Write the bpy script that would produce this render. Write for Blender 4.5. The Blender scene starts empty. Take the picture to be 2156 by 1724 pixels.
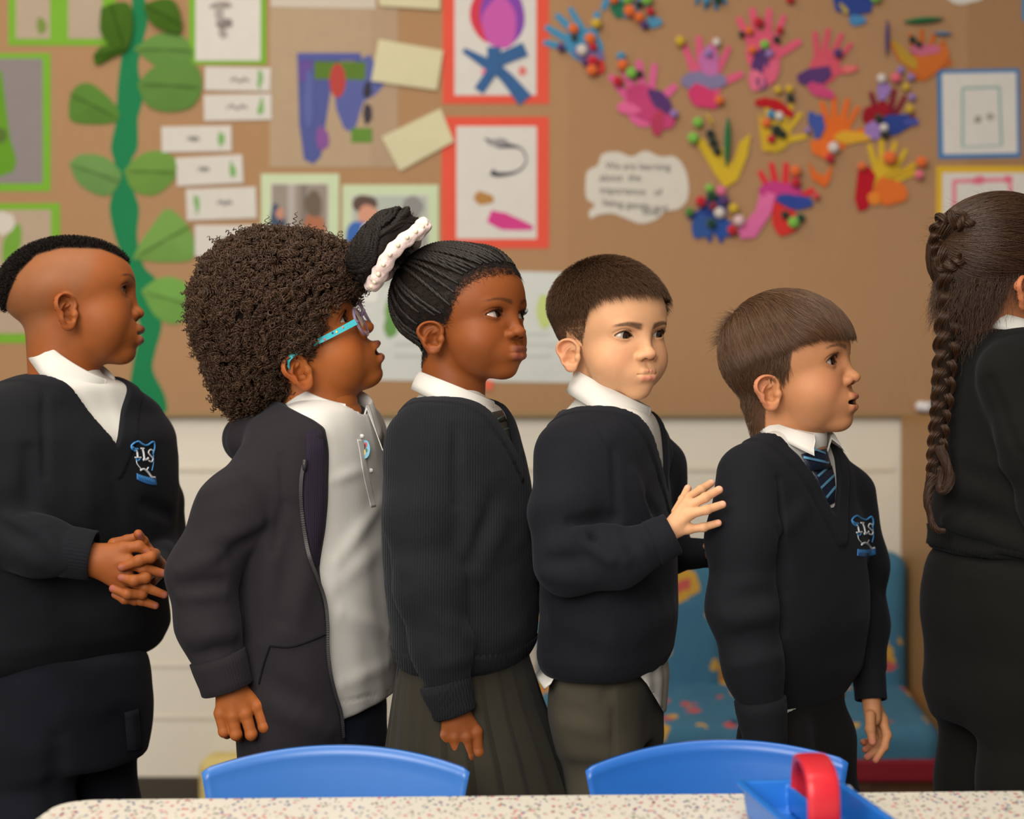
import bpy, math, random, os
import numpy as np
from mathutils import Vector, Matrix

# ------------------------------------------------------------------ camera, world, lights, exposure
F_PX, CAM_H = 3333.0, 930.0            # focal length in pixels of a 2156 px wide frame, camera height in mm
scn = bpy.context.scene
col = scn.collection
cam_d = bpy.data.cameras.new('camera')
cam = bpy.data.objects.new('camera', cam_d)
col.objects.link(cam)
cam.location = (0, 0, CAM_H / 1000)
cam.rotation_euler = (math.pi / 2, 0, 0)
cam_d.sensor_width = 36.0
cam_d.lens = 36.0 * F_PX / 2156
cam_d.clip_start = 0.05
cam_d.dof.use_dof = True
cam_d.dof.focus_distance = 1.905
cam_d.dof.aperture_fstop = 3.2
scn.camera = cam
scn.view_settings.view_transform = 'Standard'
scn.view_settings.look = 'None'
scn.view_settings.gamma = 1.0
scn.view_settings.use_curve_mapping = False
scn.view_settings.exposure = 0.0
world = bpy.data.worlds.new('world')
scn.world = world
world.use_nodes = True
world.node_tree.nodes['Background'].inputs[0].default_value = (1.0, 0.93, 0.84, 1)
world.node_tree.nodes['Background'].inputs[1].default_value = 0.22

def area(name, loc, target, size, size_y, energy, colour):
    d = bpy.data.lights.new(name, 'AREA')
    d.shape = 'RECTANGLE'
    d.size, d.size_y, d.energy, d.color = size, size_y, energy, colour
    o = bpy.data.objects.new(name, d)
    col.objects.link(o)
    o.location = loc
    o.rotation_euler = (Vector(target) - Vector(loc)).to_track_quat('-Z', 'Y').to_euler()
    return o
area('window_light', (-1.0, -1.3, 1.95), (0.0, 2.1, 0.95), 2.4, 1.5, 120, (1.0, 0.94, 0.85))
area('ceiling_light', (-0.3, 1.25, 2.62), (-0.3, 1.4, 0.0), 1.6, 0.9, 30, (1.0, 0.92, 0.80))
area('ceiling_light_wall', (-1.0, 2.75, 2.62), (-1.0, 2.95, 0.0), 1.8, 0.5, 8, (1.0, 0.91, 0.78))

# ------------------------------------------------------------------ small helpers
def W(px, py, d=2000.0):
    """photo pixel at distance d (mm) -> world point in mm"""
    return np.array([(px - 1078.0) / F_PX * d, d, CAM_H - (py - 862.0) / F_PX * d])

def srgb(r, g, b):
    c = np.array([r, g, b], float) / 255.0
    return np.where(c <= 0.04045, c / 12.92, ((c + 0.055) / 1.055) ** 2.4)

def nrm(v):
    v = np.asarray(v, float)
    return v / (np.linalg.norm(v, axis=-1, keepdims=True) + 1e-12)

def tag(o, label=None, cat=None, group=None, kind=None):
    if label: o['label'] = label
    if cat: o['category'] = cat
    if group: o['group'] = group
    if kind: o['kind'] = kind
    return o

def thing(name, label, cat, loc, group=None):
    o = bpy.data.objects.new(name, None)
    col.objects.link(o)
    o.empty_display_size = 0.05
    o.location = Vector(loc) / 1000
    return tag(o, label, cat, group)

def mesh_obj(name, V, F, mat, parent=None, smooth=True, colours=None, label=None):
    """V in mm (world). F: array (n,4)/(n,3) or list of lists."""
    V = np.asarray(V, float) / 1000.0
    if parent is not None:
        V = V - np.array(parent.matrix_basis.translation if parent.parent is None else (parent.matrix_basis.translation + parent.parent.matrix_basis.translation))
    me = bpy.data.meshes.new(name)
    if isinstance(F, np.ndarray):
        k = F.shape[1]
        me.vertices.add(len(V)); me.vertices.foreach_set('co', V.astype(np.float32).ravel())
        me.loops.add(F.size); me.loops.foreach_set('vertex_index', F.astype(np.int32).ravel())
        me.polygons.add(len(F)); me.polygons.foreach_set('loop_start', np.arange(0, F.size, k, dtype=np.int32))
        me.update(calc_edges=True)
    else:
        me.from_pydata(V.tolist(), [], F)
        me.update()
    me.polygons.foreach_set('use_smooth', np.full(len(me.polygons), smooth))
    if colours is not None:
        at = me.color_attributes.new('Col', 'FLOAT_COLOR', 'POINT')
        c4 = np.ones((len(V), 4), np.float32); c4[:, :3] = colours
        at.data.foreach_set('color', c4.ravel())
    if mat is not None: me.materials.append(mat)
    o = bpy.data.objects.new(name, me)
    col.objects.link(o)
    if parent is not None: o.parent = parent
    if label: o['label'] = label
    return o

def hair_obj(name, strands, radii, mat, parent=None, label=None, colours=None):
    """strands (n, k, 3) in mm world; radii (k,) or (n,k) in mm"""
    n, k, _ = strands.shape
    hc = bpy.data.hair_curves.new(name)
    hc.add_curves([k] * n)
    P = strands.reshape(-1, 3) / 1000.0
    if parent is not None: P = P - np.array(parent.matrix_basis.translation)
    hc.position_data.foreach_set('vector', P.astype(np.float32).ravel())
    r = np.broadcast_to(np.asarray(radii, float), (n, k)) / 1000.0
    at = hc.attributes.get('radius') or hc.attributes.new('radius', 'FLOAT', 'POINT')
    at.data.foreach_set('value', r.astype(np.float32).ravel())
    if mat is not None: hc.materials.append(mat)
    o = bpy.data.objects.new(name, hc)
    col.objects.link(o)
    if parent is not None: o.parent = parent
    if label: o['label'] = label
    return o

# ------------------------------------------------------------------ materials
def new_mat(name):
    m = bpy.data.materials.new(name)
    m.use_nodes = True
    nt = m.node_tree
    return m, nt, nt.nodes['Principled BSDF']

def plain(name, rgb, rough=0.7, spec=0.3, noise=0.0, scale=40.0, bump=0.0, sheen=0.0):
    m, nt, b = new_mat(name)
    c = srgb(*rgb)
    b.inputs['Base Color'].default_value = (*c, 1)
    b.inputs['Roughness'].default_value = rough
    b.inputs['Specular IOR Level'].default_value = spec
    if sheen:
        b.inputs['Sheen Weight'].default_value = sheen
        b.inputs['Sheen Roughness'].default_value = 0.5
    if noise or bump:
        tc = nt.nodes.new('ShaderNodeTexCoord')
        nz = nt.nodes.new('ShaderNodeTexNoise')
        nz.inputs['Scale'].default_value = scale
        nz.inputs['Detail'].default_value = 5
        nt.links.new(tc.outputs['Object'], nz.inputs['Vector'])
        if noise:
            mx = nt.nodes.new('ShaderNodeMix'); mx.data_type = 'RGBA'
            mx.inputs['A'].default_value = (*(c * (1 - noise)), 1)
            mx.inputs['B'].default_value = (*np.clip(c * (1 + noise), 0, 1), 1)
            nt.links.new(nz.outputs['Fac'], mx.inputs['Factor'])
            nt.links.new(mx.outputs['Result'], b.inputs['Base Color'])
        if bump:
            bp = nt.nodes.new('ShaderNodeBump')
            bp.inputs['Strength'].default_value = bump
            bp.inputs['Distance'].default_value = 0.002
            nt.links.new(nz.outputs['Fac'], bp.inputs['Height'])
            nt.links.new(bp.outputs['Normal'], b.inputs['Normal'])
    return m

def skin_mat(name, sss, rough=0.56, spec=0.3):
    m, nt, b = new_mat(name)
    at = nt.nodes.new('ShaderNodeAttribute'); at.attribute_name = 'Col'
    tc = nt.nodes.new('ShaderNodeTexCoord')
    nz = nt.nodes.new('ShaderNodeTexNoise'); nz.inputs['Scale'].default_value = 60; nz.inputs['Detail'].default_value = 6
    nt.links.new(tc.outputs['Object'], nz.inputs['Vector'])
    hs = nt.nodes.new('ShaderNodeHueSaturation')
    mr = nt.nodes.new('ShaderNodeMapRange')
    mr.inputs['To Min'].default_value = 0.90; mr.inputs['To Max'].default_value = 1.10
    nt.links.new(nz.outputs['Fac'], mr.inputs['Value'])
    nt.links.new(mr.outputs['Result'], hs.inputs['Value'])
    nt.links.new(at.outputs['Color'], hs.inputs['Color'])
    nt.links.new(hs.outputs['Color'], b.inputs['Base Color'])
    b.inputs['Roughness'].default_value = rough
    b.inputs['Specular IOR Level'].default_value = spec
    b.inputs['Subsurface Weight'].default_value = 0.25
    b.inputs['Subsurface Radius'].default_value = (1.0, 0.35, 0.2)
    b.inputs['Subsurface Scale'].default_value = sss
    n2 = nt.nodes.new('ShaderNodeTexNoise'); n2.inputs['Scale'].default_value = 700; n2.inputs['Detail'].default_value = 3
    nt.links.new(tc.outputs['Object'], n2.inputs['Vector'])
    bp = nt.nodes.new('ShaderNodeBump'); bp.inputs['Strength'].default_value = 0.12; bp.inputs['Distance'].default_value = 0.0006
    nt.links.new(n2.outputs['Fac'], bp.inputs['Height'])
    nt.links.new(bp.outputs['Normal'], b.inputs['Normal'])
    return m

def attr_mat(name, rough=0.5, spec=0.4):
    m, nt, b = new_mat(name)
    at = nt.nodes.new('ShaderNodeAttribute'); at.attribute_name = 'Col'
    nt.links.new(at.outputs['Color'], b.inputs['Base Color'])
    b.inputs['Roughness'].default_value = rough
    b.inputs['Specular IOR Level'].default_value = spec
    return m

def hair_mat(name, rgb, rough=0.5, spec=0.25, var=0.35):
    m, nt, b = new_mat(name)
    ci = nt.nodes.new('ShaderNodeHairInfo')
    c = srgb(*rgb)
    mx = nt.nodes.new('ShaderNodeMix'); mx.data_type = 'RGBA'
    mx.inputs['A'].default_value = (*(c * (1 - var)), 1)
    mx.inputs['B'].default_value = (*(c * (1 + var)), 1)
    nt.links.new(ci.outputs['Random'], mx.inputs['Factor'])
    nt.links.new(mx.outputs['Result'], b.inputs['Base Color'])
    b.inputs['Roughness'].default_value = rough
    b.inputs['Specular IOR Level'].default_value = spec
    return m

def knit(name, rgb, scale=700.0, bump=0.35, sheen=0.25, rough=0.9, var=0.12, axis='X'):
    """knitted or woven cloth: fine ribs from two waves, soft blotches, lint sheen"""
    m, nt, b = new_mat(name)
    c = srgb(*rgb)
    tc = nt.nodes.new('ShaderNodeTexCoord')
    nz = nt.nodes.new('ShaderNodeTexNoise'); nz.inputs['Scale'].default_value = 9; nz.inputs['Detail'].default_value = 6
    nt.links.new(tc.outputs['Object'], nz.inputs['Vector'])
    mx = nt.nodes.new('ShaderNodeMix'); mx.data_type = 'RGBA'
    mx.inputs['A'].default_value = (*(c * (1 - var)), 1)
    mx.inputs['B'].default_value = (*(c * (1 + var)), 1)
    nt.links.new(nz.outputs['Fac'], mx.inputs['Factor'])
    nt.links.new(mx.outputs['Result'], b.inputs['Base Color'])
    b.inputs['Roughness'].default_value = rough
    b.inputs['Specular IOR Level'].default_value = 0.15
    b.inputs['Sheen Weight'].default_value = sheen
    b.inputs['Sheen Roughness'].default_value = 0.45
    b.inputs['Sheen Tint'].default_value = (0.75, 0.8, 1.0, 1)
    wv = nt.nodes.new('ShaderNodeTexWave'); wv.wave_type = 'BANDS'; wv.bands_direction = axis
    wv.inputs['Scale'].default_value = scale / 6.28
    wv.inputs['Distortion'].default_value = 0.8
    wv.inputs['Detail'].default_value = 1
    nt.links.new(tc.outputs['Object'], wv.inputs['Vector'])
    n2 = nt.nodes.new('ShaderNodeTexNoise'); n2.inputs['Scale'].default_value = 420; n2.inputs['Detail'].default_value = 2
    nt.links.new(tc.outputs['Object'], n2.inputs['Vector'])
    ad = nt.nodes.new('ShaderNodeMath'); ad.operation = 'ADD'
    nt.links.new(wv.outputs['Fac'], ad.inputs[0]); nt.links.new(n2.outputs['Fac'], ad.inputs[1])
    bp = nt.nodes.new('ShaderNodeBump'); bp.inputs['Strength'].default_value = bump; bp.inputs['Distance'].default_value = 0.0012
    nt.links.new(ad.outputs[0], bp.inputs['Height'])
    nt.links.new(bp.outputs['Normal'], b.inputs['Normal'])
    return m

# ------------------------------------------------------------------ implicit surfaces (all in mm)
def smin(a, b, k):
    h = np.clip(0.5 + 0.5 * (b - a) / k, 0, 1)
    return b + (a - b) * h - k * h * (1 - h)

def smax(a, b, k):
    return -smin(-a, -b, k)

def ell(P, c, r):
    q = (P - np.asarray(c, float)) / np.asarray(r, float)
    k0 = np.sqrt((q * q).sum(1)) + 1e-9
    q2 = q / np.asarray(r, float)
    return k0 * (k0 - 1.0) / (np.sqrt((q2 * q2).sum(1)) + 1e-9)

def cap(P, a, b, ra, rb=None):
    rb = ra if rb is None else rb
    a = np.asarray(a, float); ba = np.asarray(b, float) - a
    pa = P - a
    h = np.clip(pa @ ba / max(ba @ ba, 1e-9), 0, 1)
    return np.sqrt(((pa - h[:, None] * ba) ** 2).sum(1)) - (ra + (rb - ra) * h)

def capt(P, a, b):
    a = np.asarray(a, float); ba = np.asarray(b, float) - a
    return np.clip((P - a) @ ba / max(ba @ ba, 1e-9), 0, 1)

def sst(e0, e1, x):
    t = np.clip((x - e0) / (e1 - e0), 0, 1)
    return t * t * (3 - 2 * t)

_rng0 = np.random.default_rng(5)
_NK = nrm(_rng0.normal(size=(24, 3))); _NP = _rng0.uniform(0, 6.28, 24)
def wob(P, L, seed=0, n=5):
    """smooth pseudo noise in -1..1 with wavelength about L"""
    s = np.zeros(len(P))
    for i in range(n):
        j = (i * 5 + seed * 7) % 24
        s += np.sin(P @ _NK[j] * (6.28 / L * (0.7 + 0.13 * i)) + _NP[(j + seed) % 24])
    return s / n

def poly_surface(f, lo, hi, h, B=8, slack=1.5, refine=1):
    """surface nets of the implicit f over a box; only blocks near the surface are sampled finely"""
    lo = np.asarray(lo, float); hi = np.asarray(hi, float)
    nb = np.maximum(np.ceil((hi - lo) / (h * B)).astype(int), 1)
    bi = np.stack(np.meshgrid(*[np.arange(k) for k in nb], indexing='ij'), -1).reshape(-1, 3)
    cen = lo + (bi * B + (B - 1) / 2) * h
    fc = np.concatenate([f(cen[i:i + 200000]) for i in range(0, len(cen), 200000)])
    act = np.abs(fc) < h * B * 0.5 * 1.7321 * slack + h
    n = nb * B
    vals = np.repeat(np.repeat(np.repeat(np.where(fc < 0, -1e3, 1e3).astype(np.float32).reshape(nb), B, 0), B, 1), B, 2)
    off = np.stack(np.meshgrid(*[np.arange(B)] * 3, indexing='ij'), -1).reshape(-1, 3)
    ab = bi[act]
    step = max(1, 150000 // len(off))
    for i in range(0, len(ab), step):
        idx = (ab[i:i + step, None, :] * B + off[None]).reshape(-1, 3)
        vals[idx[:, 0], idx[:, 1], idx[:, 2]] = f(lo + idx * h)
    s = vals < 0
    c = np.zeros(tuple(n - 1), np.int8)
    for dx in (0, 1):
        for dy in (0, 1):
            for dz in (0, 1):
                c += s[dx:n[0] - 1 + dx, dy:n[1] - 1 + dy, dz:n[2] - 1 + dz]
    cells = np.argwhere((c > 0) & (c < 8))
    vid = np.full(tuple(n - 1), -1, np.int64)
    vid[cells[:, 0], cells[:, 1], cells[:, 2]] = np.arange(len(cells))
    cor = np.array([(a, b, d) for a in (0, 1) for b in (0, 1) for d in (0, 1)])
    cv = np.stack([vals[cells[:, 0] + k[0], cells[:, 1] + k[1], cells[:, 2] + k[2]] for k in cor], 1)
    acc = np.zeros((len(cells), 3)); cnt = np.zeros(len(cells))
    for i in range(8):
        for j in range(i + 1, 8):
            if abs(cor[i] - cor[j]).sum() == 1:
                m = (cv[:, i] < 0) != (cv[:, j] < 0)
                t = cv[m, i] / (cv[m, i] - cv[m, j])
                acc[m] += cor[i] + t[:, None] * (cor[j] - cor[i])
                cnt[m] += 1
    V = lo + (cells + acc / np.maximum(cnt, 1)[:, None]) * h
    quads = []
    for ax in range(3):
        sl0 = [slice(1, n[k] - 1) for k in range(3)]; sl1 = list(sl0)
        sl0[ax] = slice(0, n[ax] - 1); sl1[ax] = slice(1, n[ax])
        a = s[tuple(sl0)]; b = s[tuple(sl1)]
        e = np.argwhere(a != b)
        sg = a[e[:, 0], e[:, 1], e[:, 2]]
        base = e.copy(); o1, o2 = (ax + 1) % 3, (ax + 2) % 3
        base[:, o1] += 1; base[:, o2] += 1
        def cell(d1, d2):
            q = base.copy(); q[:, o1] += d1; q[:, o2] += d2
            return vid[q[:, 0], q[:, 1], q[:, 2]]
        q = np.stack([cell(-1, -1), cell(0, -1), cell(0, 0), cell(-1, 0)], 1)
        q[~sg] = q[~sg][:, ::-1]
        quads.append(q)
    Q = np.concatenate(quads)
    Q = Q[(Q >= 0).all(1)]
    for _ in range(refine):
        g, f0 = grad(f, V, h * 0.4)
        gl = (g * g).sum(1)
        stp = -(f0 / np.maximum(gl, 0.05))
        V = V + np.clip(stp, -h * 0.6, h * 0.6)[:, None] * g
    return V, Q

def grad(f, P, e):
    f0 = f(P)
    g = np.stack([(f(P + np.eye(3)[i] * e) - f0) / e for i in range(3)], 1)
    return g, f0

def interp_s(x, xp, fp):
    """smooth (cubic Hermite) table interpolation; xp ascending"""
    xp = np.asarray(xp, float); fp = np.asarray(fp, float)
    x = np.clip(x, xp[0], xp[-1])
    i = np.clip(np.searchsorted(xp, x) - 1, 0, len(xp) - 2)
    h = np.diff(xp); dl = np.diff(fp) / h
    m = np.empty_like(fp); m[0], m[-1] = dl[0], dl[-1]
    m[1:-1] = np.where(dl[:-1] * dl[1:] > 0, 2 * dl[:-1] * dl[1:] / (dl[:-1] + dl[1:] + 1e-12), 0)
    t = (x - xp[i]) / h[i]
    return ((1 + 2 * t) * (1 - t) ** 2 * fp[i] + t * (1 - t) ** 2 * h[i] * m[i]
            + t * t * (3 - 2 * t) * fp[i + 1] + t * t * (t - 1) * h[i] * m[i + 1])

def frame(yaw, pitch=0.0, roll=0.0):
    """columns: forward, left, up.  yaw 0 faces +X (right in the photo), positive turns to the camera"""
    a, b, r = np.radians([yaw, pitch, roll])
    f = np.array([math.cos(a), -math.sin(a), 0]); l = np.array([math.sin(a), math.cos(a), 0]); u = np.array([0, 0, 1.0])
    f2 = f * math.cos(b) + u * math.sin(b); u2 = u * math.cos(b) - f * math.sin(b)
    l3 = l * math.cos(r) + u2 * math.sin(r); u3 = u2 * math.cos(r) - l * math.sin(r)
    return np.stack([f2, l3, u3], 1)

def tube(pts, radii, n=10, caps=True, flat=None):
    """closed tube through pts (mm); returns V, F(list)"""
    pts = np.asarray(pts, float); m = len(pts)
    radii = np.broadcast_to(np.asarray(radii, float), (m,))
    T = nrm(np.gradient(pts, axis=0))
    up = np.array([0, 0, 1.0]) if abs(T[0][2]) < 0.9 else np.array([1.0, 0, 0])
    V = []
    u = nrm(np.cross(T[0], up))
    for i in range(m):
        u = nrm(u - T[i] * (u @ T[i]))
        v = np.cross(T[i], u)
        a = np.linspace(0, 2 * np.pi, n, endpoint=False)
        V.append(pts[i] + radii[i] * (np.cos(a)[:, None] * u + np.sin(a)[:, None] * v * (flat or 1.0)))
    V = np.concatenate(V)
    F = [[i * n + j, i * n + (j + 1) % n, (i + 1) * n + (j + 1) % n, (i + 1) * n + j] for i in range(m - 1) for j in range(n)]
    if caps:
        F.append(list(range(n))[::-1]); F.append(list(range((m - 1) * n, m * n)))
    return V, F

def join(parts):
    """parts: list of (V, F)"""
    VV, FF, o = [], [], 0
    for V, F in parts:
        V = np.asarray(V, float)
        VV.append(V); FF += [[i + o for i in f] for f in F]; o += len(V)
    return np.concatenate(VV), FF

def spline(pts, n):
    """Catmull-Rom through pts -> n samples"""
    P = np.asarray(pts, float)
    Q = np.vstack([2 * P[0] - P[1], P, 2 * P[-1] - P[-2]])
    t = np.linspace(0, len(P) - 1 - 1e-6, n); i = t.astype(int); t = (t - i)[:, None]
    a, b, c, d = Q[i], Q[i + 1], Q[i + 2], Q[i + 3]
    return 0.5 * (2 * b + (c - a) * t + (2 * a - 5 * b + 4 * c - d) * t * t + (3 * b - a - 3 * c + d) * t ** 3)
# ------------------------------------------------------------------ room
WD, BD = 3600.0, 3580.0       # wall and display-board distance (mm)
def box_vf(x0, x1, y0, y1, z0, z1):
    V = [(x, y, z) for x in (x0, x1) for y in (y0, y1) for z in (z0, z1)]
    return np.array(V, float), [[0, 1, 3, 2], [4, 6, 7, 5], [0, 4, 5, 1], [2, 3, 7, 6], [0, 2, 6, 4], [1, 5, 7, 3]]
def rbox(name, x0, x1, y0, y1, z0, z1, mat, parent=None, bev=4.0, seg=2, label=None):
    V, F = box_vf(x0, x1, y0, y1, z0, z1)
    o = mesh_obj(name, V, F, mat, parent, smooth=False, label=label)
    if bev:
        import bmesh
        bm = bmesh.new(); bm.from_mesh(o.data)
        bmesh.ops.bevel(bm, geom=bm.edges[:], offset=bev / 1000, segments=seg, affect='EDGES', profile=.5)
        bm.to_mesh(o.data); bm.free()
    return o

wall_mat = plain('painted_wall', (226, 220, 208), .75, .25, .02, 3, .05)
tag(rbox('wall_back', -3200, 3200, WD, WD + 120, 0, 2700, wall_mat, None, 0), kind='structure')
tag(rbox('wall_left', -3320, -3200, -2500, WD + 120, 0, 2700, wall_mat, None, 0), kind='structure')
tag(rbox('floor', -3320, 3320, -2500, WD + 120, -60, 0, plain('grey_carpet', (96, 92, 88), .95, .1, .2, 300, .4), None, 0), kind='structure')
tag(rbox('ceiling', -3320, 3320, -2500, WD + 120, 2700, 2800, plain('ceiling_white', (225, 222, 215), .9), None, 0), kind='structure')
tag(rbox('baseboard_back', -3200, 880, WD - 14, WD - 1, 0, 96, plain('dark_baseboard', (70, 62, 54), .6), None, 3), kind='structure')
tag(rbox('trim_1', -3200, 868, WD - 4, WD - 1, 790, 804, plain('cream_rail', (226, 219, 203), .6), None, 3), kind='structure')
for i_, (z_, h_) in enumerate(((346, 3), (228, 3))):
    tag(rbox('trim_%d' % (i_ + 2), -3200, 868, WD - 4, WD - 1, z_, z_ + h_, plain('joint_%d' % i_, (216, 209, 196), .7), None, 0), kind='structure')

# display board covered with brown backing paper, in lengths
hess = None
def backing(name, c):
    m, nt, b = new_mat(name)
    tc = nt.nodes.new('ShaderNodeTexCoord'); mp = nt.nodes.new('ShaderNodeMapping'); mp.inputs['Scale'].default_value = (60, 1, 3)
    nz = nt.nodes.new('ShaderNodeTexNoise'); nz.inputs['Scale'].default_value = 6; nz.inputs['Detail'].default_value = 6
    nt.links.new(tc.outputs['Object'], mp.inputs['Vector']); nt.links.new(mp.outputs['Vector'], nz.inputs['Vector'])
    c = srgb(*c); mx = nt.nodes.new('ShaderNodeMix'); mx.data_type = 'RGBA'
    mx.inputs['A'].default_value = (*(c * .86), 1); mx.inputs['B'].default_value = (*(c * 1.12), 1)
    nt.links.new(nz.outputs['Fac'], mx.inputs['Factor']); nt.links.new(mx.outputs['Result'], b.inputs['Base Color'])
    b.inputs['Roughness'].default_value = .8; b.inputs['Specular IOR Level'].default_value = .2
    return m
board = thing('display_board', 'long brown paper covered display board above the white wall', 'board', (0, BD, 920))
zb = CAM_H - (873 - 862) / F_PX * BD
rbox('board_core', -3190, 3190, BD + 1, WD - 1, zb - 6, 2500, plain('board_edge', (150, 118, 80), .8), board, 2)
for x0, x1, dd, c in ((-2400, 128, 0.2, (170, 133, 98)), (124, 1040, 0.0, (168, 130, 96)), (1030, 2400, .35, (160, 123, 89))):  # right-hand length coloured darker to paint in the light falling off there
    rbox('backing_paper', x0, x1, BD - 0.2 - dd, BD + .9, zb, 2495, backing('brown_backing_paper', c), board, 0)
rbox('board_edging', -3190, 3190, BD - 3.5, BD + 1, zb - 6, zb + 5, plain('board_edging_beige', (150, 124, 88), .7), board, 1)

def wpt(px, py, off=0.0):
    return W(px, py, BD - off)
def flat(name, pts, mat, off, parent=None, thick=0.6, curl=0.0, label=None):
    """paper shape cut to photo-pixel points on the board; off: how far its face stands off"""
    pts = [tuple(p) for p in pts]
    n = len(pts)
    F0 = np.array([wpt(x, y) for x, y in pts]); F0[:, 1] = BD - off
    c = F0.mean(0)
    if curl: F0[:, 1] -= curl * (np.abs(F0[:, 0] - c[0]) / (np.abs(F0[:, 0] - c[0]).max() + 1e-6)) ** 2
    B0 = F0.copy(); B0[:, 1] += thick
    V = np.concatenate([F0, B0])
    area2 = sum(pts[i][0] * pts[(i + 1) % n][1] - pts[(i + 1) % n][0] * pts[i][1] for i in range(n))
    idx = list(range(n))
    F = [idx if area2 < 0 else idx[::-1], [i + n for i in (idx[::-1] if area2 < 0 else idx)]]
    F += [[i, i + n, (i + 1) % n + n, (i + 1) % n] for i in range(n)]
    return mesh_obj(name, V, F, mat, parent, smooth=False, label=label)
def rect(x0, y0, x1, y1, rot=0.0):
    cx, cy = (x0 + x1) / 2, (y0 + y1) / 2; a = math.radians(rot)
    return [(cx + (x - cx) * math.cos(a) - (y - cy) * math.sin(a), cy + (x - cx) * math.sin(a) + (y - cy) * math.cos(a)) for x, y in ((x0, y0), (x1, y0), (x1, y1), (x0, y1))]
def oval(cx, cy, rx, ry, rot=0.0, n=24):
    a = math.radians(rot)
    return [(cx + rx * math.cos(t) * math.cos(a) - ry * math.sin(t) * math.sin(a), cy + rx * math.cos(t) * math.sin(a) + ry * math.sin(t) * math.cos(a)) for t in np.linspace(0, 2 * np.pi, n, endpoint=False)]
def blob(cx, cy, rx, ry, seed=0, k=.2, rot=0.0, n=22):
    r = np.random.default_rng(seed); ph = r.uniform(0, 6.28, 3)
    P = oval(0, 0, 1, 1, 0, n); out = []
    a = math.radians(rot)
    for i, (x, y) in enumerate(P):
        t = 2 * math.pi * i / n; s = 1 + k * (math.sin(2 * t + ph[0]) * .4 + math.sin(3 * t + ph[1]) * .35 + math.sin(5 * t + ph[2]) * .25)
        x, y = x * rx * s, y * ry * s
        out.append((cx + x * math.cos(a) - y * math.sin(a), cy + x * math.sin(a) + y * math.cos(a)))
    return out
def brush(pts, w):
    """stroke polygon along photo-pixel points"""
    P = spline(np.array(pts, float), max(8, 4 * len(pts))); T = nrm(np.gradient(P, axis=0)); N = np.stack([-T[:, 1], T[:, 0]], 1)
    ww = np.interp(np.linspace(0, 1, len(P)), np.linspace(0, 1, len(np.atleast_1d(w))), np.atleast_1d(w))[:, None] / 2
    return [tuple(q) for q in P + N * ww] + [tuple(q) for q in (P - N * ww)[::-1]]
_pm = {}
def paper(rgb, rough=.8):
    if rgb not in _pm: _pm[rgb] = plain('paper_%d_%d_%d' % rgb, rgb, rough, .2, .06, 25)
    return _pm[rgb]
def decor(name, label, cat, px, py, group=None):
    return thing(name, label, cat, wpt(px, py), group)

LIME, LEAF, DKGRN, WHITE, CREAM, RED, ORANGE, PINK = (118, 172, 52), (112, 148, 72), (28, 124, 78), (212, 208, 204), (212, 204, 170), (222, 88, 70), (226, 110, 50), (214, 96, 150)
def mounted(name, label, outer, sheets, mount, marks, group='mounted drawings', sheet_c=WHITE, rot=0.0):
    x0, y0, x1, y1 = outer
    t = decor(name, label, 'picture', (x0 + x1) / 2, (y0 + y1) / 2, group)
    flat('mount', rect(x0, y0, x1, y1, rot), paper(mount), 1.6, t)
    for s in sheets: flat('sheet', rect(*s, rot), paper(sheet_c), 2.4, t)
    for i, (pts, c) in enumerate(marks): flat('drawn_mark', pts, paper(c), 2.9 + .12 * i, t, .3)
    return t
mounted('mounted_drawing', 'pair of pale drawings on one lime mount at the top left corner', (18, -60, 244, 96), [(34, -50, 106, 82), (144, -50, 216, 82)], LIME, [(blob(88, 55, 10, 18, 3), (120, 140, 70))], sheet_c=(176, 160, 142))
mounted('mounted_drawing', 'grey sheet with green beanstalk drawing on lime mount at left edge', (-90, 112, 107, 403), [(-80, 124, 90, 386)], LIME,
        [([(-50, 140), (4, 150), (14, 230), (22, 290), (36, 340), (28, 362), (0, 372), (-50, 370)], (98, 150, 40)), (blob(2, 285, 14, 16, 4), (86, 110, 52))], sheet_c=(138, 130, 132))
mounted('mounted_drawing', 'drawing on lime mount behind the head of the boy with shaved sides', (-90, 428, 127, 722), [(-80, 442, 108, 702)], LIME,
        [(blob(10, 470, 20, 26, 2), (206, 200, 192)), (blob(26, 520, 20, 42, 5, .3, 15), (112, 160, 60)), (blob(60, 545, 8, 14, 6), (120, 160, 80))], sheet_c=(178, 158, 138))
mounted('mounted_drawing', 'pencil sketch on white paper with lime mount above the word cards', (398, -60, 561, 136), [(412, -50, 549, 128)], LIME,
        [(blob(466, 12, 24, 8, 1), (150, 142, 138)), (blob(472, 50, 16, 14, 2, .3), (130, 122, 120)), (blob(462, 30, 9, 20, 3), (166, 158, 156)), (blob(470, 72, 10, 9, 4), (160, 152, 150))])
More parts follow.
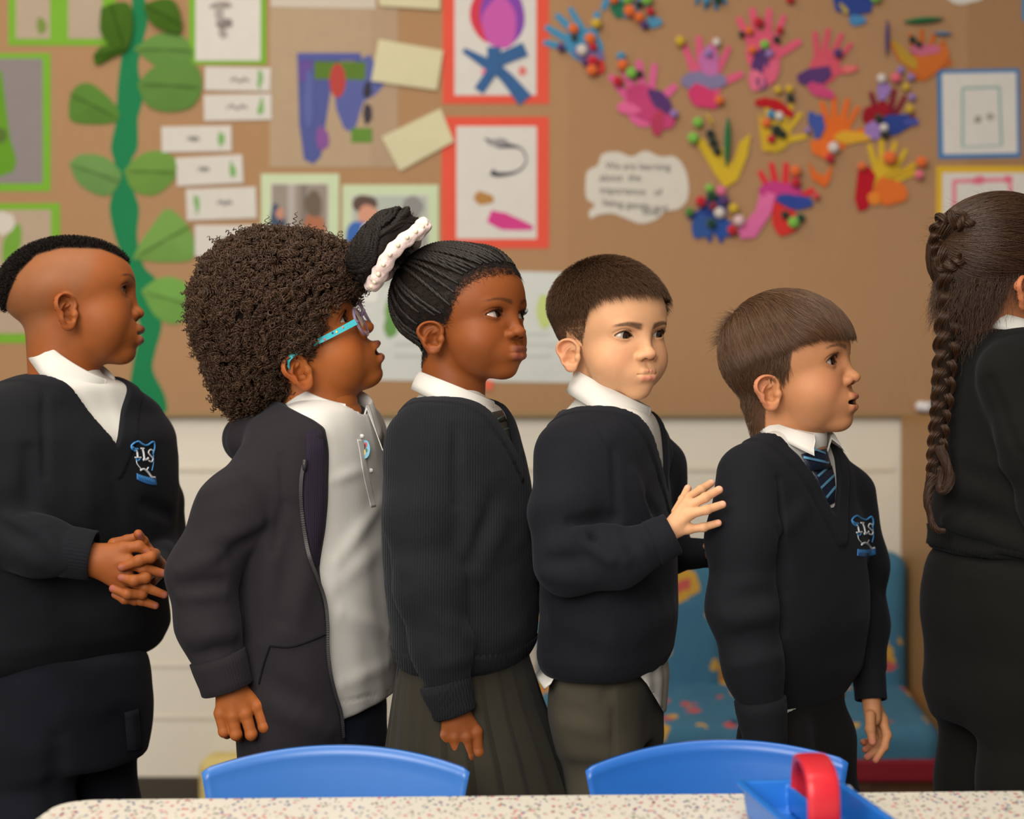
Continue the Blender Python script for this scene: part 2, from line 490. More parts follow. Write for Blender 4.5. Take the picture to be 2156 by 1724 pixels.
# beanstalk
st = [(290, -25, 24), (294, 40, 34), (282, 90, 38), (272, 140, 38), (274, 200, 54), (268, 250, 44), (262, 310, 56), (258, 345, 34), (260, 400, 44), (262, 440, 62), (266, 500, 46), (284, 560, 38), (300, 590, 60), (306, 640, 62), (318, 690, 44), (306, 740, 42), (300, 780, 44), (310, 830, 72), (326, 870, 50), (322, 896, 12)]
stem = decor('paper_beanstalk', 'tall wavy dark green paper beanstalk stem running down the brown board', 'decoration', 290, 440)
for a, b, o in ((0, 6, 1.8), (5, 20, 1.3)):
    S = st[a:b]; P = spline(np.array(S, float), len(S) * 5)
    flat('stem_strip', [(x - w / 2, y) for x, y, w in P] + [(x + w / 2, y) for x, y, w in P[::-1]], paper(DKGRN), o, stem)
def leaf(pts, c, label, off=3.0):
    P = spline(np.array(pts + [pts[0]], float), 40)[:-1]
    cx, cy = P.mean(0)
    t = decor('paper_leaf', label, 'leaf', cx, cy, 'paper leaves on the beanstalk')
    n = len(P)
    F0 = np.array([wpt(x, y) for x, y in P]); F0[:, 1] = BD - off
    mid = np.array([wpt(cx, cy)]); mid[:, 1] = BD - off - 9
    V = np.concatenate([F0, mid, F0 + [0, .8, 0], mid + [0, .8, 0]])
    F = [[i, (i + 1) % n, n][::-1] for i in range(n)] + [[n + 1 + i, n + 1 + (i + 1) % n, 2 * n + 1] for i in range(n)] + [[i, (i + 1) % n, n + 1 + (i + 1) % n, n + 1 + i] for i in range(n)]
    mesh_obj('blade', V, F, paper(c), t, smooth=False)
    far = P[np.argmax(((P - P.mean(0)) ** 2).sum(1))]
    a = np.array([cx, cy]) * 2 - far
    flat('midrib', brush([a * .8 + np.array([cx, cy]) * .2, (cx, cy), far * .85 + np.array([cx, cy]) * .15], [2, 4, 1.5]), paper(tuple(int(v * .8) for v in c)), off + 9.3, t, .4)
leaf([(146, 215), (158, 185), (185, 175), (215, 192), (248, 228), (246, 256), (200, 262), (150, 254)], (86, 128, 52), 'green paper leaf left of the stem, between the lime mounts')
leaf([(282, 104), (315, 80), (355, 68), (392, 82), (405, 120), (380, 150), (330, 140)], (98, 140, 68), 'green paper leaf right of the stem, overlapping the leaf beneath it')
leaf([(290, 178), (320, 145), (370, 125), (415, 140), (426, 185), (405, 225), (355, 236), (310, 222)], (92, 132, 62), 'large round green paper leaf beside the upper word cards', 5)
leaf([(146, 345), (170, 326), (215, 328), (245, 350), (256, 372), (236, 408), (205, 410), (165, 385)], (104, 144, 80), 'pale green paper leaf left of the stem below the grey sheet')
leaf([(262, 360), (290, 330), (330, 317), (365, 330), (378, 355), (355, 392), (320, 412), (280, 400)], (106, 146, 66), 'green paper leaf right of the stem touching the tilted word card')
leaf([(280, 545), (300, 505), (340, 450), (356, 440), (385, 462), (408, 500), (405, 545), (360, 552), (315, 550)], (112, 154, 76), 'broad pointed green paper leaf left of the lowest word card')
leaf([(298, 612), (330, 588), (368, 584), (402, 606), (416, 640), (395, 672), (360, 682), (325, 662)], (110, 158, 76), 'lowest green paper leaf beside the curly afro', 3)
for pts, l_, o_ in (([(216, 20), (250, 8), (276, 14), (282, 60), (270, 105), (240, 100), (215, 70)], 'dark crumpled paper leaf left of the stem top', 14), ([(305, 12), (345, 0), (372, 8), (385, 50), (380, 72), (345, 66), (318, 48)], 'dark crumpled paper leaf right of the stem top', 14),
                    ([(198, 118), (215, 100), (260, 92), (270, 108), (240, 122), (205, 138)], 'narrow dark paper leaf hanging under the crumpled one', 8)):
    leaf(pts, (64, 100, 24), l_, o_)
# word cards
for i, (r, rot, side, ln, l_) in enumerate((((432, 142, 570, 192), 1, 1, (505, 170, 40), 'white word card directly under the pencil sketch, first of the column'), ((430, 199, 572, 254), -1, 1, (500, 227, 44), 'white word card beside the large round leaf, second of the column'),
        ((341, 266, 488, 320), -1, 1, (408, 294, 26), 'white word card standing out to the left, third of the column'), ((372, 329, 512, 389), -3, 1, (430, 358, 24), 'tilted white word card behind a leaf tip, fourth of the column'),
        ((393, 396, 540, 462), -2, -1, (474, 428, 32), 'white word card with green mark at its left end, fifth of the column'), ((411, 474, 570, 540), 0, 0, (480, 508, 40), 'lowest white word card above the afro'))):
    t = decor('word_card', l_, 'card', (r[0] + r[2]) / 2, (r[1] + r[3]) / 2, 'word cards beside the beanstalk')
    flat('card_sheet', rect(*r, rot), paper((208, 204, 199)), 2.0 + .3 * (i % 2), t, curl=1.5)
    x, y, w = ln
    flat('card_word', brush([(x - w / 2, y + 2), (x - w / 4, y - 4), (x, y + 3), (x + w / 4, y - 3), (x + w / 2, y + 2)], [4, 7, 5, 8, 4]), paper((150, 146, 144)), 4.4, t, .3)
    if side:
        gx = r[2] - 22 if side > 0 else r[0] + 22
        flat('card_sprig', blob(gx, (r[1] + r[3]) / 2, 6, 17, i, .5), paper((120, 170, 100)), 4.6, t, .3)
# big painting
t = decor('painting', 'large beige paper with blue, green and red painted shapes', 'picture', 700, 170)
flat('sheet', rect(568, 16, 838, 352), paper((176, 154, 128)), 1.4, t)
flat('sheet_edge', rect(780, 20, 838, 352), paper((172, 148, 124)), 1.7, t, .3)
for i, (p, c) in enumerate((([(626, 112), (700, 114), (720, 118), (700, 170), (686, 260), (676, 330), (660, 346), (640, 336), (630, 260)], (82, 90, 150)), ([(700, 150), (780, 115), (810, 178), (790, 200), (765, 215), (745, 280), (725, 272), (708, 230)], (90, 98, 160)),
        ([(630, 116), (660, 113), (655, 170), (632, 172)], (104, 80, 150)), (rect(662, 130, 770, 168, 1), (90, 122, 50)), (oval(711, 170, 17, 36), (178, 70, 66)), (blob(774, 190, 9, 18, 1), (58, 54, 66)), (blob(774, 240, 9, 24, 2), (64, 60, 70)),
        (rect(740, 270, 784, 300), (98, 138, 58)), (blob(679, 292, 13, 26, 3), (132, 84, 150)), (blob(650, 210, 10, 60, 7), (92, 102, 164)), (rect(626, 112, 760, 128), (84, 92, 158)))):
    flat('painted_shape', p, paper(c), 2.0 + .12 * i, t, .3)
tag(flat('paper_strip', rect(570, -40, 792, 17, 1), paper((200, 190, 178)), 2.4), 'pale paper strip along the top edge above the large beige painting', 'paper')
for p, l_, r_ in (([(790, -40), (928, -30), (926, 22), (800, 14)], 'cream note cut off by the top frame edge', 0), ([(798, 84), (934, 108), (920, 191), (782, 172)], 'cream note tilted down beside the upper red mounted picture', 0), ([(928, 229), (956, 299), (842, 361), (804, 290)], 'cream note tilted up with faint orange marks', 1)):
    t = decor('cream_note', l_, 'note', sum(q[0] for q in p) / 4, sum(q[1] for q in p) / 4, 'cream notes')
    flat('note_sheet', p, paper((208, 202, 168)), 4.5, t, curl=4)
    if r_:
        for cx, cy in ((900, 308), (855, 310)): flat('faint_mark', blob(cx, cy, 11, 10, 3, .4), paper((214, 176, 148)), 5.4, t, .3)
# red mounted pictures
t = mounted('mounted_drawing', 'red mounted collage of a purple balloon over crossed blue strips', (932, -60, 1156, 219), [(957, -50, 1129, 201)], RED,
            [(blob(1040, 30, 50, 62, 2, .08), (206, 62, 84)), (blob(1058, 36, 48, 62, 4, .1), (132, 72, 170)), (blob(1052, 50, 38, 52, 5, .12), (196, 92, 172)), (blob(1100, 150, 8, 11, 2), (214, 120, 120)), (blob(1020, 152, 7, 7, 2), (232, 130, 150))])
for i_, p in enumerate((brush([(976, 106), (1020, 132), (1060, 158), (1106, 212)], [10, 22, 24, 34]), brush([(1106, 104), (1050, 130), (1030, 160), (1008, 192)], [30, 26, 22, 22]), rect(1026, 100, 1054, 160))):
    flat('blue_strip', p, paper((58, 98, 150)), 4.6 + 1.1 * i_, t, .8)
mounted('mounted_drawing', 'red mounted picture with black swirl, ochre patch and pink smear', (930, 246, 1156, 523), [(961, 266, 1130, 503)], RED,
        [(brush([(1020, 292), (1050, 305), (1095, 312), (1108, 340), (1088, 362), (1050, 368), (1034, 362)], [3, 14, 4, 3, 5, 10, 14]), (70, 72, 84)), (blob(1050, 300, 22, 8, 1), (150, 146, 150)), (blob(1018, 418, 20, 14, 3, .25), (176, 130, 74)), (brush([(1030, 455), (1060, 466), (1095, 474), (1122, 480)], [26, 36, 22, 8]), (206, 66, 138))])
# photographs on pale green mounts
t = mounted('photograph', 'school photograph on pale green mount partly behind the afro', (550, 366, 714, 575), [(570, 386, 692, 570)], (196, 212, 178),
            [(rect(572, 388, 690, 570), (150, 140, 132)), (rect(606, 388, 622, 560), (176, 170, 168)), (rect(634, 388, 646, 560), (128, 120, 114)), (blob(585, 470, 16, 40, 3), (66, 82, 110)), (blob(664, 490, 24, 40, 4), (170, 110, 84)), (blob(660, 430, 20, 26, 5), (110, 96, 84)), (blob(590, 450, 10, 12, 5), (190, 140, 120))], 'photographs')
mounted('photograph', 'photograph of a child in blue on pale green mount behind the bun', (721, 389, 923, 600), [(740, 410, 902, 600)], (196, 212, 178),
        [(rect(742, 412, 900, 600), (176, 184, 176)), (blob(768, 430, 26, 20, 2, .1), (96, 78, 72)), (blob(776, 455, 22, 24, 3, .1), (206, 150, 128)), (blob(762, 505, 34, 40, 4, .15), (62, 104, 178)), (blob(774, 480, 14, 10, 1), (226, 222, 222)), (blob(868, 440, 22, 28, 6), (140, 140, 140)), (rect(840, 470, 900, 520), (150, 150, 148))], 'photographs')
# wide white poster
t = decor('poster', 'wide white poster low on the board behind the braided girl', 'poster', 975, 690)
flat('sheet', [(742, 580), (960, 568), (1206, 574), (1210, 806), (760, 800)], paper((206, 210, 208)), 1.8, t)
for i, (p, c) in enumerate(((blob(846, 640, 34, 48, 1, .2), (118, 160, 92)), (blob(822, 690, 14, 22, 3), (104, 150, 84)), (blob(1150, 655, 20, 38, 2, .2), (190, 206, 130)), (rect(1085, 700, 1160, 706), (196, 202, 200)), (rect(1085, 722, 1180, 728), (196, 202, 200)), (rect(830, 720, 900, 727), (190, 198, 196)),
        (rect(830, 745, 900, 752), (190, 198, 196)), (blob(775, 615, 26, 22, 5), (224, 224, 222)), (rect(1090, 745, 1160, 751), (196, 202, 200)))):
    flat('printed_mark', p, paper(c), 2.5 + .1 * i, t, .3)
tag(flat('red_tag', [(1006, 796), (1040, 802), (1036, 822), (1012, 818)], paper((226, 110, 84)), 4), 'small red paper tag below the wide white poster', 'tag')
# cloud bubble with handwriting
ed = [(1232, 400), (1236, 362), (1258, 348), (1268, 325), (1300, 320), (1330, 330), (1358, 318), (1390, 330), (1420, 330), (1440, 352), (1449, 385), (1447, 420), (1428, 440), (1400, 446), (1382, 462), (1350, 471), (1318, 460), (1290, 450), (1262, 452), (1244, 460), (1240, 446), (1252, 432), (1236, 420)]
t = decor('cloud_bubble', 'white cloud speech bubble with handwriting', 'sign', 1340, 395)
flat('cloud_sheet', [tuple(q) for q in spline(np.array(ed + [ed[0]], float), 100)[:-1]], paper((208, 203, 194)), 2.2, t)
def words(txt, px, py, hpx, mat, parent, name, rot=0.0):
    cu = bpy.data.curves.new('lettering', 'FONT'); cu.body = txt; cu.size = hpx / F_PX * BD / 1000 * 1.5; cu.extrude = .0003; cu.align_x = 'LEFT'
    tmp = bpy.data.objects.new('lettering', cu); col.objects.link(tmp)
    dg = bpy.context.evaluated_depsgraph_get(); me = bpy.data.meshes.new_from_object(tmp.evaluated_get(dg))
    bpy.data.objects.remove(tmp)
    a = math.radians(rot); R = Matrix(((math.cos(a), 0, 0), (0, 0, 0), (0, 0, 0)))
    p = wpt(px, py) / 1000
    me.transform(Matrix.Translation((p[0], BD / 1000 - .0031, p[2])) @ Matrix.Rotation(-a, 4, 'Y') @ Matrix.Rotation(math.pi / 2, 4, 'X'))
    base = parent.matrix_basis.translation
    me.transform(Matrix.Translation(-base))
    me.materials.clear(); me.materials.append(mat)
    o = bpy.data.objects.new(name, me); col.objects.link(o); o.parent = parent
    return o
ink = paper((96, 90, 92))
for s_, x_, y_, r_ in (('We are learning', 1274, 356, -1), ('about  the', 1262, 381, 0), ('importance   of', 1262, 407, -2), ('being gentle and', 1268, 432, -6), ('kind', 1352, 452, -4)):
    words(s_, x_, y_, 14, ink, t, 'handwriting', r_)
# right-hand frames
mounted('mounted_drawing', 'white drawing of a teal rectangle on blue mount at right', (1974, 146, 2147, 333), [(1984, 154, 2140, 324)], (58, 122, 178),
        [(brush([(2026, 186), (2104, 184)], 5), (134, 172, 168)), (brush([(2026, 186), (2026, 310)], 5), (134, 172, 168)), (brush([(2103, 184), (2108, 308)], 5), (134, 172, 168)), (brush([(2026, 310), (2108, 306)], 4), (160, 186, 180)), (blob(2058, 252, 8, 8, 1), (150, 148, 140)), (blob(2084, 246, 8, 8, 2), (160, 158, 150))], rot=-1)
mounted('mounted_drawing', 'white drawing of a pink rectangle on yellow mount behind the braided ponytail', (1971, 350, 2200, 600), [(1984, 364, 2190, 590)], (214, 172, 48),
        [(brush([(2006, 382), (2128, 378)], 9), (222, 130, 150)), (brush([(2008, 380), (2010, 520)], 9), (222, 130, 150)), (blob(2060, 380, 14, 9, 1), (216, 110, 136)), (blob(2122, 378, 9, 9, 2), (216, 110, 136)), (brush([(2126, 380), (2130, 520)], 8), (222, 130, 150))])
tag(flat('white_cloud_cutout', blob(2030, -14, 42, 24, 2, .15), paper((210, 206, 200)), 2.5), 'white cloud cutout cut off at the top right edge', 'cutout')
tag(flat('blue_card', rect(2152, -20, 2190, 44), paper((60, 140, 190)), 2.5), 'blue card corner at the extreme top right', 'card')

# ---- decorated paper hands
def hand_poly(cx, cy, size, rot, spread=1.0, n_f=5):
    """list of polygons: palm and fingers (photo pixels); rot = direction the fingers point, degrees from up, clockwise"""
    a = math.radians(rot)
    def T(x, y): return (cx + size * (x * math.cos(a) - y * math.sin(a)), cy + size * (x * math.sin(a) + y * math.cos(a)))
    polys = [[T(*q) for q in oval(0, .18, .27, .34, 0, 18)]]
    for dx, ang, ln, w in ((-.20, -24, .42, .11), (-.08, -8, .52, .115), (.06, 6, .50, .115), (.18, 22, .42, .10), (.22, 62, .40, .12))[:n_f]:
        b = math.radians(ang * spread); ux, uy = math.sin(b), -math.cos(b)
        x0, y0 = dx, .0 if ang < 50 else .2
        p = [(x0, y0), (x0 + ux * ln * .6, y0 + uy * ln * .6), (x0 + ux * ln, y0 + uy * ln)]
        polys.append([T(*q) for q in brush(p, [w * 1.1, w, w * .8])])
    return polys
def pom(x, y, r_px, c, parent, off=9):
    rmm = r_px / F_PX * BD
    p = wpt(x, y); p[1] = BD - off - rmm * .7
    V, F = ball(p, 1.0, 12, 8)
    q = V - p
    V = p + q * rmm * (1 + .10 * wob(q, .9, 3))[:, None]
    mesh_obj('pompom', V, F, fluff(c), parent)
_fm = {}
def fluff(c):
    if c not in _fm: _fm[c] = plain('fluff_%d_%d_%d' % c, c, .95, .1, .15, 400, .8, .3)
    return _fm[c]
def ball(c, r, n=8, m=6):
    V, F = [], []
    for i in range(m + 1):
        a = math.pi * i / m
        for j in range(n):
            b = 2 * math.pi * j / n
            V.append(np.array(c) + r * np.array([math.sin(a) * math.cos(b), math.sin(a) * math.sin(b), math.cos(a)]))
    for i in range(m):
        for j in range(n): F.append([i * n + j, (i + 1) * n + j, (i + 1) * n + (j + 1) % n, i * n + (j + 1) % n])
    return np.array(V), F
SKY, NAVY, PURP, LILAC, YEL, GRN, LIMEP, BLK, WHT, CRIM, MAG = (70, 140, 182), (44, 66, 140), (86, 54, 110), (150, 120, 186), (206, 172, 48), (30, 112, 62), (126, 190, 76), (42, 50, 40), (214, 206, 202), (190, 36, 52), (196, 56, 116)
def craft_hand(label, hand, patches, poms, feathers=()):
    cx, cy, size, rot, c = hand
    t = decor('paper_hand', label, 'craft', cx, cy, 'decorated paper hands')
    base = 2.0
    if c is not None:
        V, F = [], []
        polys = hand_poly(cx, cy, size, rot)
        parts = []
        for i, p in enumerate(polys):
            o = flat('x', p, paper(c), 4.0 + .25 * i, t)
            me = o.data; parts.append((np.array([v.co[:] for v in me.vertices]) * 1000 + np.array(t.location) * 1000, [list(q.vertices) for q in me.polygons]))
            bpy.data.objects.remove(o); bpy.data.meshes.remove(me)
        mesh_obj('hand_cutout', *join(parts), paper(c), t, smooth=False)
    for i, (p, pc) in enumerate(patches): flat('paper_patch', p, paper(pc), 6.5 + .35 * i, t, .8, curl=2.0)
    for x0, y0, x1, y1, w, fc in feathers:
        A = wpt(x0, y0); B = wpt(x1, y1); A[1] = BD - 10; B[1] = BD - 13
        V, F = tube([A, A * .75 + B * .25, (A + B) / 2, A * .25 + B * .75, B], np.array([.35, .9, 1, .8, .2]) * w / 2 / F_PX * BD, 10, flat=.5)
        mesh_obj('feather', V, F, fluff(fc), t)
    for q in poms: pom(q[0], q[1], q[2], q[3], t, 8)
    return t
craft_hand('blue paper hand pointing left, at the corner of the upper red mount', (1212, 82, 128, -52, SKY), [(blob(1242, 120, 34, 22, 1, .2, 40), (112, 106, 160)), (blob(1252, 140, 20, 22, 3), (200, 60, 56))],
           [(1207, 64, 11, ORANGE), (1242, 85, 12, ORANGE), (1225, 109, 12, WHT), (1248, 132, 12, CRIM), (1255, 53, 11, YEL), (1248, 101, 9, CRIM), (1246, 151, 12, ORANGE), (1181, 103, 9, PURP), (1208, 82, 7, BLK), (1232, 134, 8, PURP)])
craft_hand('blue and green paper hand cut by the top edge, left of the others', (1318, -18, 110, 140, SKY), [(blob(1376, 48, 16, 13, 2), (80, 140, 176)), (blob(1300, 20, 16, 18, 4), (40, 110, 84))],
           [(1325, 27, 13, ORANGE), (1345, 40, 11, ORANGE), (1361, 3, 12, LIMEP), (1320, 1, 12, LIMEP), (1368, 27, 9, CRIM), (1292, 2, 10, ORANGE), (1356, 56, 9, PURP), (1344, 12, 8, BLK)])
craft_hand('pink paper hand with a dark purple patch, right of the lower red mount', (1346, 198, 138, -14, PINK), [(blob(1368, 225, 58, 34, 2, .2, 40), (190, 66, 118)), (blob(1390, 215, 16, 34, 3, .2, -35), PURP), (blob(1384, 260, 14, 26, 5, .2, 10), (176, 60, 92)), (blob(1322, 230, 26, 12, 6, .2, 15), (216, 100, 150))],
           [(1310, 140, 12, ORANGE), (1307, 122, 10, SKY), (1328, 157, 12, LIMEP), (1300, 174, 11, CRIM), (1345, 158, 8, BLK), (1418, 242, 9, LILAC)])
craft_hand('pink paper hand with a lilac band, above the yellow V hand', (1486, 148, 136, 4, (214, 92, 128)), [(blob(1480, 172, 46, 22, 2, .15), (128, 120, 160)), (blob(1480, 205, 34, 24, 3, .2, 20), (202, 60, 110)), (blob(1492, 130, 22, 30, 5), (190, 110, 170))],
           [(1431, 90, 11, YEL), (1507, 92, 9, WHT), (1490, 115, 9, LILAC), (1513, 214, 10, ORANGE)])
craft_hand('tall pink paper hand with red and green pompoms, near the top', (1606, 88, 138, -2, (216, 90, 120)), [(blob(1600, 132, 18, 26, 1), PURP), (blob(1622, 150, 15, 36, 2, .2, 12), (214, 96, 128)), (blob(1590, 170, 16, 24, 3), (218, 110, 140)), (blob(1602, 176, 11, 14, 4), (100, 64, 120))],
           [(1595, 50, 11, CRIM), (1560, 75, 7, BLK), (1633, 86, 8, BLK), (1608, 97, 10, LIMEP), (1576, 68, 9, ORANGE), (1618, 116, 9, LILAC), (1640, 66, 8, CRIM), (1582, 108, 9, ORANGE)])
craft_hand('pink paper hand with a dark purple bowl shape, right of the tall pink one', (1742, 122, 116, 18, (206, 84, 104)), [([(1676, 160), (1700, 146), (1745, 140), (1750, 160), (1735, 176), (1700, 182), (1680, 176)], PURP), (blob(1726, 192, 30, 14, 3, .2, 20), (196, 70, 120)), (blob(1785, 147, 14, 10, 2), (216, 110, 110))],
           [(1762, 115, 10, PURP)])
craft_hand('navy paper hand cut by the top edge', (1795, -18, 96, 180, NAVY), [([(1750, -10), (1840, -10), (1832, 28), (1790, 34), (1758, 24)], NAVY), (blob(1803, 44, 17, 12, 2), (70, 130, 180)), (brush([(1768, 8), (1782, 30)], 10), (170, 150, 60))], [(1840, -2, 12, LIMEP)])
craft_hand('orange bowl shaped paper hand under a green strip, upper right', (1945, 118, 104, 12, (190, 100, 44)), [([(1870, 90), (1890, 100), (1920, 120), (1990, 95), (1998, 120), (1975, 150), (1945, 172), (1920, 150), (1890, 128)], (196, 104, 44)), ([(1874, 84), (1890, 92), (1930, 130), (1928, 150), (1894, 130)], (176, 140, 50)), (blob(1945, 106, 30, 13, 2), (190, 100, 130))],
           [(1918, 86, 8, BLK), (1932, 96, 7, BLK)], [(1902, 48, 1984, 42, 26, GRN), (1964, 72, 2002, 74, 15, (70, 126, 170)), (1866, 44, 1864, 122, 17, (70, 50, 110))])
craft_hand('yellow paper hand under a red arch, left of the orange hand', (1640, 268, 108, 16, YEL), [([(1588, 212), (1610, 206), (1640, 212), (1668, 236), (1670, 250), (1648, 244), (1620, 228), (1590, 224)], (178, 26, 38)), ([(1596, 240), (1616, 262), (1628, 318), (1605, 320), (1598, 280)], (200, 164, 44)), (blob(1632, 306, 18, 14, 3), (198, 166, 46))],
           [(1638, 247, 10, WHT), (1622, 243, 9, SKY), (1612, 261, 10, ORANGE), (1633, 277, 12, BLK), (1646, 285, 9, BLK), (1622, 295, 9, CRIM), (1662, 209, 9, BLK), (1660, 190, 9, YEL), (1636, 192, 9, YEL)])
craft_hand('orange paper hand over an orange V strip, centre of the cluster', (1764, 262, 112, 8, (218, 106, 42)), [(blob(1792, 290, 36, 14, 2), (214, 162, 50)), ([(1704, 298), (1732, 292), (1756, 318), (1736, 336), (1708, 322)], (222, 110, 44)), ([(1700, 340), (1716, 362), (1734, 372), (1752, 344), (1746, 380), (1736, 396), (1708, 378)], (216, 104, 42)), (blob(1718, 262, 18, 24, 4, .5), (64, 84, 160))],
           [(1752, 313, 12, WHT), (1745, 335, 10, CRIM), (1698, 277, 7, LILAC)])
craft_hand('red and navy paper hand with lilac top, left of the blue mount', (1866, 238, 104, 6, (120, 30, 52)), [(blob(1842, 240, 30, 22, 2, .2, -30), (146, 24, 40)), (blob(1884, 262, 34, 22, 3, .2, -20), NAVY), (blob(1836, 276, 18, 18, 5), LILAC), (blob(1858, 192, 14, 20, 6), LILAC), (blob(1916, 258, 18, 8, 7), (70, 80, 160))],
           [(1853, 168, 10, WHT), (1883, 167, 11, (222, 100, 120)), (1893, 150, 8, LILAC), (1915, 165, 8, LILAC), (1917, 207, 8, LILAC), (1847, 252, 9, BLK), (1858, 271, 9, WHT), (1860, 286, 9, BLK), (1904, 186, 8, YEL), (1912, 232, 9, YEL)])
craft_hand('yellow V shaped paper hand with an upright green feather', (1515, 340, 60, 0, YEL), [([(1462, 296), (1480, 292), (1520, 352), (1540, 350), (1556, 300), (1580, 282), (1572, 330), (1552, 380), (1526, 396), (1506, 370)], (204, 172, 46))],
           [(1468, 260, 11, LIMEP), (1458, 293, 12, LIMEP), (1494, 284, 10, BLK), (1500, 302, 10, BLK), (1508, 320, 9, BLK)], [(1531, 250, 1528, 352, 30, GRN), (1486, 240, 1502, 268, 13, YEL)])
craft_hand('navy paper hand with many small pompoms, lowest at left of the cluster', (1504, 462, 96, 180, NAVY), [(blob(1478, 478, 22, 28, 2, .25, 20), (50, 84, 150)), (blob(1520, 480, 22, 24, 3, .25), (44, 80, 156))],
           [(1474, 426, 12, CRIM), (1513, 450, 12, WHT), (1517, 404, 11, (222, 110, 150)), (1543, 441, 11, YEL), (1496, 414, 11, (30, 70, 46)), (1496, 472, 11, (24, 66, 60)), (1540, 486, 11, CRIM), (1492, 398, 9, LIMEP), (1450, 448, 10, (80, 130, 60)), (1524, 424, 10, PURP), (1500, 436, 10, (130, 40, 60))])
craft_hand('red fingered paper hand with pink arm and blue band', (1645, 402, 118, -4, (212, 50, 60)), [(blob(1640, 402, 42, 20, 2), (190, 60, 130)), ([(1600, 402), (1632, 410), (1622, 450), (1590, 500), (1560, 504), (1552, 486), (1590, 444)], (214, 106, 160)), (blob(1650, 466, 26, 32, 3, .2), (206, 52, 48)), (blob(1672, 425, 40, 15, 4, .2, 4), (48, 70, 150))],
           [(1668, 470, 12, LIMEP), (1651, 454, 9, BLK), (1684, 460, 9, (20, 70, 50)), (1672, 362, 12, ORANGE), (1673, 386, 11, CRIM), (1554, 466, 12, (224, 190, 196)), (1716, 414, 8, (214, 70, 80))])
craft_hand('yellow and orange paper hand with red strip, rightmost of the lower row', (1864, 352, 112, 8, YEL), [([(1806, 350), (1830, 352), (1842, 370), (1826, 440), (1806, 446), (1798, 420)], (176, 20, 40)), (blob(1872, 404, 34, 30, 3, .2), (216, 108, 44)), (brush([(1862, 372), (1900, 362), (1926, 346)], [16, 15, 12]), (196, 158, 44)), (blob(1838, 418, 14, 14, 5), (220, 130, 50))],
           [(1870, 335, 15, ORANGE), (1937, 343, 12, ORANGE), (1932, 370, 10, (222, 110, 130)), (1812, 352, 9, ORANGE)])
craft_hand('blue green paper hand barely showing at the top edge', (1495, -24, 90, 180, (50, 110, 140)), [], [(1510, 2, 9, (24, 70, 46)), (1486, 4, 9, SKY)])
tag(mesh_obj('red_pompom', *ball(wpt(1664, -2, 12), 11, 12, 8), fluff(CRIM)), 'single red pompom stuck at the top edge of the board', 'pompom')

# ---- oak end panel, patterned seat
def wood(name, c, scale=(1, 1, 14)):
    m, nt, b = new_mat(name)
    tc = nt.nodes.new('ShaderNodeTexCoord'); mp = nt.nodes.new('ShaderNodeMapping'); mp.inputs['Scale'].default_value = (22, 22, 1.4)
    nz = nt.nodes.new('ShaderNodeTexNoise'); nz.inputs['Scale'].default_value = 2.5; nz.inputs['Detail'].default_value = 8; nz.inputs['Distortion'].default_value = .6
    nt.links.new(tc.outputs['Object'], mp.inputs['Vector']); nt.links.new(mp.outputs['Vector'], nz.inputs['Vector'])
    c = srgb(*c); mx = nt.nodes.new('ShaderNodeMix'); mx.data_type = 'RGBA'
    mx.inputs['A'].default_value = (*(c * .82), 1); mx.inputs['B'].default_value = (*(c * 1.15), 1)
    nt.links.new(nz.outputs['Fac'], mx.inputs['Factor']); nt.links.new(mx.outputs['Result'], b.inputs['Base Color'])
    b.inputs['Roughness'].default_value = .5
    return m
oak = wood('light_oak', (172, 130, 82))
pn = thing('oak_panel', 'upright light oak end panel at the right of the patterned seat', 'panel', (890, 3300, 0))
rbox('panel_board', 880, 898, 2960, WD - 16, 0, 918, oak, pn, 2)
rbox('panel_edge', 878.5, 899.5, 2957, 2963, 0, 920, wood('oak_edge', (150, 110, 66)), pn, 1)
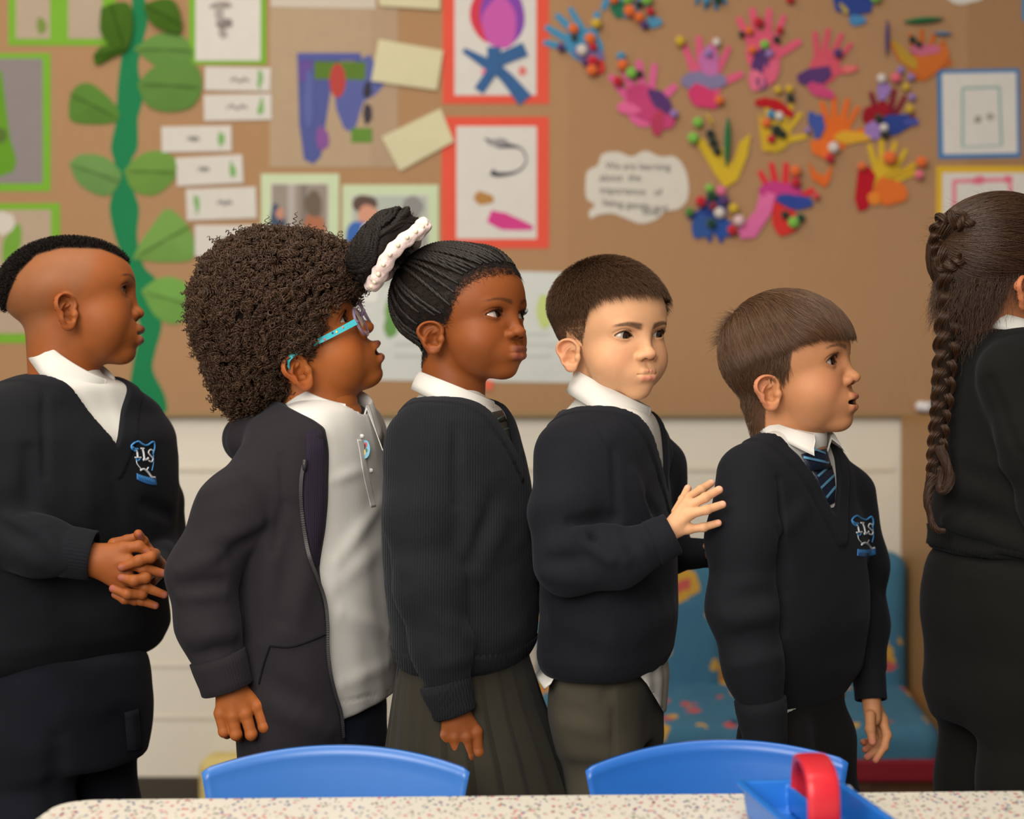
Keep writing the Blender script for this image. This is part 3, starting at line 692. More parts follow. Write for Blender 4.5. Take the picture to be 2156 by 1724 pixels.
def floral():
    m, nt, b = new_mat('blue_floral_print')
    tc = nt.nodes.new('ShaderNodeTexCoord'); N = nt.nodes.new; L = nt.links.new
    nz = N('ShaderNodeTexNoise'); nz.inputs['Scale'].default_value = 26; nz.inputs['Detail'].default_value = 2
    L(tc.outputs['Object'], nz.inputs['Vector'])
    ad = N('ShaderNodeMixRGB'); ad.blend_type = 'ADD'; ad.inputs['Fac'].default_value = .055
    L(tc.outputs['Object'], ad.inputs['Color1']); L(nz.outputs['Color'], ad.inputs['Color2'])
    base = N('ShaderNodeMix'); base.data_type = 'RGBA'
    base.inputs['A'].default_value = (*srgb(58, 112, 150), 1); base.inputs['B'].default_value = (*srgb(70, 128, 158), 1)
    L(nz.outputs['Fac'], base.inputs['Factor'])
    prev = base.outputs['Result']
    for sc, thr, c, rnd in ((9.5, .36, (206, 160, 62), .62), (9.5, .15, (200, 92, 84), .62), (15, .24, (196, 90, 92), .36), (19, .26, (206, 166, 80), .34), (12, .2, (40, 78, 116), .5)):
        v = N('ShaderNodeTexVoronoi'); v.inputs['Scale'].default_value = sc
        L(ad.outputs['Color'], v.inputs['Vector'])
        lt = N('ShaderNodeMath'); lt.operation = 'LESS_THAN'; lt.inputs[1].default_value = thr
        L(v.outputs['Distance'], lt.inputs[0])
        sp = N('ShaderNodeSeparateColor'); L(v.outputs['Color'], sp.inputs['Color'])
        l2 = N('ShaderNodeMath'); l2.operation = 'LESS_THAN'; l2.inputs[1].default_value = rnd; L(sp.outputs['Red'], l2.inputs[0])
        mu = N('ShaderNodeMath'); mu.operation = 'MULTIPLY'; L(lt.outputs[0], mu.inputs[0]); L(l2.outputs[0], mu.inputs[1])
        mx = N('ShaderNodeMix'); mx.data_type = 'RGBA'; mx.inputs['B'].default_value = (*srgb(*c), 1)
        L(mu.outputs[0], mx.inputs['Factor']); L(prev, mx.inputs['A']); prev = mx.outputs['Result']
    L(prev, b.inputs['Base Color']); b.inputs['Roughness'].default_value = .9
    return m
FLORAL = floral()
seat = thing('cushioned_seat', 'low seat with blue floral cushions below the white wall', 'seat', (460, 3400, 0))
def cushion(name, x0, x1, y0, y1, z0, z1, slope=0.0, r=34.0, parent=None, mat=None):
    c = np.array([(x0 + x1) / 2, (y0 + y1) / 2, (z0 + z1) / 2]); h = np.array([x1 - x0, y1 - y0, z1 - z0]) / 2 - r
    def f(P):
        q = P - c
        q = np.stack([q[:, 0], q[:, 1], q[:, 2] - slope * q[:, 1]], 1)
        a = np.abs(q) - h
        return np.sqrt((np.maximum(a, 0) ** 2).sum(1)) + np.minimum(a.max(1), 0) - r + 2.5 * wob(P, 150, 2)
    V, Q = poly_surface(f, c - h - r - 45, c + h + r + 45, 11)
    return mesh_obj(name, V, Q, mat or FLORAL, parent)
cushion('seat_cushion', 55, 874, 3205, 3560, 212, 312, .16, 36, seat)
cushion('back_cushion', 55, 474, 3480, 3584, 270, 612, 0, 40, seat)
cushion('back_cushion', 468, 876, 3480, 3584, 270, 614, 0, 40, seat)
rbox('front_rail', 52, 876, 3198, 3226, 176, 222, plain('dark_red_rail', (140, 30, 48), .6), seat, 6)
rbox('base', 60, 872, 3215, 3560, 0, 190, wood('brown_base', (104, 72, 50)), seat, 4)
rbox('base_support', 700, 730, 3205, 3222, 0, 180, wood('brown_support', (84, 58, 42)), seat, 3)
tag(mesh_obj('wall_clip', *join([ball(W(1938, 855, 3560), 12, 10, 8), box_vf(W(1944, 0, 3560)[0] - 3, W(1944, 0, 3560)[0] + 16, 3548, BD - 1, W(0, 866, 3560)[2], W(0, 846, 3560)[2])]), plain('white_clip_plastic', (226, 222, 226), .4)), 'small white plastic clip at the lower edge of the brown board', 'clip')
tag(cushion('yellow_cushion', -690, -560, 3470, 3575, 0, 165, 0, 30, None, plain('pale_yellow_cloth', (214, 196, 130), .9, .2, .1, 40)), 'pale yellow cushion on the floor against the white wall', 'cushion')

# ---- table, stationery caddy, chairs
def speck():
    m, nt, b = new_mat('speckled_laminate'); N = nt.nodes.new; L = nt.links.new
    tc = N('ShaderNodeTexCoord'); prev = None
    base = (*srgb(226, 221, 210), 1)
    for i, (sc, thr, c, rnd) in enumerate(((150, .30, (196, 92, 92), .30), (170, .30, (84, 96, 150), .28), (190, .32, (120, 118, 112), .36), (120, .26, (214, 150, 150), .3), (230, .3, (150, 160, 140), .3))):
        mp = N('ShaderNodeMapping'); mp.inputs['Location'].default_value = (i * 3.1, i * 1.7, 0); mp.inputs['Scale'].default_value = (1, .55, 1)
        L(tc.outputs['Object'], mp.inputs['Vector'])
        v = N('ShaderNodeTexVoronoi'); v.inputs['Scale'].default_value = sc; L(mp.outputs['Vector'], v.inputs['Vector'])
        lt = N('ShaderNodeMath'); lt.operation = 'LESS_THAN'; lt.inputs[1].default_value = thr; L(v.outputs['Distance'], lt.inputs[0])
        sp = N('ShaderNodeSeparateColor'); L(v.outputs['Color'], sp.inputs['Color'])
        l2 = N('ShaderNodeMath'); l2.operation = 'LESS_THAN'; l2.inputs[1].default_value = rnd; L(sp.outputs['Green'], l2.inputs[0])
        mu = N('ShaderNodeMath'); mu.operation = 'MULTIPLY'; L(lt.outputs[0], mu.inputs[0]); L(l2.outputs[0], mu.inputs[1])
        mx = N('ShaderNodeMix'); mx.data_type = 'RGBA'; mx.inputs['B'].default_value = (*srgb(*c), 1)
        L(mu.outputs[0], mx.inputs['Factor'])
        if prev is None: mx.inputs['A'].default_value = base
        else: L(prev, mx.inputs['A'])
        prev = mx.outputs['Result']
    L(prev, b.inputs['Base Color']); b.inputs['Roughness'].default_value = .35
    return m
TZ = 539.0
tb = thing('table', 'white speckled classroom table in the foreground', 'table', (220, 1330, 0))
def table_mesh(grow, z0, z1):
    A, B = np.array([-452.0, 1586]), np.array([1020.0, 1642]); dn = np.array([-6.0, -640.0])
    cs = [A, B, B + dn, A + np.array([-24, -640.0])]
    out = []
    for i in range(4):
        p, q, r = cs[i - 1], cs[i], cs[(i + 1) % 4]
        u, v = nrm(p - q), nrm(r - q); R = 42
        for t in np.linspace(0, 1, 7): out.append(q + u * R * (1 - t) ** 2 + v * R * t ** 2)
    P = np.array(out); c = P.mean(0); P = P + nrm(P - c) * grow; n = len(P)
    V = np.concatenate([np.c_[P, np.full(n, z0)], np.c_[P, np.full(n, z1)]])
    return V, [list(range(n)), list(range(n, 2 * n))[::-1]] + [[i, n + i, n + (i + 1) % n, (i + 1) % n] for i in range(n)]
mesh_obj('tabletop', *table_mesh(-1.2, TZ - 3, TZ), speck(), tb, smooth=False)
mesh_obj('table_edge', *table_mesh(0, TZ - 24, TZ - 1.0), plain('pale_table_edge', (206, 200, 188), .5), tb, smooth=False)
steel = plain('grey_steel', (120, 122, 126), .35, .6)
for x, y in ((-400, 1530), (960, 1590), (950, 1040), (-420, 990)):
    V, F = tube([(x, y, 1), (x, y, 200), (x, y, TZ - 24)], 15, 14)
    mesh_obj('leg', V, F, steel, tb)
    V, F = tube([(x, y, 0), (x, y, 14)], 18, 14)
    mesh_obj('foot_cap', V, F, plain('black_cap', (26, 26, 26), .6), tb)
def chair(label, cx, d, top, width, skew, colr):
    """moulded plastic school chair seen from the front over the table"""
    z_top = CAM_H - (top - 862) / F_PX * d
    x = (cx - 1078) / F_PX * d; w = width / F_PX * d
    t = thing('school_chair', label, 'chair', (x, d - 120, 0), 'blue school chairs')
    c = np.array([x, d, 0.0])
    nu, nv = 41, 15
    V = []
    for s in (0, 1):
        for j in range(nv):
            v = j / (nv - 1)                    # 0 bottom .. 1 top
            for i in range(nu):
                u = 2 * i / (nu - 1) - 1
                arch = z_top - 19.0 * abs(u) ** 2.1 - (2.5 if abs(u) > .985 else 0)
                zz = 395 + (arch - 395) * v
                hw = w / 2 * (0.90 + .10 * v) - (w * .05 * (1 - v))
                yy = d + 22 * (v - .5) - 34 * (u * u) + (16 * (1 - v) ** 2)
                edge = max(0, abs(u) - .93) / .07; te = max(0, v - .93) / .07
                roll = 7 * max(edge, te) ** 2
                th = 5.5 if s else 0
                V.append((c[0] + u * hw + skew * (zz - 480) * .0, yy - roll * 0 + th - (3.2 * max(edge, te) ** 2 if not s else -1.5 * max(edge, te) ** 2), zz + skew * u * 8))
    V = np.array(V); n = nu * nv; F = []
    for j in range(nv - 1):
        for i in range(nu - 1):
            a, b, e, f = j * nu + i, j * nu + i + 1, (j + 1) * nu + i + 1, (j + 1) * nu + i
            F += [[a, b, e, f], [n + f, n + e, n + b, n + a]]
    lp = [i for i in range(nu)] + [j * nu + nu - 1 for j in range(1, nv)] + [(nv - 1) * nu + i for i in range(nu - 2, -1, -1)] + [j * nu for j in range(nv - 2, 0, -1)]
    F += [[a, n + a, n + b, b] for a, b in zip(lp, lp[1:] + lp[:1])]
    mesh_obj('backrest', V, F, colr, t)
    # seat pan
    def sf(P):
        q = P - np.array([x, d - 165, 312])
        q = np.stack([q[:, 0], q[:, 1], q[:, 2] + 10 * np.exp(-(q[:, 0] / 90) ** 2) - 14 * sst(60, 150, q[:, 1])], 1)
        a = np.abs(q) - np.array([w * .44 - 22, 140 - 22, 1.5])
        return np.sqrt((np.maximum(a, 0) ** 2).sum(1)) + np.minimum(a.max(1), 0) - 5
    Vs, Q = poly_surface(sf, (x - w * .5, d - 320, 285), (x + w * .5, d - 10, 350), 6)
    mesh_obj('seat', Vs, Q, colr, t)
    for sd in (-1, 1):
        V, F = tube(spline([(x + sd * w * .40, d + 2, 430), (x + sd * w * .40, d - 14, 350), (x + sd * w * .39, d - 40, 305), (x + sd * w * .38, d - 110, 296)], 16), 13, 10)
        mesh_obj('back_bracket', V, F, colr, t)
        for yy, yb in ((d - 45, d + 12), (d - 260, d - 300)):
            V, F = tube([(x + sd * w * .38, yy, 300), (x + sd * w * .43, (yy + yb) / 2, 150), (x + sd * w * .47, yb, 2)], 9.5, 10)
            mesh_obj('leg', V, F, steel, t)
    return t
blue_pl = plain('glossy_blue_plastic', (38, 104, 192), .32, .5, .03, 60)
blue_pl2 = plain('glossy_blue_plastic_light', (58, 116, 196), .32, .5, .03, 60)
chair('blue plastic school chair in front of the braided girl and the boy with glasses', 712, 1722, 1574, 556, 0.0, blue_pl2)
chair('blue plastic school chair in front of the boy with the striped tie', 1503, 1732, 1563, 545, 0.6, blue_pl)
# stationery caddy
cd = thing('stationery_caddy', 'blue plastic caddy with a red handle on the speckled table', 'caddy', (W(1710, 0, 1450)[0], 1450, TZ))
def caddy_f(P):
    c = np.array([W(1712, 0, 1450)[0], 1446.0, TZ + 18])
    q = P - c
    a = math.radians(-7); q = np.stack([q[:, 0] * math.cos(a) - q[:, 1] * math.sin(a), q[:, 0] * math.sin(a) + q[:, 1] * math.cos(a), q[:, 2]], 1)
    k = 1 + .0022 * q[:, 2]
    b = np.abs(np.stack([q[:, 0] / k, q[:, 1] / k, q[:, 2]], 1)) - np.array([45.0, 78, 18]) + 6
    o = np.sqrt((np.maximum(b, 0) ** 2).sum(1)) + np.minimum(b.max(1), 0) - 6
    b2 = np.abs(np.stack([q[:, 0] / k, q[:, 1] / k, q[:, 2] - 4], 1)) - np.array([42.2, 75.2, 18]) + 5
    i = np.sqrt((np.maximum(b2, 0) ** 2).sum(1)) + np.minimum(b2.max(1), 0) - 5
    o = np.maximum(o, q[:, 2] - 15)
    rim = np.abs(q[:, 2] - 14) - 2.2
    rim = np.maximum(rim, np.maximum(np.abs(q[:, 0] / k) - 49, np.abs(q[:, 1] / k) - 82))
    o = np.minimum(o, rim)
    wall = np.maximum(np.abs(q[:, 0]) - 1.6, np.abs(q[:, 1]) - 76); wall = np.maximum(wall, np.abs(q[:, 2]) - 12)
    return np.minimum(smax(o, -i, 1), wall)
V, Q = poly_surface(caddy_f, W(1712, 0, 1450) * np.array([1, 0, 0]) + np.array([-75, 1335, TZ - 1]), W(1712, 0, 1450) * np.array([1, 0, 0]) + np.array([75, 1545, TZ + 66]), 2.0)
mesh_obj('tray', V, Q, plain('bright_blue_plastic', (30, 112, 204), .35, .5), cd)
hp = spline([W(1736, 1765, 1380), W(1735, 1710, 1380), W(1733, 1662, 1382), W(1728, 1630, 1392), W(1716, 1602, 1428), W(1706, 1594, 1466), W(1700, 1600, 1494), W(1697, 1632, 1512), W(1696, 1700, 1514)], 40)
T_ = nrm(np.gradient(hp, axis=0)); sx_ = np.array([1.0, .12, 0]); n_ = nrm(np.cross(T_, sx_)); V = []
for i in range(40):
    for a in np.linspace(0, 2 * np.pi, 16, endpoint=False):
        ca, sa = math.cos(a), math.sin(a)
        V.append(hp[i] + sx_ * 14.5 * np.sign(ca) * abs(ca) ** .5 + n_[i] * 4.2 * np.sign(sa) * abs(sa) ** .6)
F = [[i * 16 + j, i * 16 + (j + 1) % 16, (i + 1) * 16 + (j + 1) % 16, (i + 1) * 16 + j] for i in range(39) for j in range(16)] + [list(range(16))[::-1], list(range(39 * 16, 640))]
mesh_obj('handle', np.array(V), F, plain('red_plastic', (204, 36, 50), .35, .5), cd, label='red arched handle')
mk = [brush([(1766, 1668), (1772, 1656), (1780, 1664), (1786, 1655), (1795, 1662)], 5), brush([(1770, 1674), (1790, 1670)], 3)]
for p in mk:
    F0 = []
    for x, y in p: F0.append(W(x, y, 1518))
    F0 = np.array(F0); n = len(F0); B0 = F0 + [0, 1.0, 0]
    mesh_obj('white_mark', np.concatenate([F0, B0]), [list(range(n)), list(range(n, 2 * n))[::-1]] + [[i, n + i, n + (i + 1) % n, (i + 1) % n] for i in range(n)], plain('white_print', (220, 226, 232), .5), cd, smooth=False)
# ------------------------------------------------------------------ heads
def head_cfg(**k):
    H = dict(w=1.0, nose_w=1.0, nose_l=0.0, nose_h=0.0, lips=1.0, prog=0.0, open=0.0, smile=0.0, ul=1.0, chin=0.0, cheek=1.0, jaw=1.0,
             eye_h=1.0, eye_tilt=4.0, lz=0.88, ear_out=28.0, ear_s=1.0, ear_x=0.0, ear_z=-24.0, occ=0.0, top=0.0, fore=0.0, lid=0.0)
    H.update(k)
    return H

def skull(P, H):
    w = H['w']
    d = ell(P, (-2 + H['occ'] / 2, 0, 32 + H['top'] / 2), (83 - H['occ'] / 2, 69 * w, 71 + H['top'] / 2))
    d = smin(d, ell(P, (28 + H['fore'], 0, 22 + H['top'] * .3), (54, 61 * w, 54 + H['top'] * .3)), 18)
    return d

def almond(Q, H):
    """2-D distance of the eye opening, Q with y folded; eye centre (63,28,0)"""
    e = np.radians(H['eye_tilt'])
    # rotate outward so the opening follows the curve of the face
    a = np.radians(12)
    dx, dy, dz = Q[:, 0] - 60, Q[:, 1] - 28.5, Q[:, 2]
    u = dy * math.cos(a) - dx * math.sin(a) * 0.6
    u, v = u * math.cos(e) + dz * math.sin(e), -u * math.sin(e) + dz * math.cos(e)
    A = 12.6
    hu, hl = 5.8 * H['eye_h'] - H['lid'], 4.0 * H['eye_h']
    R1 = (A * A + hu * hu) / (2 * hu); R2 = (A * A + hl * hl) / (2 * hl)
    up = np.sqrt(u * u + (v - hu + R1) ** 2) - R1
    dn = np.sqrt(u * u + (v + hl - R2) ** 2) - R2
    return np.maximum(up, dn), up, dn, u, v

def warp(P, H):
    """children's lower faces are short: squash everything under the eye line"""
    P = P.copy()
    P[:, 2] = np.where(P[:, 2] < 0, P[:, 2] / H['lz'], P[:, 2])
    return P

def lips_d(P, Q, H):
    L = H['lips']; pg = H['prog']; sm = H['smile']; op = H['open']
    cz = -55.0 + sm
    up1 = cap(Q, (66 + pg * .3, 19.0, cz), (81.5 + pg, 8, -50.5 + op * .35), 2.4, 3.6 * L)
    up2 = cap(Q, (81.5 + pg, 8, -50.5 + op * .35), (83.8 + pg, 2.5, -49.9 + op * .35), 3.6 * L, 3.6 * L)
    up = smin(up1, up2, 3) + (1 - H['ul']) * 2.5
    zl = -59.4 - op * .65; bk = op * .35
    lo1 = cap(Q, (66 + pg * .3, 18.5, cz - 1.0), (79.2 + pg - bk, 9, zl), 2.4, 4.0 * L)
    lo2 = cap(Q, (79.2 + pg - bk, 9, zl), (81.2 + pg - bk, 0, zl - .3), 4.0 * L, 4.4 * L)
    lo = smin(lo1, lo2, 3)
    return up, lo

def ear_d(Q, H):
    """ear in folded coords"""
    s = H['ear_s']
    fl = np.radians(H['ear_out']); tl = np.radians(-12)
    p = (Q - np.array([H['ear_x'] - 5, 66 * H['w'], H['ear_z']])) / (s * np.array([1.22, 1.0, 1.0]))
    # ear axes: u forward along the plate, v up, w outward normal
    fu = np.array([math.cos(fl), -math.sin(fl), 0]); fw = np.array([math.sin(fl), math.cos(fl), 0]); fv = np.array([0, 0, 1.0])
    fu, fv = fu * math.cos(tl) + fv * math.sin(tl), -fu * math.sin(tl) + fv * math.cos(tl)
    u, v, w = p @ fu, p @ fv, p @ fw
    d2 = smin(np.sqrt((u + 2) ** 2 + ((v - 8) * 1.0) ** 2) - 15.5, np.sqrt((u - 3) ** 2 + (v + 8) ** 2) - 11.5, 8)
    d2 = smin(d2, np.sqrt((u - 5.5) ** 2 + (v + 17) ** 2) - 7, 5)
    front = sst(4, 12, u)
    rim = 4.8 * np.exp(-((d2 + 2.6) / 2.4) ** 2) * (1 - 0.7 * front) * (1 - 0.6 * sst(-12, -20, v))
    basin = -3.6 * sst(-3.5, -7.0, d2) * sst(-17, -9, v)
    ridge_u = np.interp(v, [-14, -8, 0, 8, 14], [3.0, -3.0, -6.0, -3.5, 1.5])
    anti = 3.4 * np.exp(-((u - ridge_u) / 2.3) ** 2) * sst(-16, -9, v) * sst(15, 8, v) + 2.0 * np.exp(-((u - 2.5 - (v - 6) * .6) / 1.8) ** 2) * sst(4, 7, v) * sst(14, 9, v)
    conch = -6.5 * np.exp(-(((u - 4.5) / 6.0) ** 2 + ((v + 3.0) / 8.0) ** 4))
    w0 = rim + anti + basin + conch + 0.012 * (u - 8) ** 2 * (u < 8) * 0.6
    d = smax(d2, np.abs(w - w0) - 2.3, 2.6)
    tr = np.sqrt((u - 11.5) ** 2 + ((v + 2.5) * 0.8) ** 2 + ((w - 0.5) * 0.9) ** 2) - 3.8
    d = smin(d, tr, 3)
    lobe = np.sqrt((u - 5.0) ** 2 + (v + 17.5) ** 2 + ((w - .5) * 1.7) ** 2) - 6.2
    d = smin(d, lobe, 3)
    return d * s

def head_base(P, H):
    """head without eyes' opening or ears (also used by hair)"""
    w = H['w']
    Q = np.stack([P[:, 0], np.abs(P[:, 1]), P[:, 2]], 1)
    d = skull(P, H)
    d = smin(d, ell(P, (28, 0, -32), (46, 53 * w, 44)), 22)
    d = smin(d, ell(P, (32, 0, -58), (37, 43 * w * H['jaw'], 29)), 16)
    d = smin(d, ell(Q, (44, 28 * w, -35), (25 * H['cheek'], 26 * H['cheek'], 26 * H['cheek'])), 20)
    d = smin(d, ell(P, (58 + H['chin'], 0, -77), (16, 17, 14)), 14)
    d = smin(d, ell(P, (61.5 + H['prog'] * .8, 0, -53), (21, 27, 20)), 12)
    return d, Q

def head_f(P, H, neck=None):
    P0 = P
    P = warp(P, H)
    d, Q = head_base(P, H)
    nw, nl, nh = H['nose_w'], H['nose_l'], H['nose_h'] + 3
    # sockets and brow
    d = smax(d, -ell(Q, (84, 28, 0), (15, 15, 9)), 11)
    d = smin(d, ell(Q, (63, 24, 14), (13, 18, 6.5)), 9)
    # nose
    d = smin(d, cap(P, (74, 0, 5), (83 + nl, 0, -24 + nh), 5.0, 6.2), 9)
    d = smin(d, ell(P, (85.5 + nl, 0, -30 + nh), (8.6, 8.2 * nw, 7.4)), 5)
    d = smin(d, ell(Q, (78.5 + nl * .6, 9.2 * nw, -33 + nh), (8.0, 5.6 * nw, 6.0)), 4)
    d = smax(d, -ell(Q, (84.5 + nl * .8, 5.4 * nw, -38.5 + nh), (4.6, 2.5 * nw, 3.2)), 2.0)
    # philtrum and nasolabial hollow
    d = d + 0.9 * np.exp(-(P[:, 1] / 3.2) ** 2 - ((P[:, 2] + 42) / 4.0) ** 2) * (P[:, 0] > 55)
    # lips
    up, lo = lips_d(P, Q, H)
    d = smin(d, up, 5.0); d = smin(d, lo, 5.0)
    op = H['open']
    mz = -55.4 + H['smile'] * (Q[:, 1] / 20.0) ** 2 - op * 0.15 * (1 - np.clip(Q[:, 1] / 19, 0, 1) ** 2)
    hh = 0.28 + 0.3 * min(op, 1) + op * 0.62 * np.sqrt(np.clip(1 - (Q[:, 1] / 17.0) ** 2, 0, 1))
    slit = smax(np.abs(P[:, 2] - mz) - hh, Q[:, 1] - 17.0, 1.5)
    slit = np.maximum(slit, (60 if op > 1 else 74) - P[:, 0])
    d = smax(d, -slit, 1.6)
    d = d + 0.8 * np.exp(-((P[:, 2] + 69.5 + op) / 3.5) ** 2 - (P[:, 1] / 13.0) ** 2) * (P[:, 0] > 55)
    # lids
    al, upc, dnc, u, v = almond(Q, H)
    E = np.array([60.0, 28.5, 0.0])
    r = np.sqrt(((Q - E) ** 2).sum(1))
    fwd = Q[:, 0] > 60
    d = smin(d, r - 13.1, 4.5)
    crease = np.exp(-((upc - 3.4) / 0.8) ** 2) * sst(0, 3, v) * (np.abs(u) < 15) * fwd * (r < 19)
    d = d + 0.9 * crease
    bag = np.exp(-((dnc - 4.5) / 1.3) ** 2) * (v < -2) * (np.abs(u) < 11) * fwd * (r < 20)
    d = d + 0.35 * bag
    d = smax(d, -np.maximum(np.maximum(al, 58 - Q[:, 0]), r - 17), 0.7)
    # ears
    d = smin(d, ear_d(Q, H), 2.5)
    if neck is not None:
        nb, r0, r1 = neck
        d = smin(d, cap(P0, (-16, 0, -32), nb, r0, r1), 12)
    return d

def head_colour(P, H, C):
    """C: dict of linear colours"""
    P = warp(P, H)
    Q = np.stack([P[:, 0], np.abs(P[:, 1]), P[:, 2]], 1)
    col_ = np.tile(C['skin'], (len(P), 1))
    def mixin(w, c):
        nonlocal col_
        w = np.clip(w, 0, 1)[:, None]
        col_ = col_ * (1 - w) + np.asarray(c) * w
    front = sst(45, 60, P[:, 0])
    # cheeks and nose tip warmer
    ck = np.exp(-(((Q[:, 0] - 66) / 22) ** 2 + ((Q[:, 1] - 36) / 18) ** 2 + ((Q[:, 2] + 30) / 18) ** 2))
    mixin(ck * C.get('cheek_w', 0.35), C['cheek'])
    ns = np.exp(-((Q[:, 1] / 12) ** 2 + ((Q[:, 2] + 31) / 9) ** 2)) * (P[:, 0] > 74)
    mixin(ns * 0.25, C['cheek'])
    # ears
    er = sst(2.0, 0.0, ear_d(Q, H)) * sst(64, 70, Q[:, 1])
    mixin(er * 0.35, C['cheek'])
    # lips
    up, lo = lips_d(P, Q, H)
    lw = np.maximum(sst(1.2, -0.2, up), sst(1.2, -0.2, lo)) * (P[:, 0] > 60)
    mixin(sst(1.4, -0.3, up) * front, C['lip_u']); mixin(sst(1.2, -0.3, lo) * front, C['lip_l'])
    op = H['open']
    mz = -55.4 + H['smile'] * (Q[:, 1] / 20.0) ** 2 - op * 0.15
    inside = sst(81.5 + H['prog'], 78.5 + H['prog'], P[:, 0] + (Q[:, 1] / 12.0) ** 2 * 3) * (np.abs(P[:, 2] - mz) < 1.2 + op * .62) * (Q[:, 1] < 9 + op * 2.0) * (P[:, 0] > 58)
    mixin(inside * 0.9, (0.02, 0.006, 0.005))
    # nostrils
    no = sst(1.0, 0.0, ell(Q, (84.5 + H['nose_l'] * .8, 5.4 * H['nose_w'], -35.5 + H['nose_h']), (4.8, 2.8 * H['nose_w'], 3.4)))
    mixin(no * 0.8, C['skin'] * 0.15)
    # brows
    al, upc, dnc, u, v = almond(Q, H)
    t = (Q[:, 1] - 10) / 36.0
    bz = C.get('brow_z', 15.0) + 4.5 * np.sin(np.clip(t, 0, 1) * 2.3) - 3.0 * np.clip(t - .55, 0, 1)
    bh = (3.4 - 2.2 * np.clip(t, 0, 1)) * C.get('brow_t', 1.0)
    bw = sst(1.25, 0.5, np.abs(Q[:, 2] - bz) / bh) * sst(-0.12, 0.08, t) * sst(1.08, 0.85, t) * (P[:, 0] > 40)
    mixin(bw * C.get('brow_w', 0.8) * (0.85 + 0.15 * wob(P, 3.0, 2)), C['brow'])
    # lash lines
    lash = sst(1.5, 0.3, np.abs(upc)) * (v > -1.5) * (np.abs(u) < 13.5) * (P[:, 0] > 60) * (al < 2.0)
    mixin(lash * 0.95, (0.006, 0.004, 0.003))
    lash2 = sst(0.9, 0.1, np.abs(dnc)) * (v < 0.5) * (np.abs(u) < 12) * (P[:, 0] > 60) * (al < 1.5)
    mixin(lash2 * 0.55, C['skin'] * 0.25)
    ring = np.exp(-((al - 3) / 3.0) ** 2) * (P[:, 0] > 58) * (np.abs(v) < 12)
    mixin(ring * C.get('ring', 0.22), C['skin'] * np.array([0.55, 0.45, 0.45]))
    return col_

# hair line: height above which scalp carries hair, by azimuth (0 front .. 180 back)
def hairline(P, tab):
    az = np.degrees(np.arctan2(np.abs(P[:, 1]), P[:, 0] - 0.0))
    return P[:, 2] - np.interp(az, [t[0] for t in tab], [t[1] for t in tab])

def eye_mesh(n=28):
    V, F, ang = [], [], []
    R = 12.0
    rings = [0.0, .05, .1, .15, .185, .2, .23, .28, .33, .38, .43, .46, .495, .52, .555, .575, .62, .75, 1.0, 1.3, 1.6, 2.0, 2.5, 3.1415]
    for a in rings:
        rr = R + 0.9 * max(0, 1 - (a / 0.5) ** 2)
        for k in range(n):
            t = 2 * math.pi * k / n
            V.append((rr * math.cos(a), rr * math.sin(a) * math.cos(t), rr * math.sin(a) * math.sin(t))); ang.append((a, t))
    for i in range(len(rings) - 1):
        for k in range(n):
            F.append([i * n + k, i * n + (k + 1) % n, (i + 1) * n + (k + 1) % n, (i + 1) * n + k])
    return np.array(V), F, np.array(ang)
EYE_V, EYE_F, EYE_A = eye_mesh()
MAT_EYE = attr_mat('eye_glossy', 0.06, 0.55)

def make_eyes(root, o, R, s, H, gaze, iris):
    """two eye children; gaze: world direction"""
    for sd in (-1, 1):
        c = o + s * (R @ np.array([59.4, sd * 28.5, 0]))
        g = nrm(gaze)
        y = nrm(np.cross([0, 0, 1.0], g)); z = np.cross(g, y)
        M = np.stack([g, y, z], 1)
        a, t = EYE_A[:, 0], EYE_A[:, 1]
        colr = np.tile(srgb(172, 160, 150), (len(a), 1))
        colr[a > 0.8] = srgb(214, 190, 180)
        ir = (a < 0.56); colr[ir] = srgb(*iris)[None] * (0.75 + 0.5 * np.abs(np.sin(t[ir] * 7)))[:, None]
        colr[(a > 0.50) & (a < 0.57)] = srgb(*iris) * 0.3
        colr[a < 0.22] = 0.004
        mesh_obj('eye', c + s * (EYE_V @ M.T), EYE_F, MAT_EYE, root, colours=colr)
# ------------------------------------------------------------------ people: pose tables
def skin_c(base, cheek, lu, ll, brow, **k):
    d = dict(skin=srgb(*base), cheek=srgb(*cheek), lip_u=srgb(*lu), lip_l=srgb(*ll), brow=srgb(*brow)); d.update(k)
    return d
PEOPLE = {}
def person_cfg(key, px, py, d, yaw, pitch, roll, s, H, C, gaze, iris):
    PEOPLE[key] = dict(o=W(px, py, d), R=frame(yaw, pitch, roll), s=s, H=H, C=C, gaze=np.array(gaze, float), iris=iris, d=d, yaw=yaw)

DARK = skin_c((138, 75, 33), (142, 70, 32), (108, 58, 42), (146, 78, 62), (38, 24, 18), brow_w=0.75, ring=0.3)
person_cfg('p1', 146, 634, 2040, -13, 8, -6, 0.99, head_cfg(prog=2, lips=1.25, nose_w=1.15, nose_l=-2, nose_h=0, open=4, ear_out=34, lz=1.0, top=-24, fore=2),
           skin_c((150, 84, 40), (152, 76, 36), (112, 62, 50), (150, 88, 78), (40, 26, 20), ring=0.3), (0.97, 0.2, 0.1), (40, 22, 14))
person_cfg('p2', 624, 732, 2000, 3, 30.5, 9, 1.06, head_cfg(prog=1.5, lips=1.15, nose_w=1.1, nose_l=-1, nose_h=3, open=7, ear_out=30, lz=0.95),
           skin_c((166, 94, 44), (172, 84, 44), (140, 76, 58), (188, 106, 92), (52, 32, 22), ring=0.25), (0.9, -0.05, 0.42), (44, 24, 14))
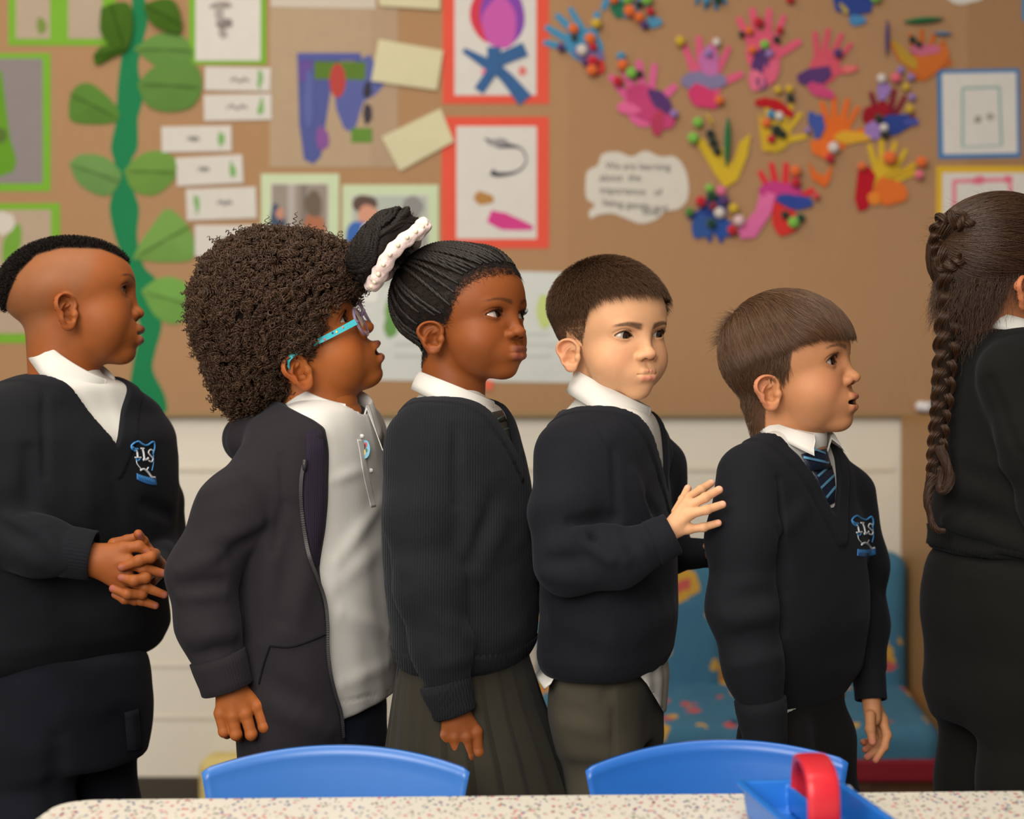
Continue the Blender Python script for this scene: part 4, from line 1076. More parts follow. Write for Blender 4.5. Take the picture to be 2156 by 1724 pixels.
person_cfg('p3', 976, 677, 1960, 34, 4.5, 1, 0.955, head_cfg(prog=1.5, lips=1.3, nose_w=1.25, nose_l=-1, nose_h=1, eye_h=0.95, lid=0.6, occ=-14),
           DARK, (0.95, -0.12, 0.30), (40, 24, 16))
person_cfg('p4', 1284, 708, 2000, 56, -1, 3, 0.92, head_cfg(nose_l=-1, nose_w=1.2, smile=1.2, lips=0.9, ul=0.35, cheek=1.06, lz=0.95, occ=-8),
           skin_c((217, 165, 125), (222, 144, 114), (208, 140, 116), (222, 132, 122), (58, 38, 27), ring=0.2, nail=srgb(236, 176, 152), tip=srgb(226, 156, 124), brow_t=1.5, brow_z=11, brow_w=.95), (0.70, -0.70, -0.06), (44, 26, 18))
person_cfg('p5', 1650, 785, 2000, 27, 10.5, 2, 1.01, head_cfg(open=5, lips=0.95, nose_h=3, ear_out=34, lz=0.93, occ=16, top=-7, fore=3),
           skin_c((192, 134, 94), (204, 120, 94), (168, 100, 80), (196, 120, 104), (58, 38, 28), ring=0.3, brow_t=1.1), (0.93, -0.32, 0.14), (44, 26, 18))
person_cfg('p6', 2108, 588, 2000, -8, 3, 0, 1.0, head_cfg(),
           skin_c((176, 112, 72), (190, 110, 80), (168, 100, 80), (196, 120, 104), (58, 38, 28)), (1, 0.1, 0), (44, 26, 18))
# ------------------------------------------------------------------ bodies and clothes
CAM = np.array([0.0, 0.0, CAM_H])
def ray(px, py):
    v = np.array([(px - 1078.0) / F_PX, 1.0, -(py - 862.0) / F_PX])
    return v / np.linalg.norm(v)

def hit(f, pts, t0=1500.0, off=0.0):
    """where the rays through photo pixels meet the implicit f (mm points)"""
    D = np.stack([ray(*p) for p in pts])
    t = np.full(len(D), t0)
    for _ in range(90):
        t = np.minimum(t + np.clip(f(CAM + D * t[:, None]), -30, 40) * 0.7, 2600)
    P = CAM + D * t[:, None]
    return P - D * off

class Torso:
    """levels: rows (py, x_left, x_right, half width across the shoulders in mm) measured in the photo at distance d"""
    def __init__(self, levels, yaw, d):
        th = np.radians(yaw)
        self.f = np.array([math.cos(th), -math.sin(th), 0]); self.l = np.array([math.sin(th), math.cos(th), 0])
        z, cx, a, b = [], [], [], []
        for py, xl, xr, bw in levels:
            s = (xr - xl) / 2 / F_PX * d
            bb = min(bw, 0.93 * s / max(abs(math.sin(th)), 1e-3))
            aa = math.sqrt(max(s * s - (bb * math.sin(th)) ** 2, 100)) / math.cos(th)
            z.append(CAM_H - (py - 862) / F_PX * d); cx.append(((xl + xr) / 2 - 1078) / F_PX * d); a.append(aa); b.append(bb)
        o = np.argsort(z)
        self.z, self.cx, self.a, self.b = [np.array(v)[o] for v in (z, cx, a, b)]
        self.d = d
    def uv(self, P):
        cx = interp_s(P[:, 2], self.z, self.cx)
        dx, dy = P[:, 0] - cx, P[:, 1] - self.d
        return dx * self.f[0] + dy * self.f[1], dx * self.l[0] + dy * self.l[1]
    def sdf(self, P, grow=0.0):
        u, v = self.uv(P)
        a = interp_s(P[:, 2], self.z, self.a) + grow; b = interp_s(P[:, 2], self.z, self.b) + grow
        n = 2.4
        k0 = (np.abs(u / a) ** n + np.abs(v / b) ** n) ** (1 / n) + 1e-9
        k1 = np.sqrt((u / a ** 2) ** 2 + (v / b ** 2) ** 2) / np.sqrt((u / a) ** 2 + (v / b) ** 2 + 1e-9) + 1e-9
        d = (k0 - 1) / k1 / 1.0
        d = np.clip(d, -np.minimum(a, b), 400)
        d = smax(d, P[:, 2] - (self.z[-1] + grow), 20)
        return smax(d, (self.z[0] - grow) - P[:, 2], 10)

def chain(P, pts, radii, k=14):
    d = None
    for i in range(len(pts) - 1):
        c = cap(P, pts[i], pts[i + 1], radii[i], radii[i + 1])
        d = c if d is None else smin(d, c, k)
    return d

def arm_pts(tab, d):
    """rows (px, py, depth offset mm, radius px)"""
    return np.array([W(r[0], r[1], d + r[2]) for r in tab]), np.array([r[3] / F_PX * (d + r[2]) for r in tab])

def bounds(pts, pad):
    pts = np.asarray(pts)
    return pts.min(0) - pad, pts.max(0) + pad

def fold_at(f, rows, k=1.0):
    """rows (x0,y0,x1,y1,width,height) in photo pixels -> cloth ridges lying on f"""
    if not rows: return []
    A = hit(f, [r[:2] for r in rows]); B = hit(f, [r[2:4] for r in rows]); M = hit(f, [((r[0] + r[2]) / 2, (r[1] + r[3]) / 2) for r in rows])
    out = []
    for r, a, b, m in zip(rows, A, B, M):
        out.append((a, m, r[4], r[5] * k)); out.append((m, b, r[4], r[5] * k))
    return out

def folds(P, lines):
    """cloth ridges (+) and creases (-): rows (p0, p1, width mm, height mm)"""
    s = np.zeros(len(P))
    for i in range(0, len(lines), 2):
        a, m, w, h = lines[i]; b = lines[i + 1][1]
        lo = np.minimum(np.minimum(a, b), m) - 3 * w; hi = np.maximum(np.maximum(a, b), m) + 3 * w
        k = ((P > lo) & (P < hi)).all(1)
        if not k.any(): continue
        p = P[k]
        d = np.minimum(cap(p, a, m, 0.0), cap(p, m, b, 0.0))
        t = np.clip((p - a) @ (b - a) / max((b - a) @ (b - a), 1e-6), 0, 1)
        s[k] += h * np.exp(-(np.maximum(d, 0) / w) ** 2) * (0.45 + 0.55 * np.sin(np.pi * np.clip(t, .08, .92)))
    return s

def ring_band(f, centre, axis, z0, n, rows, guess, rib, amp, thick=3.0, span=None, off=1.0):
    """ribbed knitted band hugging the implicit f around an axis; rows: list of offsets along the axis"""
    ax = nrm(axis)
    e1 = nrm(np.cross(ax, [0.3, 0.9, 0.1])); e2 = np.cross(ax, e1)
    th = np.linspace(0, 2 * np.pi, n, endpoint=False)
    dirs = np.cos(th)[:, None] * e1 + np.sin(th)[:, None] * e2
    V = []
    prof = [(r, 0) for r in rows] + [(r, 1) for r in rows[::-1]]
    for r, inner in prof:
        c = centre + ax * r
        t = np.full(n, guess)
        for _ in range(60):
            t = np.clip(t - np.clip(f(c + dirs * t[:, None]), -15, 15) * 0.7, 2, 400)
        rad = t + off + (amp * np.cos(th * rib) if not inner else -thick)
        V.append(c + dirs * rad[:, None])
    m = len(prof)
    V = np.concatenate(V)
    i, j = np.meshgrid(np.arange(m), np.arange(n), indexing='ij')
    i, j = i.ravel(), j.ravel()
    F = np.stack([i * n + j, i * n + (j + 1) % n, ((i + 1) % m) * n + (j + 1) % n, ((i + 1) % m) * n + j], 1)
    return V, F

def cuff_mesh(a, b, ra, rb, rib=34, amp=0.7, n=204, lip=3.0):
    """ribbed cuff between points a (sleeve) and b (hand)"""
    ax = nrm(b - a); L = np.linalg.norm(b - a)
    e1 = nrm(np.cross(ax, [0.2, 0.9, 0.3])); e2 = np.cross(ax, e1)
    th = np.linspace(0, 2 * np.pi, n, endpoint=False)
    dirs = np.cos(th)[:, None] * e1 + np.sin(th)[:, None] * e2
    prof = [(0.0, ra - 3), (0.02, ra), (0.25, ra * .99), (0.5, (ra + rb) / 2), (0.75, rb), (0.97, rb), (1.0, rb - 1.2), (0.97, rb - 3.2), (0.6, rb - 5), (0.0, ra - 6)]
    V = []
    for k, (t, r) in enumerate(prof):
        rr = r + (amp * np.cos(th * rib) if 0 < k < 6 else 0)
        V.append(a + ax * L * t + dirs * np.reshape(rr * np.ones(n), (n, 1)))
    V = np.concatenate(V); m = len(prof)
    i, j = np.meshgrid(np.arange(m), np.arange(n), indexing='ij'); i, j = i.ravel(), j.ravel()
    F = np.stack([i * n + j, ((i + 1) % m) * n + j, ((i + 1) % m) * n + (j + 1) % n, i * n + (j + 1) % n], 1)
    return V, F

def collar_mesh(N, yaw, tilt, ra, rb, ht, w_back, w_front, gap=22, flare=15, tip=14, roll=0.0, wave=0.0, stand=24, split=8):
    """shirt collar: stand, fold and two leaves with points.  N centre of the collar circle (mm world)"""
    R = frame(yaw, -tilt, roll)
    e1, e2, e3 = R[:, 0], R[:, 1], R[:, 2]
    ph = np.radians(np.concatenate([np.linspace(gap, 60, 18), np.linspace(64, 296, 44), np.linspace(300, 360 - gap, 18)]))
    V = []
    for p in ph:
        c, s = math.cos(p), math.sin(p)
        fr = max(0.0, (c - math.cos(np.radians(75))) / (math.cos(np.radians(gap)) - math.cos(np.radians(75))))
        fr = fr ** 1.6
        w = w_back + (w_front - w_back) * (0.5 + 0.5 * c) + tip * fr
        sg = 1 if s > 0 else -1
        def P(r, h, lat=0.0, fwd=0.0):
            return N + e1 * ((ra + r) * c + fwd) + e2 * ((rb + r) * s + lat * sg) + e3 * h
        wv = wave * math.sin(p * 7)
        ou = flare * (0.12 + 0.88 * sst(-1.0, 0.1, c)) + 6 * fr + wv
        V += [P(-1, ht - stand), P(-1.2, ht - 3), P(0.6, ht + .6), P(3, ht - .2), P(4.5 + .30 * ou, ht - .30 * w), P(4 + .65 * ou, ht - .65 * w, split * .5 * fr, 0),
              P(3 + ou, ht - w, split * fr, 3 * fr), P(1.2 + ou, ht - w + .3, split * fr, 3 * fr), P(1.5 + .6 * ou, ht - .6 * w, split * .5 * fr), P(1.2, ht - 7), P(1, ht - stand)]
    V = np.array(V); m = 11; n = len(ph)
    F = [[i * m + j, i * m + (j + 1) % m, (i + 1) * m + (j + 1) % m, (i + 1) * m + j] for i in range(n - 1) for j in range(m)]
    F += [list(range(m)), list(range((n - 1) * m, n * m))[::-1]]
    return V, F

def hand_f(P, spec):
    """spec: palm segments [(a,b,ra,rb)], fingers [[(p,r)...]] all world mm"""
    d = None
    for a, b, ra, rb in spec['palm']:
        c = cap(P, a, b, ra, rb)
        d = c if d is None else smin(d, c, 7)
    for fg in spec['fingers']:
        e = None
        for i in range(len(fg) - 1):
            c = cap(P, fg[i][0], fg[i + 1][0], fg[i][1], fg[i + 1][1])
            e = c if e is None else smin(e, c, 2.5)
        # slight knuckle swelling, then blend with the palm only near its root
        for i in range(1, len(fg) - 1):
            e = smin(e, np.sqrt(((P - fg[i][0]) ** 2).sum(1)) - fg[i][1] * 1.04, 2)
        near = np.exp(-(np.sqrt(((P - fg[0][0]) ** 2).sum(1)) / 14.0) ** 2)
        d = smin(d, e, 0.8 + 5.0 * near)
    return d

def hand_colour(P, spec, C):
    col_ = np.tile(C['skin'], (len(P), 1))
    for fg in spec['fingers']:
        tip, r = fg[-1]
        ax = nrm(tip - fg[-2][0])
        w = sst(r * 2.4, r * 0.8, np.sqrt(((P - tip) ** 2).sum(1)))[:, None] * 0.45
        col_ = col_ * (1 - w) + C['tip'] * w
        # nail on the back of the finger tip
        nd = fg[0][2] if len(fg[0]) > 2 else None
        nv = spec['back']
        nv = nrm(nv - ax * (nv @ ax))
        c = tip - ax * r * 0.1 + nv * r * 0.8
        q = P - c
        side = np.cross(ax, nv)
        e = np.sqrt((q @ ax / (r * 0.95)) ** 2 + (q @ side / (r * 0.72)) ** 2 + (q @ nv / (r * 0.6)) ** 2)
        w = sst(1.1, 0.85, e)[:, None] * 0.8
        col_ = col_ * (1 - w) + C['nail'] * w
        for i in range(1, len(fg) - 1):   # creases over the knuckles
            w = (sst(2.2, 0.4, np.abs((P - fg[i][0]) @ nrm(fg[i + 1][0] - fg[i - 1][0]))) * sst(fg[i][1] * 1.8, fg[i][1] * 1.2, np.sqrt(((P - fg[i][0]) ** 2).sum(1))))[:, None] * 0.22
            col_ = col_ * (1 - w) + C['skin'] * 0.6 * w
    return col_

def hand_spec(d, palm, fingers, back, nail=True):
    """palm rows (x0,y0,z0,x1,y1,z1,r0px,r1px); finger rows [(x,y,z,rpx)...]; z depth offset mm"""
    k = lambda r, dd: r / F_PX * (d + dd)
    return dict(palm=[(W(a[0], a[1], d + a[2]), W(a[3], a[4], d + a[5]), k(a[6], a[2]), k(a[7], a[5])) for a in palm],
                fingers=[[(W(q[0], q[1], d + q[2]), k(q[3], q[2])) for q in fg] for fg in fingers], back=nrm(back))

def merge(parts):
    """[(V, Q, colours)] -> one mesh"""
    VV, QQ, CC, o = [], [], [], 0
    for V, Q, c in parts:
        VV.append(V); QQ.append(Q + o); CC.append(np.broadcast_to(c, V.shape)); o += len(V)
    return np.concatenate(VV), np.concatenate(QQ), np.concatenate(CC)

def build_body(key, root, neck_w, neck_r, hands, inner, inner_box, scalp=None, h=1.5):
    """one skin mesh: head and neck, hands, and a plain body under the clothes"""
    p = PEOPLE[key]; R, s, o, H = p['R'], p['s'], p['o'], p['H']
    nb = ((np.asarray(neck_w) - o) @ R) / s
    f = lambda P: head_f(P, H, (nb, neck_r[0], neck_r[1]))
    H['nk'] = (nb, neck_r[0], neck_r[1])
    lo = np.minimum([-98, -95, -100], nb - 15); hi = np.array([108, 95, 110])
    V, Q = poly_surface(f, lo, hi, h, refine=2)
    c = head_colour(V, H, p['C'])
    if scalp is not None: c = scalp(V, c, H)
    parts = [(o + s * (V @ R.T), Q, c)]
    C = p['C']
    hc = dict(skin=C['skin'] * C.get('hand', 1.0), tip=C.get('tip', C['cheek']), nail=C.get('nail', C['lip_l']))
    for sp in hands:
        pts = np.array([q[0] for fg in sp['fingers'] for q in fg] + [a for t in sp['palm'] for a in t[:2]])
        lo, hi = bounds(pts, 24)
        V, Q = poly_surface(lambda P: hand_f(P, sp), lo, hi, 1.2, refine=2)
        parts.append((V, Q, hand_colour(V, sp, hc)))
    V, Q = poly_surface(inner, inner_box[0], inner_box[1], 9.0)
    parts.append((V, Q, C['skin']))
    V, Q, c = merge(parts)
    b = mesh_obj('body', V, Q, skin_mat('skin', 0.003), root, colours=c)
    make_eyes(root, o, R, s, H, p['gaze'], p['iris'])
    return b

def H2W(key, P):
    p = PEOPLE[key]
    return p['o'] + p['s'] * (np.asarray(P, float) @ p['R'].T)

def leg_f(P, hip, knee, ankle, r):
    return chain(P, [hip, knee, ankle], r, 25)

def shoe(name, root, c, yaw, mat, L=185):
    """simple school shoe: rounded upper, opening, sole"""
    R = frame(yaw)
    def f(P):
        q = (P - c) @ R
        d = ell(q, (0.06 * L, 0, 22), (L * .5, 36, 34))
        d = smin(d, ell(q, (-0.28 * L, 0, 45), (40, 31, 45)), 12)
        d = smax(d, 3 - q[:, 2], 3)
        return smax(d, -cap(q, (-0.28 * L, 0, 70), (-0.28 * L, 0, 110), 24, 26), 3)
    V, Q = poly_surface(f, c + np.array([-130, -130, 0]), c + np.array([130, 130, 115]), 7)
    o = mesh_obj(name, V, Q, mat, root)
    def fs(P):
        q = (P - c) @ R
        return smax(smax(ell(q * np.array([1, 1, 0.001]), (0.06 * L - 8, 0, 0), (L * .52, 38, 100)), q[:, 2] - 14, 2), -q[:, 2], 2)
    V, Q = poly_surface(fs, c + np.array([-130, -130, -6]), c + np.array([130, 130, 22]), 5)
    mesh_obj('sole', V, Q, MAT['sole'], o)
    return o

def stroke(root_name, parent, f, pts, r, mat, n=40, off=0.4, closed=False, label=None, sides=6):
    """thin raised line (seam, embroidery, cord) lying on f along photo pixels"""
    P = spline(np.array(pts, float), n)
    Q = hit(f, P, off=off)
    V, F = tube(Q, r, sides)
    return mesh_obj(root_name, V, F, mat, parent, label=label)

def strip(f, A, B, off, thick=1.0):
    """thin sheet lying on f between two photo-pixel polylines A and B (same length)"""
    A, B = np.array(A, float), np.array(B, float)
    rows = [A + (B - A) * t for t in np.linspace(0, 1, 7)]
    n = len(A)
    pts = np.concatenate(rows)
    P0 = hit(f, pts, off=off); P1 = hit(f, pts, off=off - thick)
    V = np.concatenate([P0, P1]); m = 7; k = n * m
    F = []
    for i in range(m - 1):
        for j in range(n - 1):
            a, b, c, d = i * n + j, i * n + j + 1, (i + 1) * n + j + 1, (i + 1) * n + j
            F.append([a, b, c, d]); F.append([k + d, k + c, k + b, k + a])
    loop = [j for j in range(n)] + [i * n + n - 1 for i in range(1, m)] + [(m - 1) * n + j for j in range(n - 2, -1, -1)] + [i * n for i in range(m - 2, 0, -1)]
    for a, b in zip(loop, loop[1:] + loop[:1]):
        F.append([a, k + a, k + b, b])
    return V, F

# cloth and other people materials
MAT = {}
MAT['navy'] = knit('navy_knit', (24, 25, 31), 900, 0.16, 0.05)
MAT['navy_rib'] = knit('navy_rib_knit', (28, 30, 34), 640, 0.55, 0.05)
MAT['navy_fleece'] = knit('navy_fleece', (23, 24, 29), 2600, 0.14, 0.04)
MAT['hoodie'] = knit('charcoal_sweatshirt', (39, 36, 40), 2600, 0.12, 0.05)
MAT['lining'] = knit('dark_violet_lining', (38, 32, 46), 900, 0.3, 0.05)
MAT['black'] = knit('black_knit', (17, 18, 17), 2600, 0.14, 0.03)
MAT['black_trouser'] = knit('black_trouser_cloth', (19, 18, 16), 2600, 0.12, 0.03)
MAT['dark_trouser'] = knit('dark_trouser_cloth', (24, 22, 21), 2600, 0.12, 0.03)
MAT['navy_trouser'] = knit('navy_trouser_cloth', (20, 22, 30), 2600, 0.12, 0.03)
MAT['jeans'] = knit('navy_jeans', (28, 34, 50), 2600, 0.25, 0.03)
MAT['grey_trouser'] = knit('grey_trouser_cloth', (72, 68, 57), 2600, 0.2, 0.05, var=0.25)
MAT['skirt'] = knit('charcoal_skirt_cloth', (52, 49, 41), 2600, 0.2, 0.05, var=0.2)
MAT['shirt'] = plain('white_shirt_cotton', (216, 214, 209), 0.85, 0.2, 0.02, 30, 0.1)
MAT['polo'] = knit('white_polo_pique', (218, 216, 212), 2600, 0.12, 0.05, var=0.02)
MAT['sole'] = plain('black_rubber', (24, 24, 24), 0.6)
MAT['shoe'] = plain('black_leather', (28, 27, 27), 0.35, 0.5)
MAT['sock'] = plain('grey_sock', (70, 70, 72), 0.95, 0.1)
MAT['tie_navy'] = plain('navy_tie_silk', (30, 38, 58), 0.5, 0.4)
MAT['tie_blue'] = plain('blue_tie_stripe', (92, 150, 190), 0.5, 0.4)
MAT['tie_green'] = plain('dark_green_tie', (26, 40, 38), 0.5, 0.4)
MAT['tie_teal'] = plain('teal_tie_stripe', (62, 98, 100), 0.5, 0.4)
MAT['emb_blue'] = plain('blue_embroidery', (66, 140, 205), 0.6, 0.3)
MAT['emb_deep'] = plain('deep_blue_embroidery', (50, 110, 175), 0.6, 0.3)
MAT['emb_white'] = plain('white_embroidery', (205, 208, 215), 0.6, 0.3)
MAT['zip'] = plain('dark_zip_metal', (46, 46, 48), 0.4, 0.4)
MAT['seam'] = plain('dark_seam', (22, 22, 25), 0.9, 0.1)
# ------------------------------------------------------------------ clothes builders
def jumper_parts(T, arms, N, tilt_axis, rn, zV, w0, depth=13.0, fold_lines=(), band=20.0, wobble=1.6, seed=0):
    """returns (jumper f, outer f without the neck opening, opening f)"""
    # neck line: a sloping plane from the nape to the point of the V, narrowed by the V itself
    (xb, yb), (xv, yv) = zV
    px = lambda x, y: (((x - 1078) / F_PX * T.d), CAM_H - (y - 862) / F_PX * T.d)
    X0, Z0 = px(xb, yb); X1, Z1 = px(xv, yv)
    cb = interp_s(np.array([Z0, Z1]), T.z, T.cx)
    ub, uv_ = (X0 - cb[0]) / T.f[0], (X1 - cb[1]) / T.f[0]
    sl = (Z1 - Z0) / (uv_ - ub); nl = math.sqrt(1 + sl * sl)
    A = nrm(tilt_axis)
    def opening(P):
        u, v = T.uv(P)
        z = P[:, 2]
        d1 = ((Z0 + (u - ub) * sl) - z) / nl
        d2 = (Z1 + np.abs(v) * w0 - z) / math.sqrt(1 + w0 * w0)
        return smax(np.maximum(d1, d2), np.abs(v) - 88, 6)
    def outer(P):
        d = T.sdf(P)
        for pts, r in arms:
            a = chain(P, pts, r, 22)
            near = np.exp(-(np.sqrt(((P - pts[0]) ** 2).sum(1)) / 85.0) ** 2)
            d = smin(d, a, 3 + 34 * near)
        d = d + wobble * wob(P, 130, seed) + 0.5 * wobble * wob(P * np.array([1, 1, 1.6]), 55, seed + 3)
        if FL: d = d - folds(P, FL)
        return d
    FL = []
    FL = fold_at(outer, list(fold_lines), 1.35)
    def f(P):
        d = outer(P)
        if zV is None: return d
        op = opening(P)
        d = d - 2.2 * sst(band + 2, band, op) * (op > -4) + 1.4 * np.exp(-((op - band - 1) / 1.6) ** 2)
        cut = np.maximum(op, -d - depth)
        return smax(d, -cut, 1.5)
    return f, outer, opening

def cloth_mesh(name, f, pts, root, mat, h=4.0, pad=60, lo=None, hi=None, label=None):
    l, u = bounds(pts, pad)
    if lo is not None: l = np.maximum(l, lo)
    if hi is not None: u = np.minimum(u, hi)
    V, Q = poly_surface(f, l, u, h, refine=1)
    return mesh_obj(name, V, Q, mat, root, label=label)

def T_corners(T):
    r = np.maximum(T.a, T.b)
    return np.concatenate([np.stack([T.cx - r, np.full_like(T.cx, T.d) - r, T.z], 1), np.stack([T.cx + r, np.full_like(T.cx, T.d) + r, T.z], 1)])

def hem_band(root, f, T, z, mat, h=36, n=300, rib=90, amp=0.6, label=None):
    """ribbed welt round the bottom of a jumper"""
    c = np.array([interp_s(np.array([z]), T.z, T.cx)[0], T.d, z])
    V, F = ring_band(f, c, [0, 0, 1], z, n, np.linspace(0, h, 5), 150, rib, amp, thick=6, off=1.6)
    return mesh_obj('hem_band', V, F, mat, root, label=label)

def shirt_fill(T, opening, zV, N, A, r=41):
    def f(P):
        return smax(smin(T.sdf(P, -5.0), cap(P, N - A * 62, N - A * 10, r + 9, r), 16) - 0.8 * wob(P, 40, 4), np.maximum(opening(P) - 14, (CAM_H - (zV[1][1] - 862) * .6 - 45) - P[:, 2]), 2)
    return f

def leg_set(root, hipT, legs, mat, name='trousers', extra=None, fold_lines=(), seed=1):
    def f(P):
        d = hipT.sdf(P)
        for pts, r in legs:
            d = smin(d, smax(chain(P, pts, r, 30), 55 - P[:, 2], 3), 22)
        d = d + 1.8 * wob(P, 110, seed) + 0.8 * wob(P, 48, seed + 2)
        if FL: d = d - folds(P, FL)
        return d
    FL = []
    FL = fold_at(f, list(fold_lines))
    pts = np.concatenate([T_corners(hipT)] + [l[0] for l in legs])
    lo, hi = bounds(pts, 75); lo[2] = 40
    V, Q = poly_surface(f, lo, hi, 5.5)
    return mesh_obj(name, V, Q, mat, root), f

def feet(root, legs, yaw):
    for pts, r in legs:
        c = pts[-1].copy(); c[2] = 0
        R = frame(yaw)
        shoe('shoe', root, c + R[:, 0] * 25, yaw, MAT['shoe'])
        V, F = tube([c + [0, 0, 30], c + [0, 0, 70], c + [0, 0, 110]], [28, 26, 28], 16)
        mesh_obj('sock', V, F, MAT['sock'], root)

def inner_body(T, arms, hipT, legs, neck):
    def f(P):
        d = T.sdf(P, -34)
        d = smin(d, hipT.sdf(P, -26), 10)
        for pts, r in arms: d = smin(d, chain(P, pts, r * 0.5, 15), 8)
        for pts, r in legs: d = smin(d, chain(P, pts, np.minimum(r * .55, 40), 15), 8)
        d = smin(d, cap(P, neck - np.array([0, 0, 60.0]), neck, 40, 34), 10)
        return d
    pts = np.concatenate([T_corners(T), T_corners(hipT)] + [a[0] for a in arms] + [l[0] for l in legs] + [neck[None]])
    lo, hi = bounds(pts, 30); lo[2] = 20
    return f, (lo, hi)

def legs_at(rows, d):
    """rows of [(px,py,dd,rpx)...] per leg, last one at the ankle"""
    return [arm_pts(r, d) for r in rows]

def crest(root, f, fr, M):
    """embroidered school crest: strokes in unit square coordinates mapped by fr (photo pixels)"""
    e = bpy.data.objects.new('crest', None)
    def S(pts, r, mat, n=30, closed=False):
        V, F = tube(hit(f, spline(np.array([fr(*q) for q in pts]), n), off=0.6), r, 6)
        return V, F
    blue = [S([(.30, .27), (.10, .22), (.02, .12), (.14, .03), (.30, .0), (.48, .07), (.68, .10), (.92, .02), (1.0, .14), (.95, .3)], 1.35, 0, 50),
            S([(.05, .15), (.2, .2), (.3, .2)], 1.6, 0), S([(.24, .47), (.34, .5), (.42, .44)], 1.1, 0), S([(.97, .3), (.98, .5), (.9, .68)], 0.8, 0)]
    white = [S([(.2, .24), (.28, .28), (.32, .42)], 1.5, 0), S([(.2, .43), (.46, .41)], 1.2, 0),                          # I
             S([(.42, .18), (.56, .18)], 1.3, 0), S([(.5, .19), (.56, .3), (.6, .45)], 1.6, 0), S([(.54, .46), (.7, .44), (.76, .4)], 1.7, 0),   # L
             S([(.98, .24), (.84, .2), (.76, .27), (.86, .34), (.96, .4), (.9, .48), (.78, .46)], 1.1, 0, 36),               # S
             S([(.26, .5), (.3, .6), (.44, .7)], 0.7, 0),
             S([(.4, .74), (.56, .69), (.72, .74), (.86, .83), (1.0, .82)], 1.5, 0), S([(.66, .71), (.76, .62)], 1.0, 0)]
    V, F = join(blue); mesh_obj('crest_outline', V, F, MAT['emb_blue'], root)
    V, F = join(white); mesh_obj('crest_letters', V, F, MAT['emb_white'], root)
    A = [fr(x, .82 + .04 * math.sin(x * 3)) for x in np.linspace(.22, 1.05, 12)]
    B = [fr(x, .99 + .06 * math.sin(x * 3)) for x in np.linspace(.18, 1.05, 12)]
    V, F = strip(f, A, B, 0.9, 1.2)
    mesh_obj('crest_scroll', V, F, MAT['emb_deep'], root)
    zz = [S([(.26 + .08 * i, .87), (.29 + .08 * i, .96), (.32 + .08 * i, .88)], 0.45, 0, 8) for i in range(9)]
    V, F = join(zz); mesh_obj('crest_motto', V, F, MAT['emb_blue'], root)

def tie(root, f, knot, blade, stripes, m0, m1, off=5.0):
    """knot: pixel quad (4 pts), blade: list of (left, right) pixel pairs"""
    A = [k[0] for k in blade]; B = [k[1] for k in blade]
    V, F = strip(f, A, B, off, 3.0)
    t = mesh_obj('tie_blade', V, F, m0, root)
    V2, F2 = strip(f, [knot[0], knot[3]], [knot[1], knot[2]], off + 6, 8.0)
    k = mesh_obj('tie_knot', V2, F2, m0, root)
    parts = []
    for a, b, w, o in stripes:
        a, b = np.array(a, float), np.array(b, float)
        n = nrm(np.array([-(b - a)[1], (b - a)[0]])) * w / 2
        A2 = [a + (b - a) * q + n for q in np.linspace(0, 1, 5)]; B2 = [a + (b - a) * q - n for q in np.linspace(0, 1, 5)]
        parts.append(strip(f, A2, B2, off + o, 0.8))
    V3, F3 = join(parts)
    mesh_obj('tie_stripes', V3, F3, m1, root)

# ------------------------------------------------------------------ the six children
def person(key, label, px, d):
    base = W(px, 862, d); base[2] = 0
    return thing('person', label, 'person', base, 'children standing in a line')

BUILD = ['p1', 'p2', 'p3', 'p4', 'p5', 'p6']
ROOT = {}

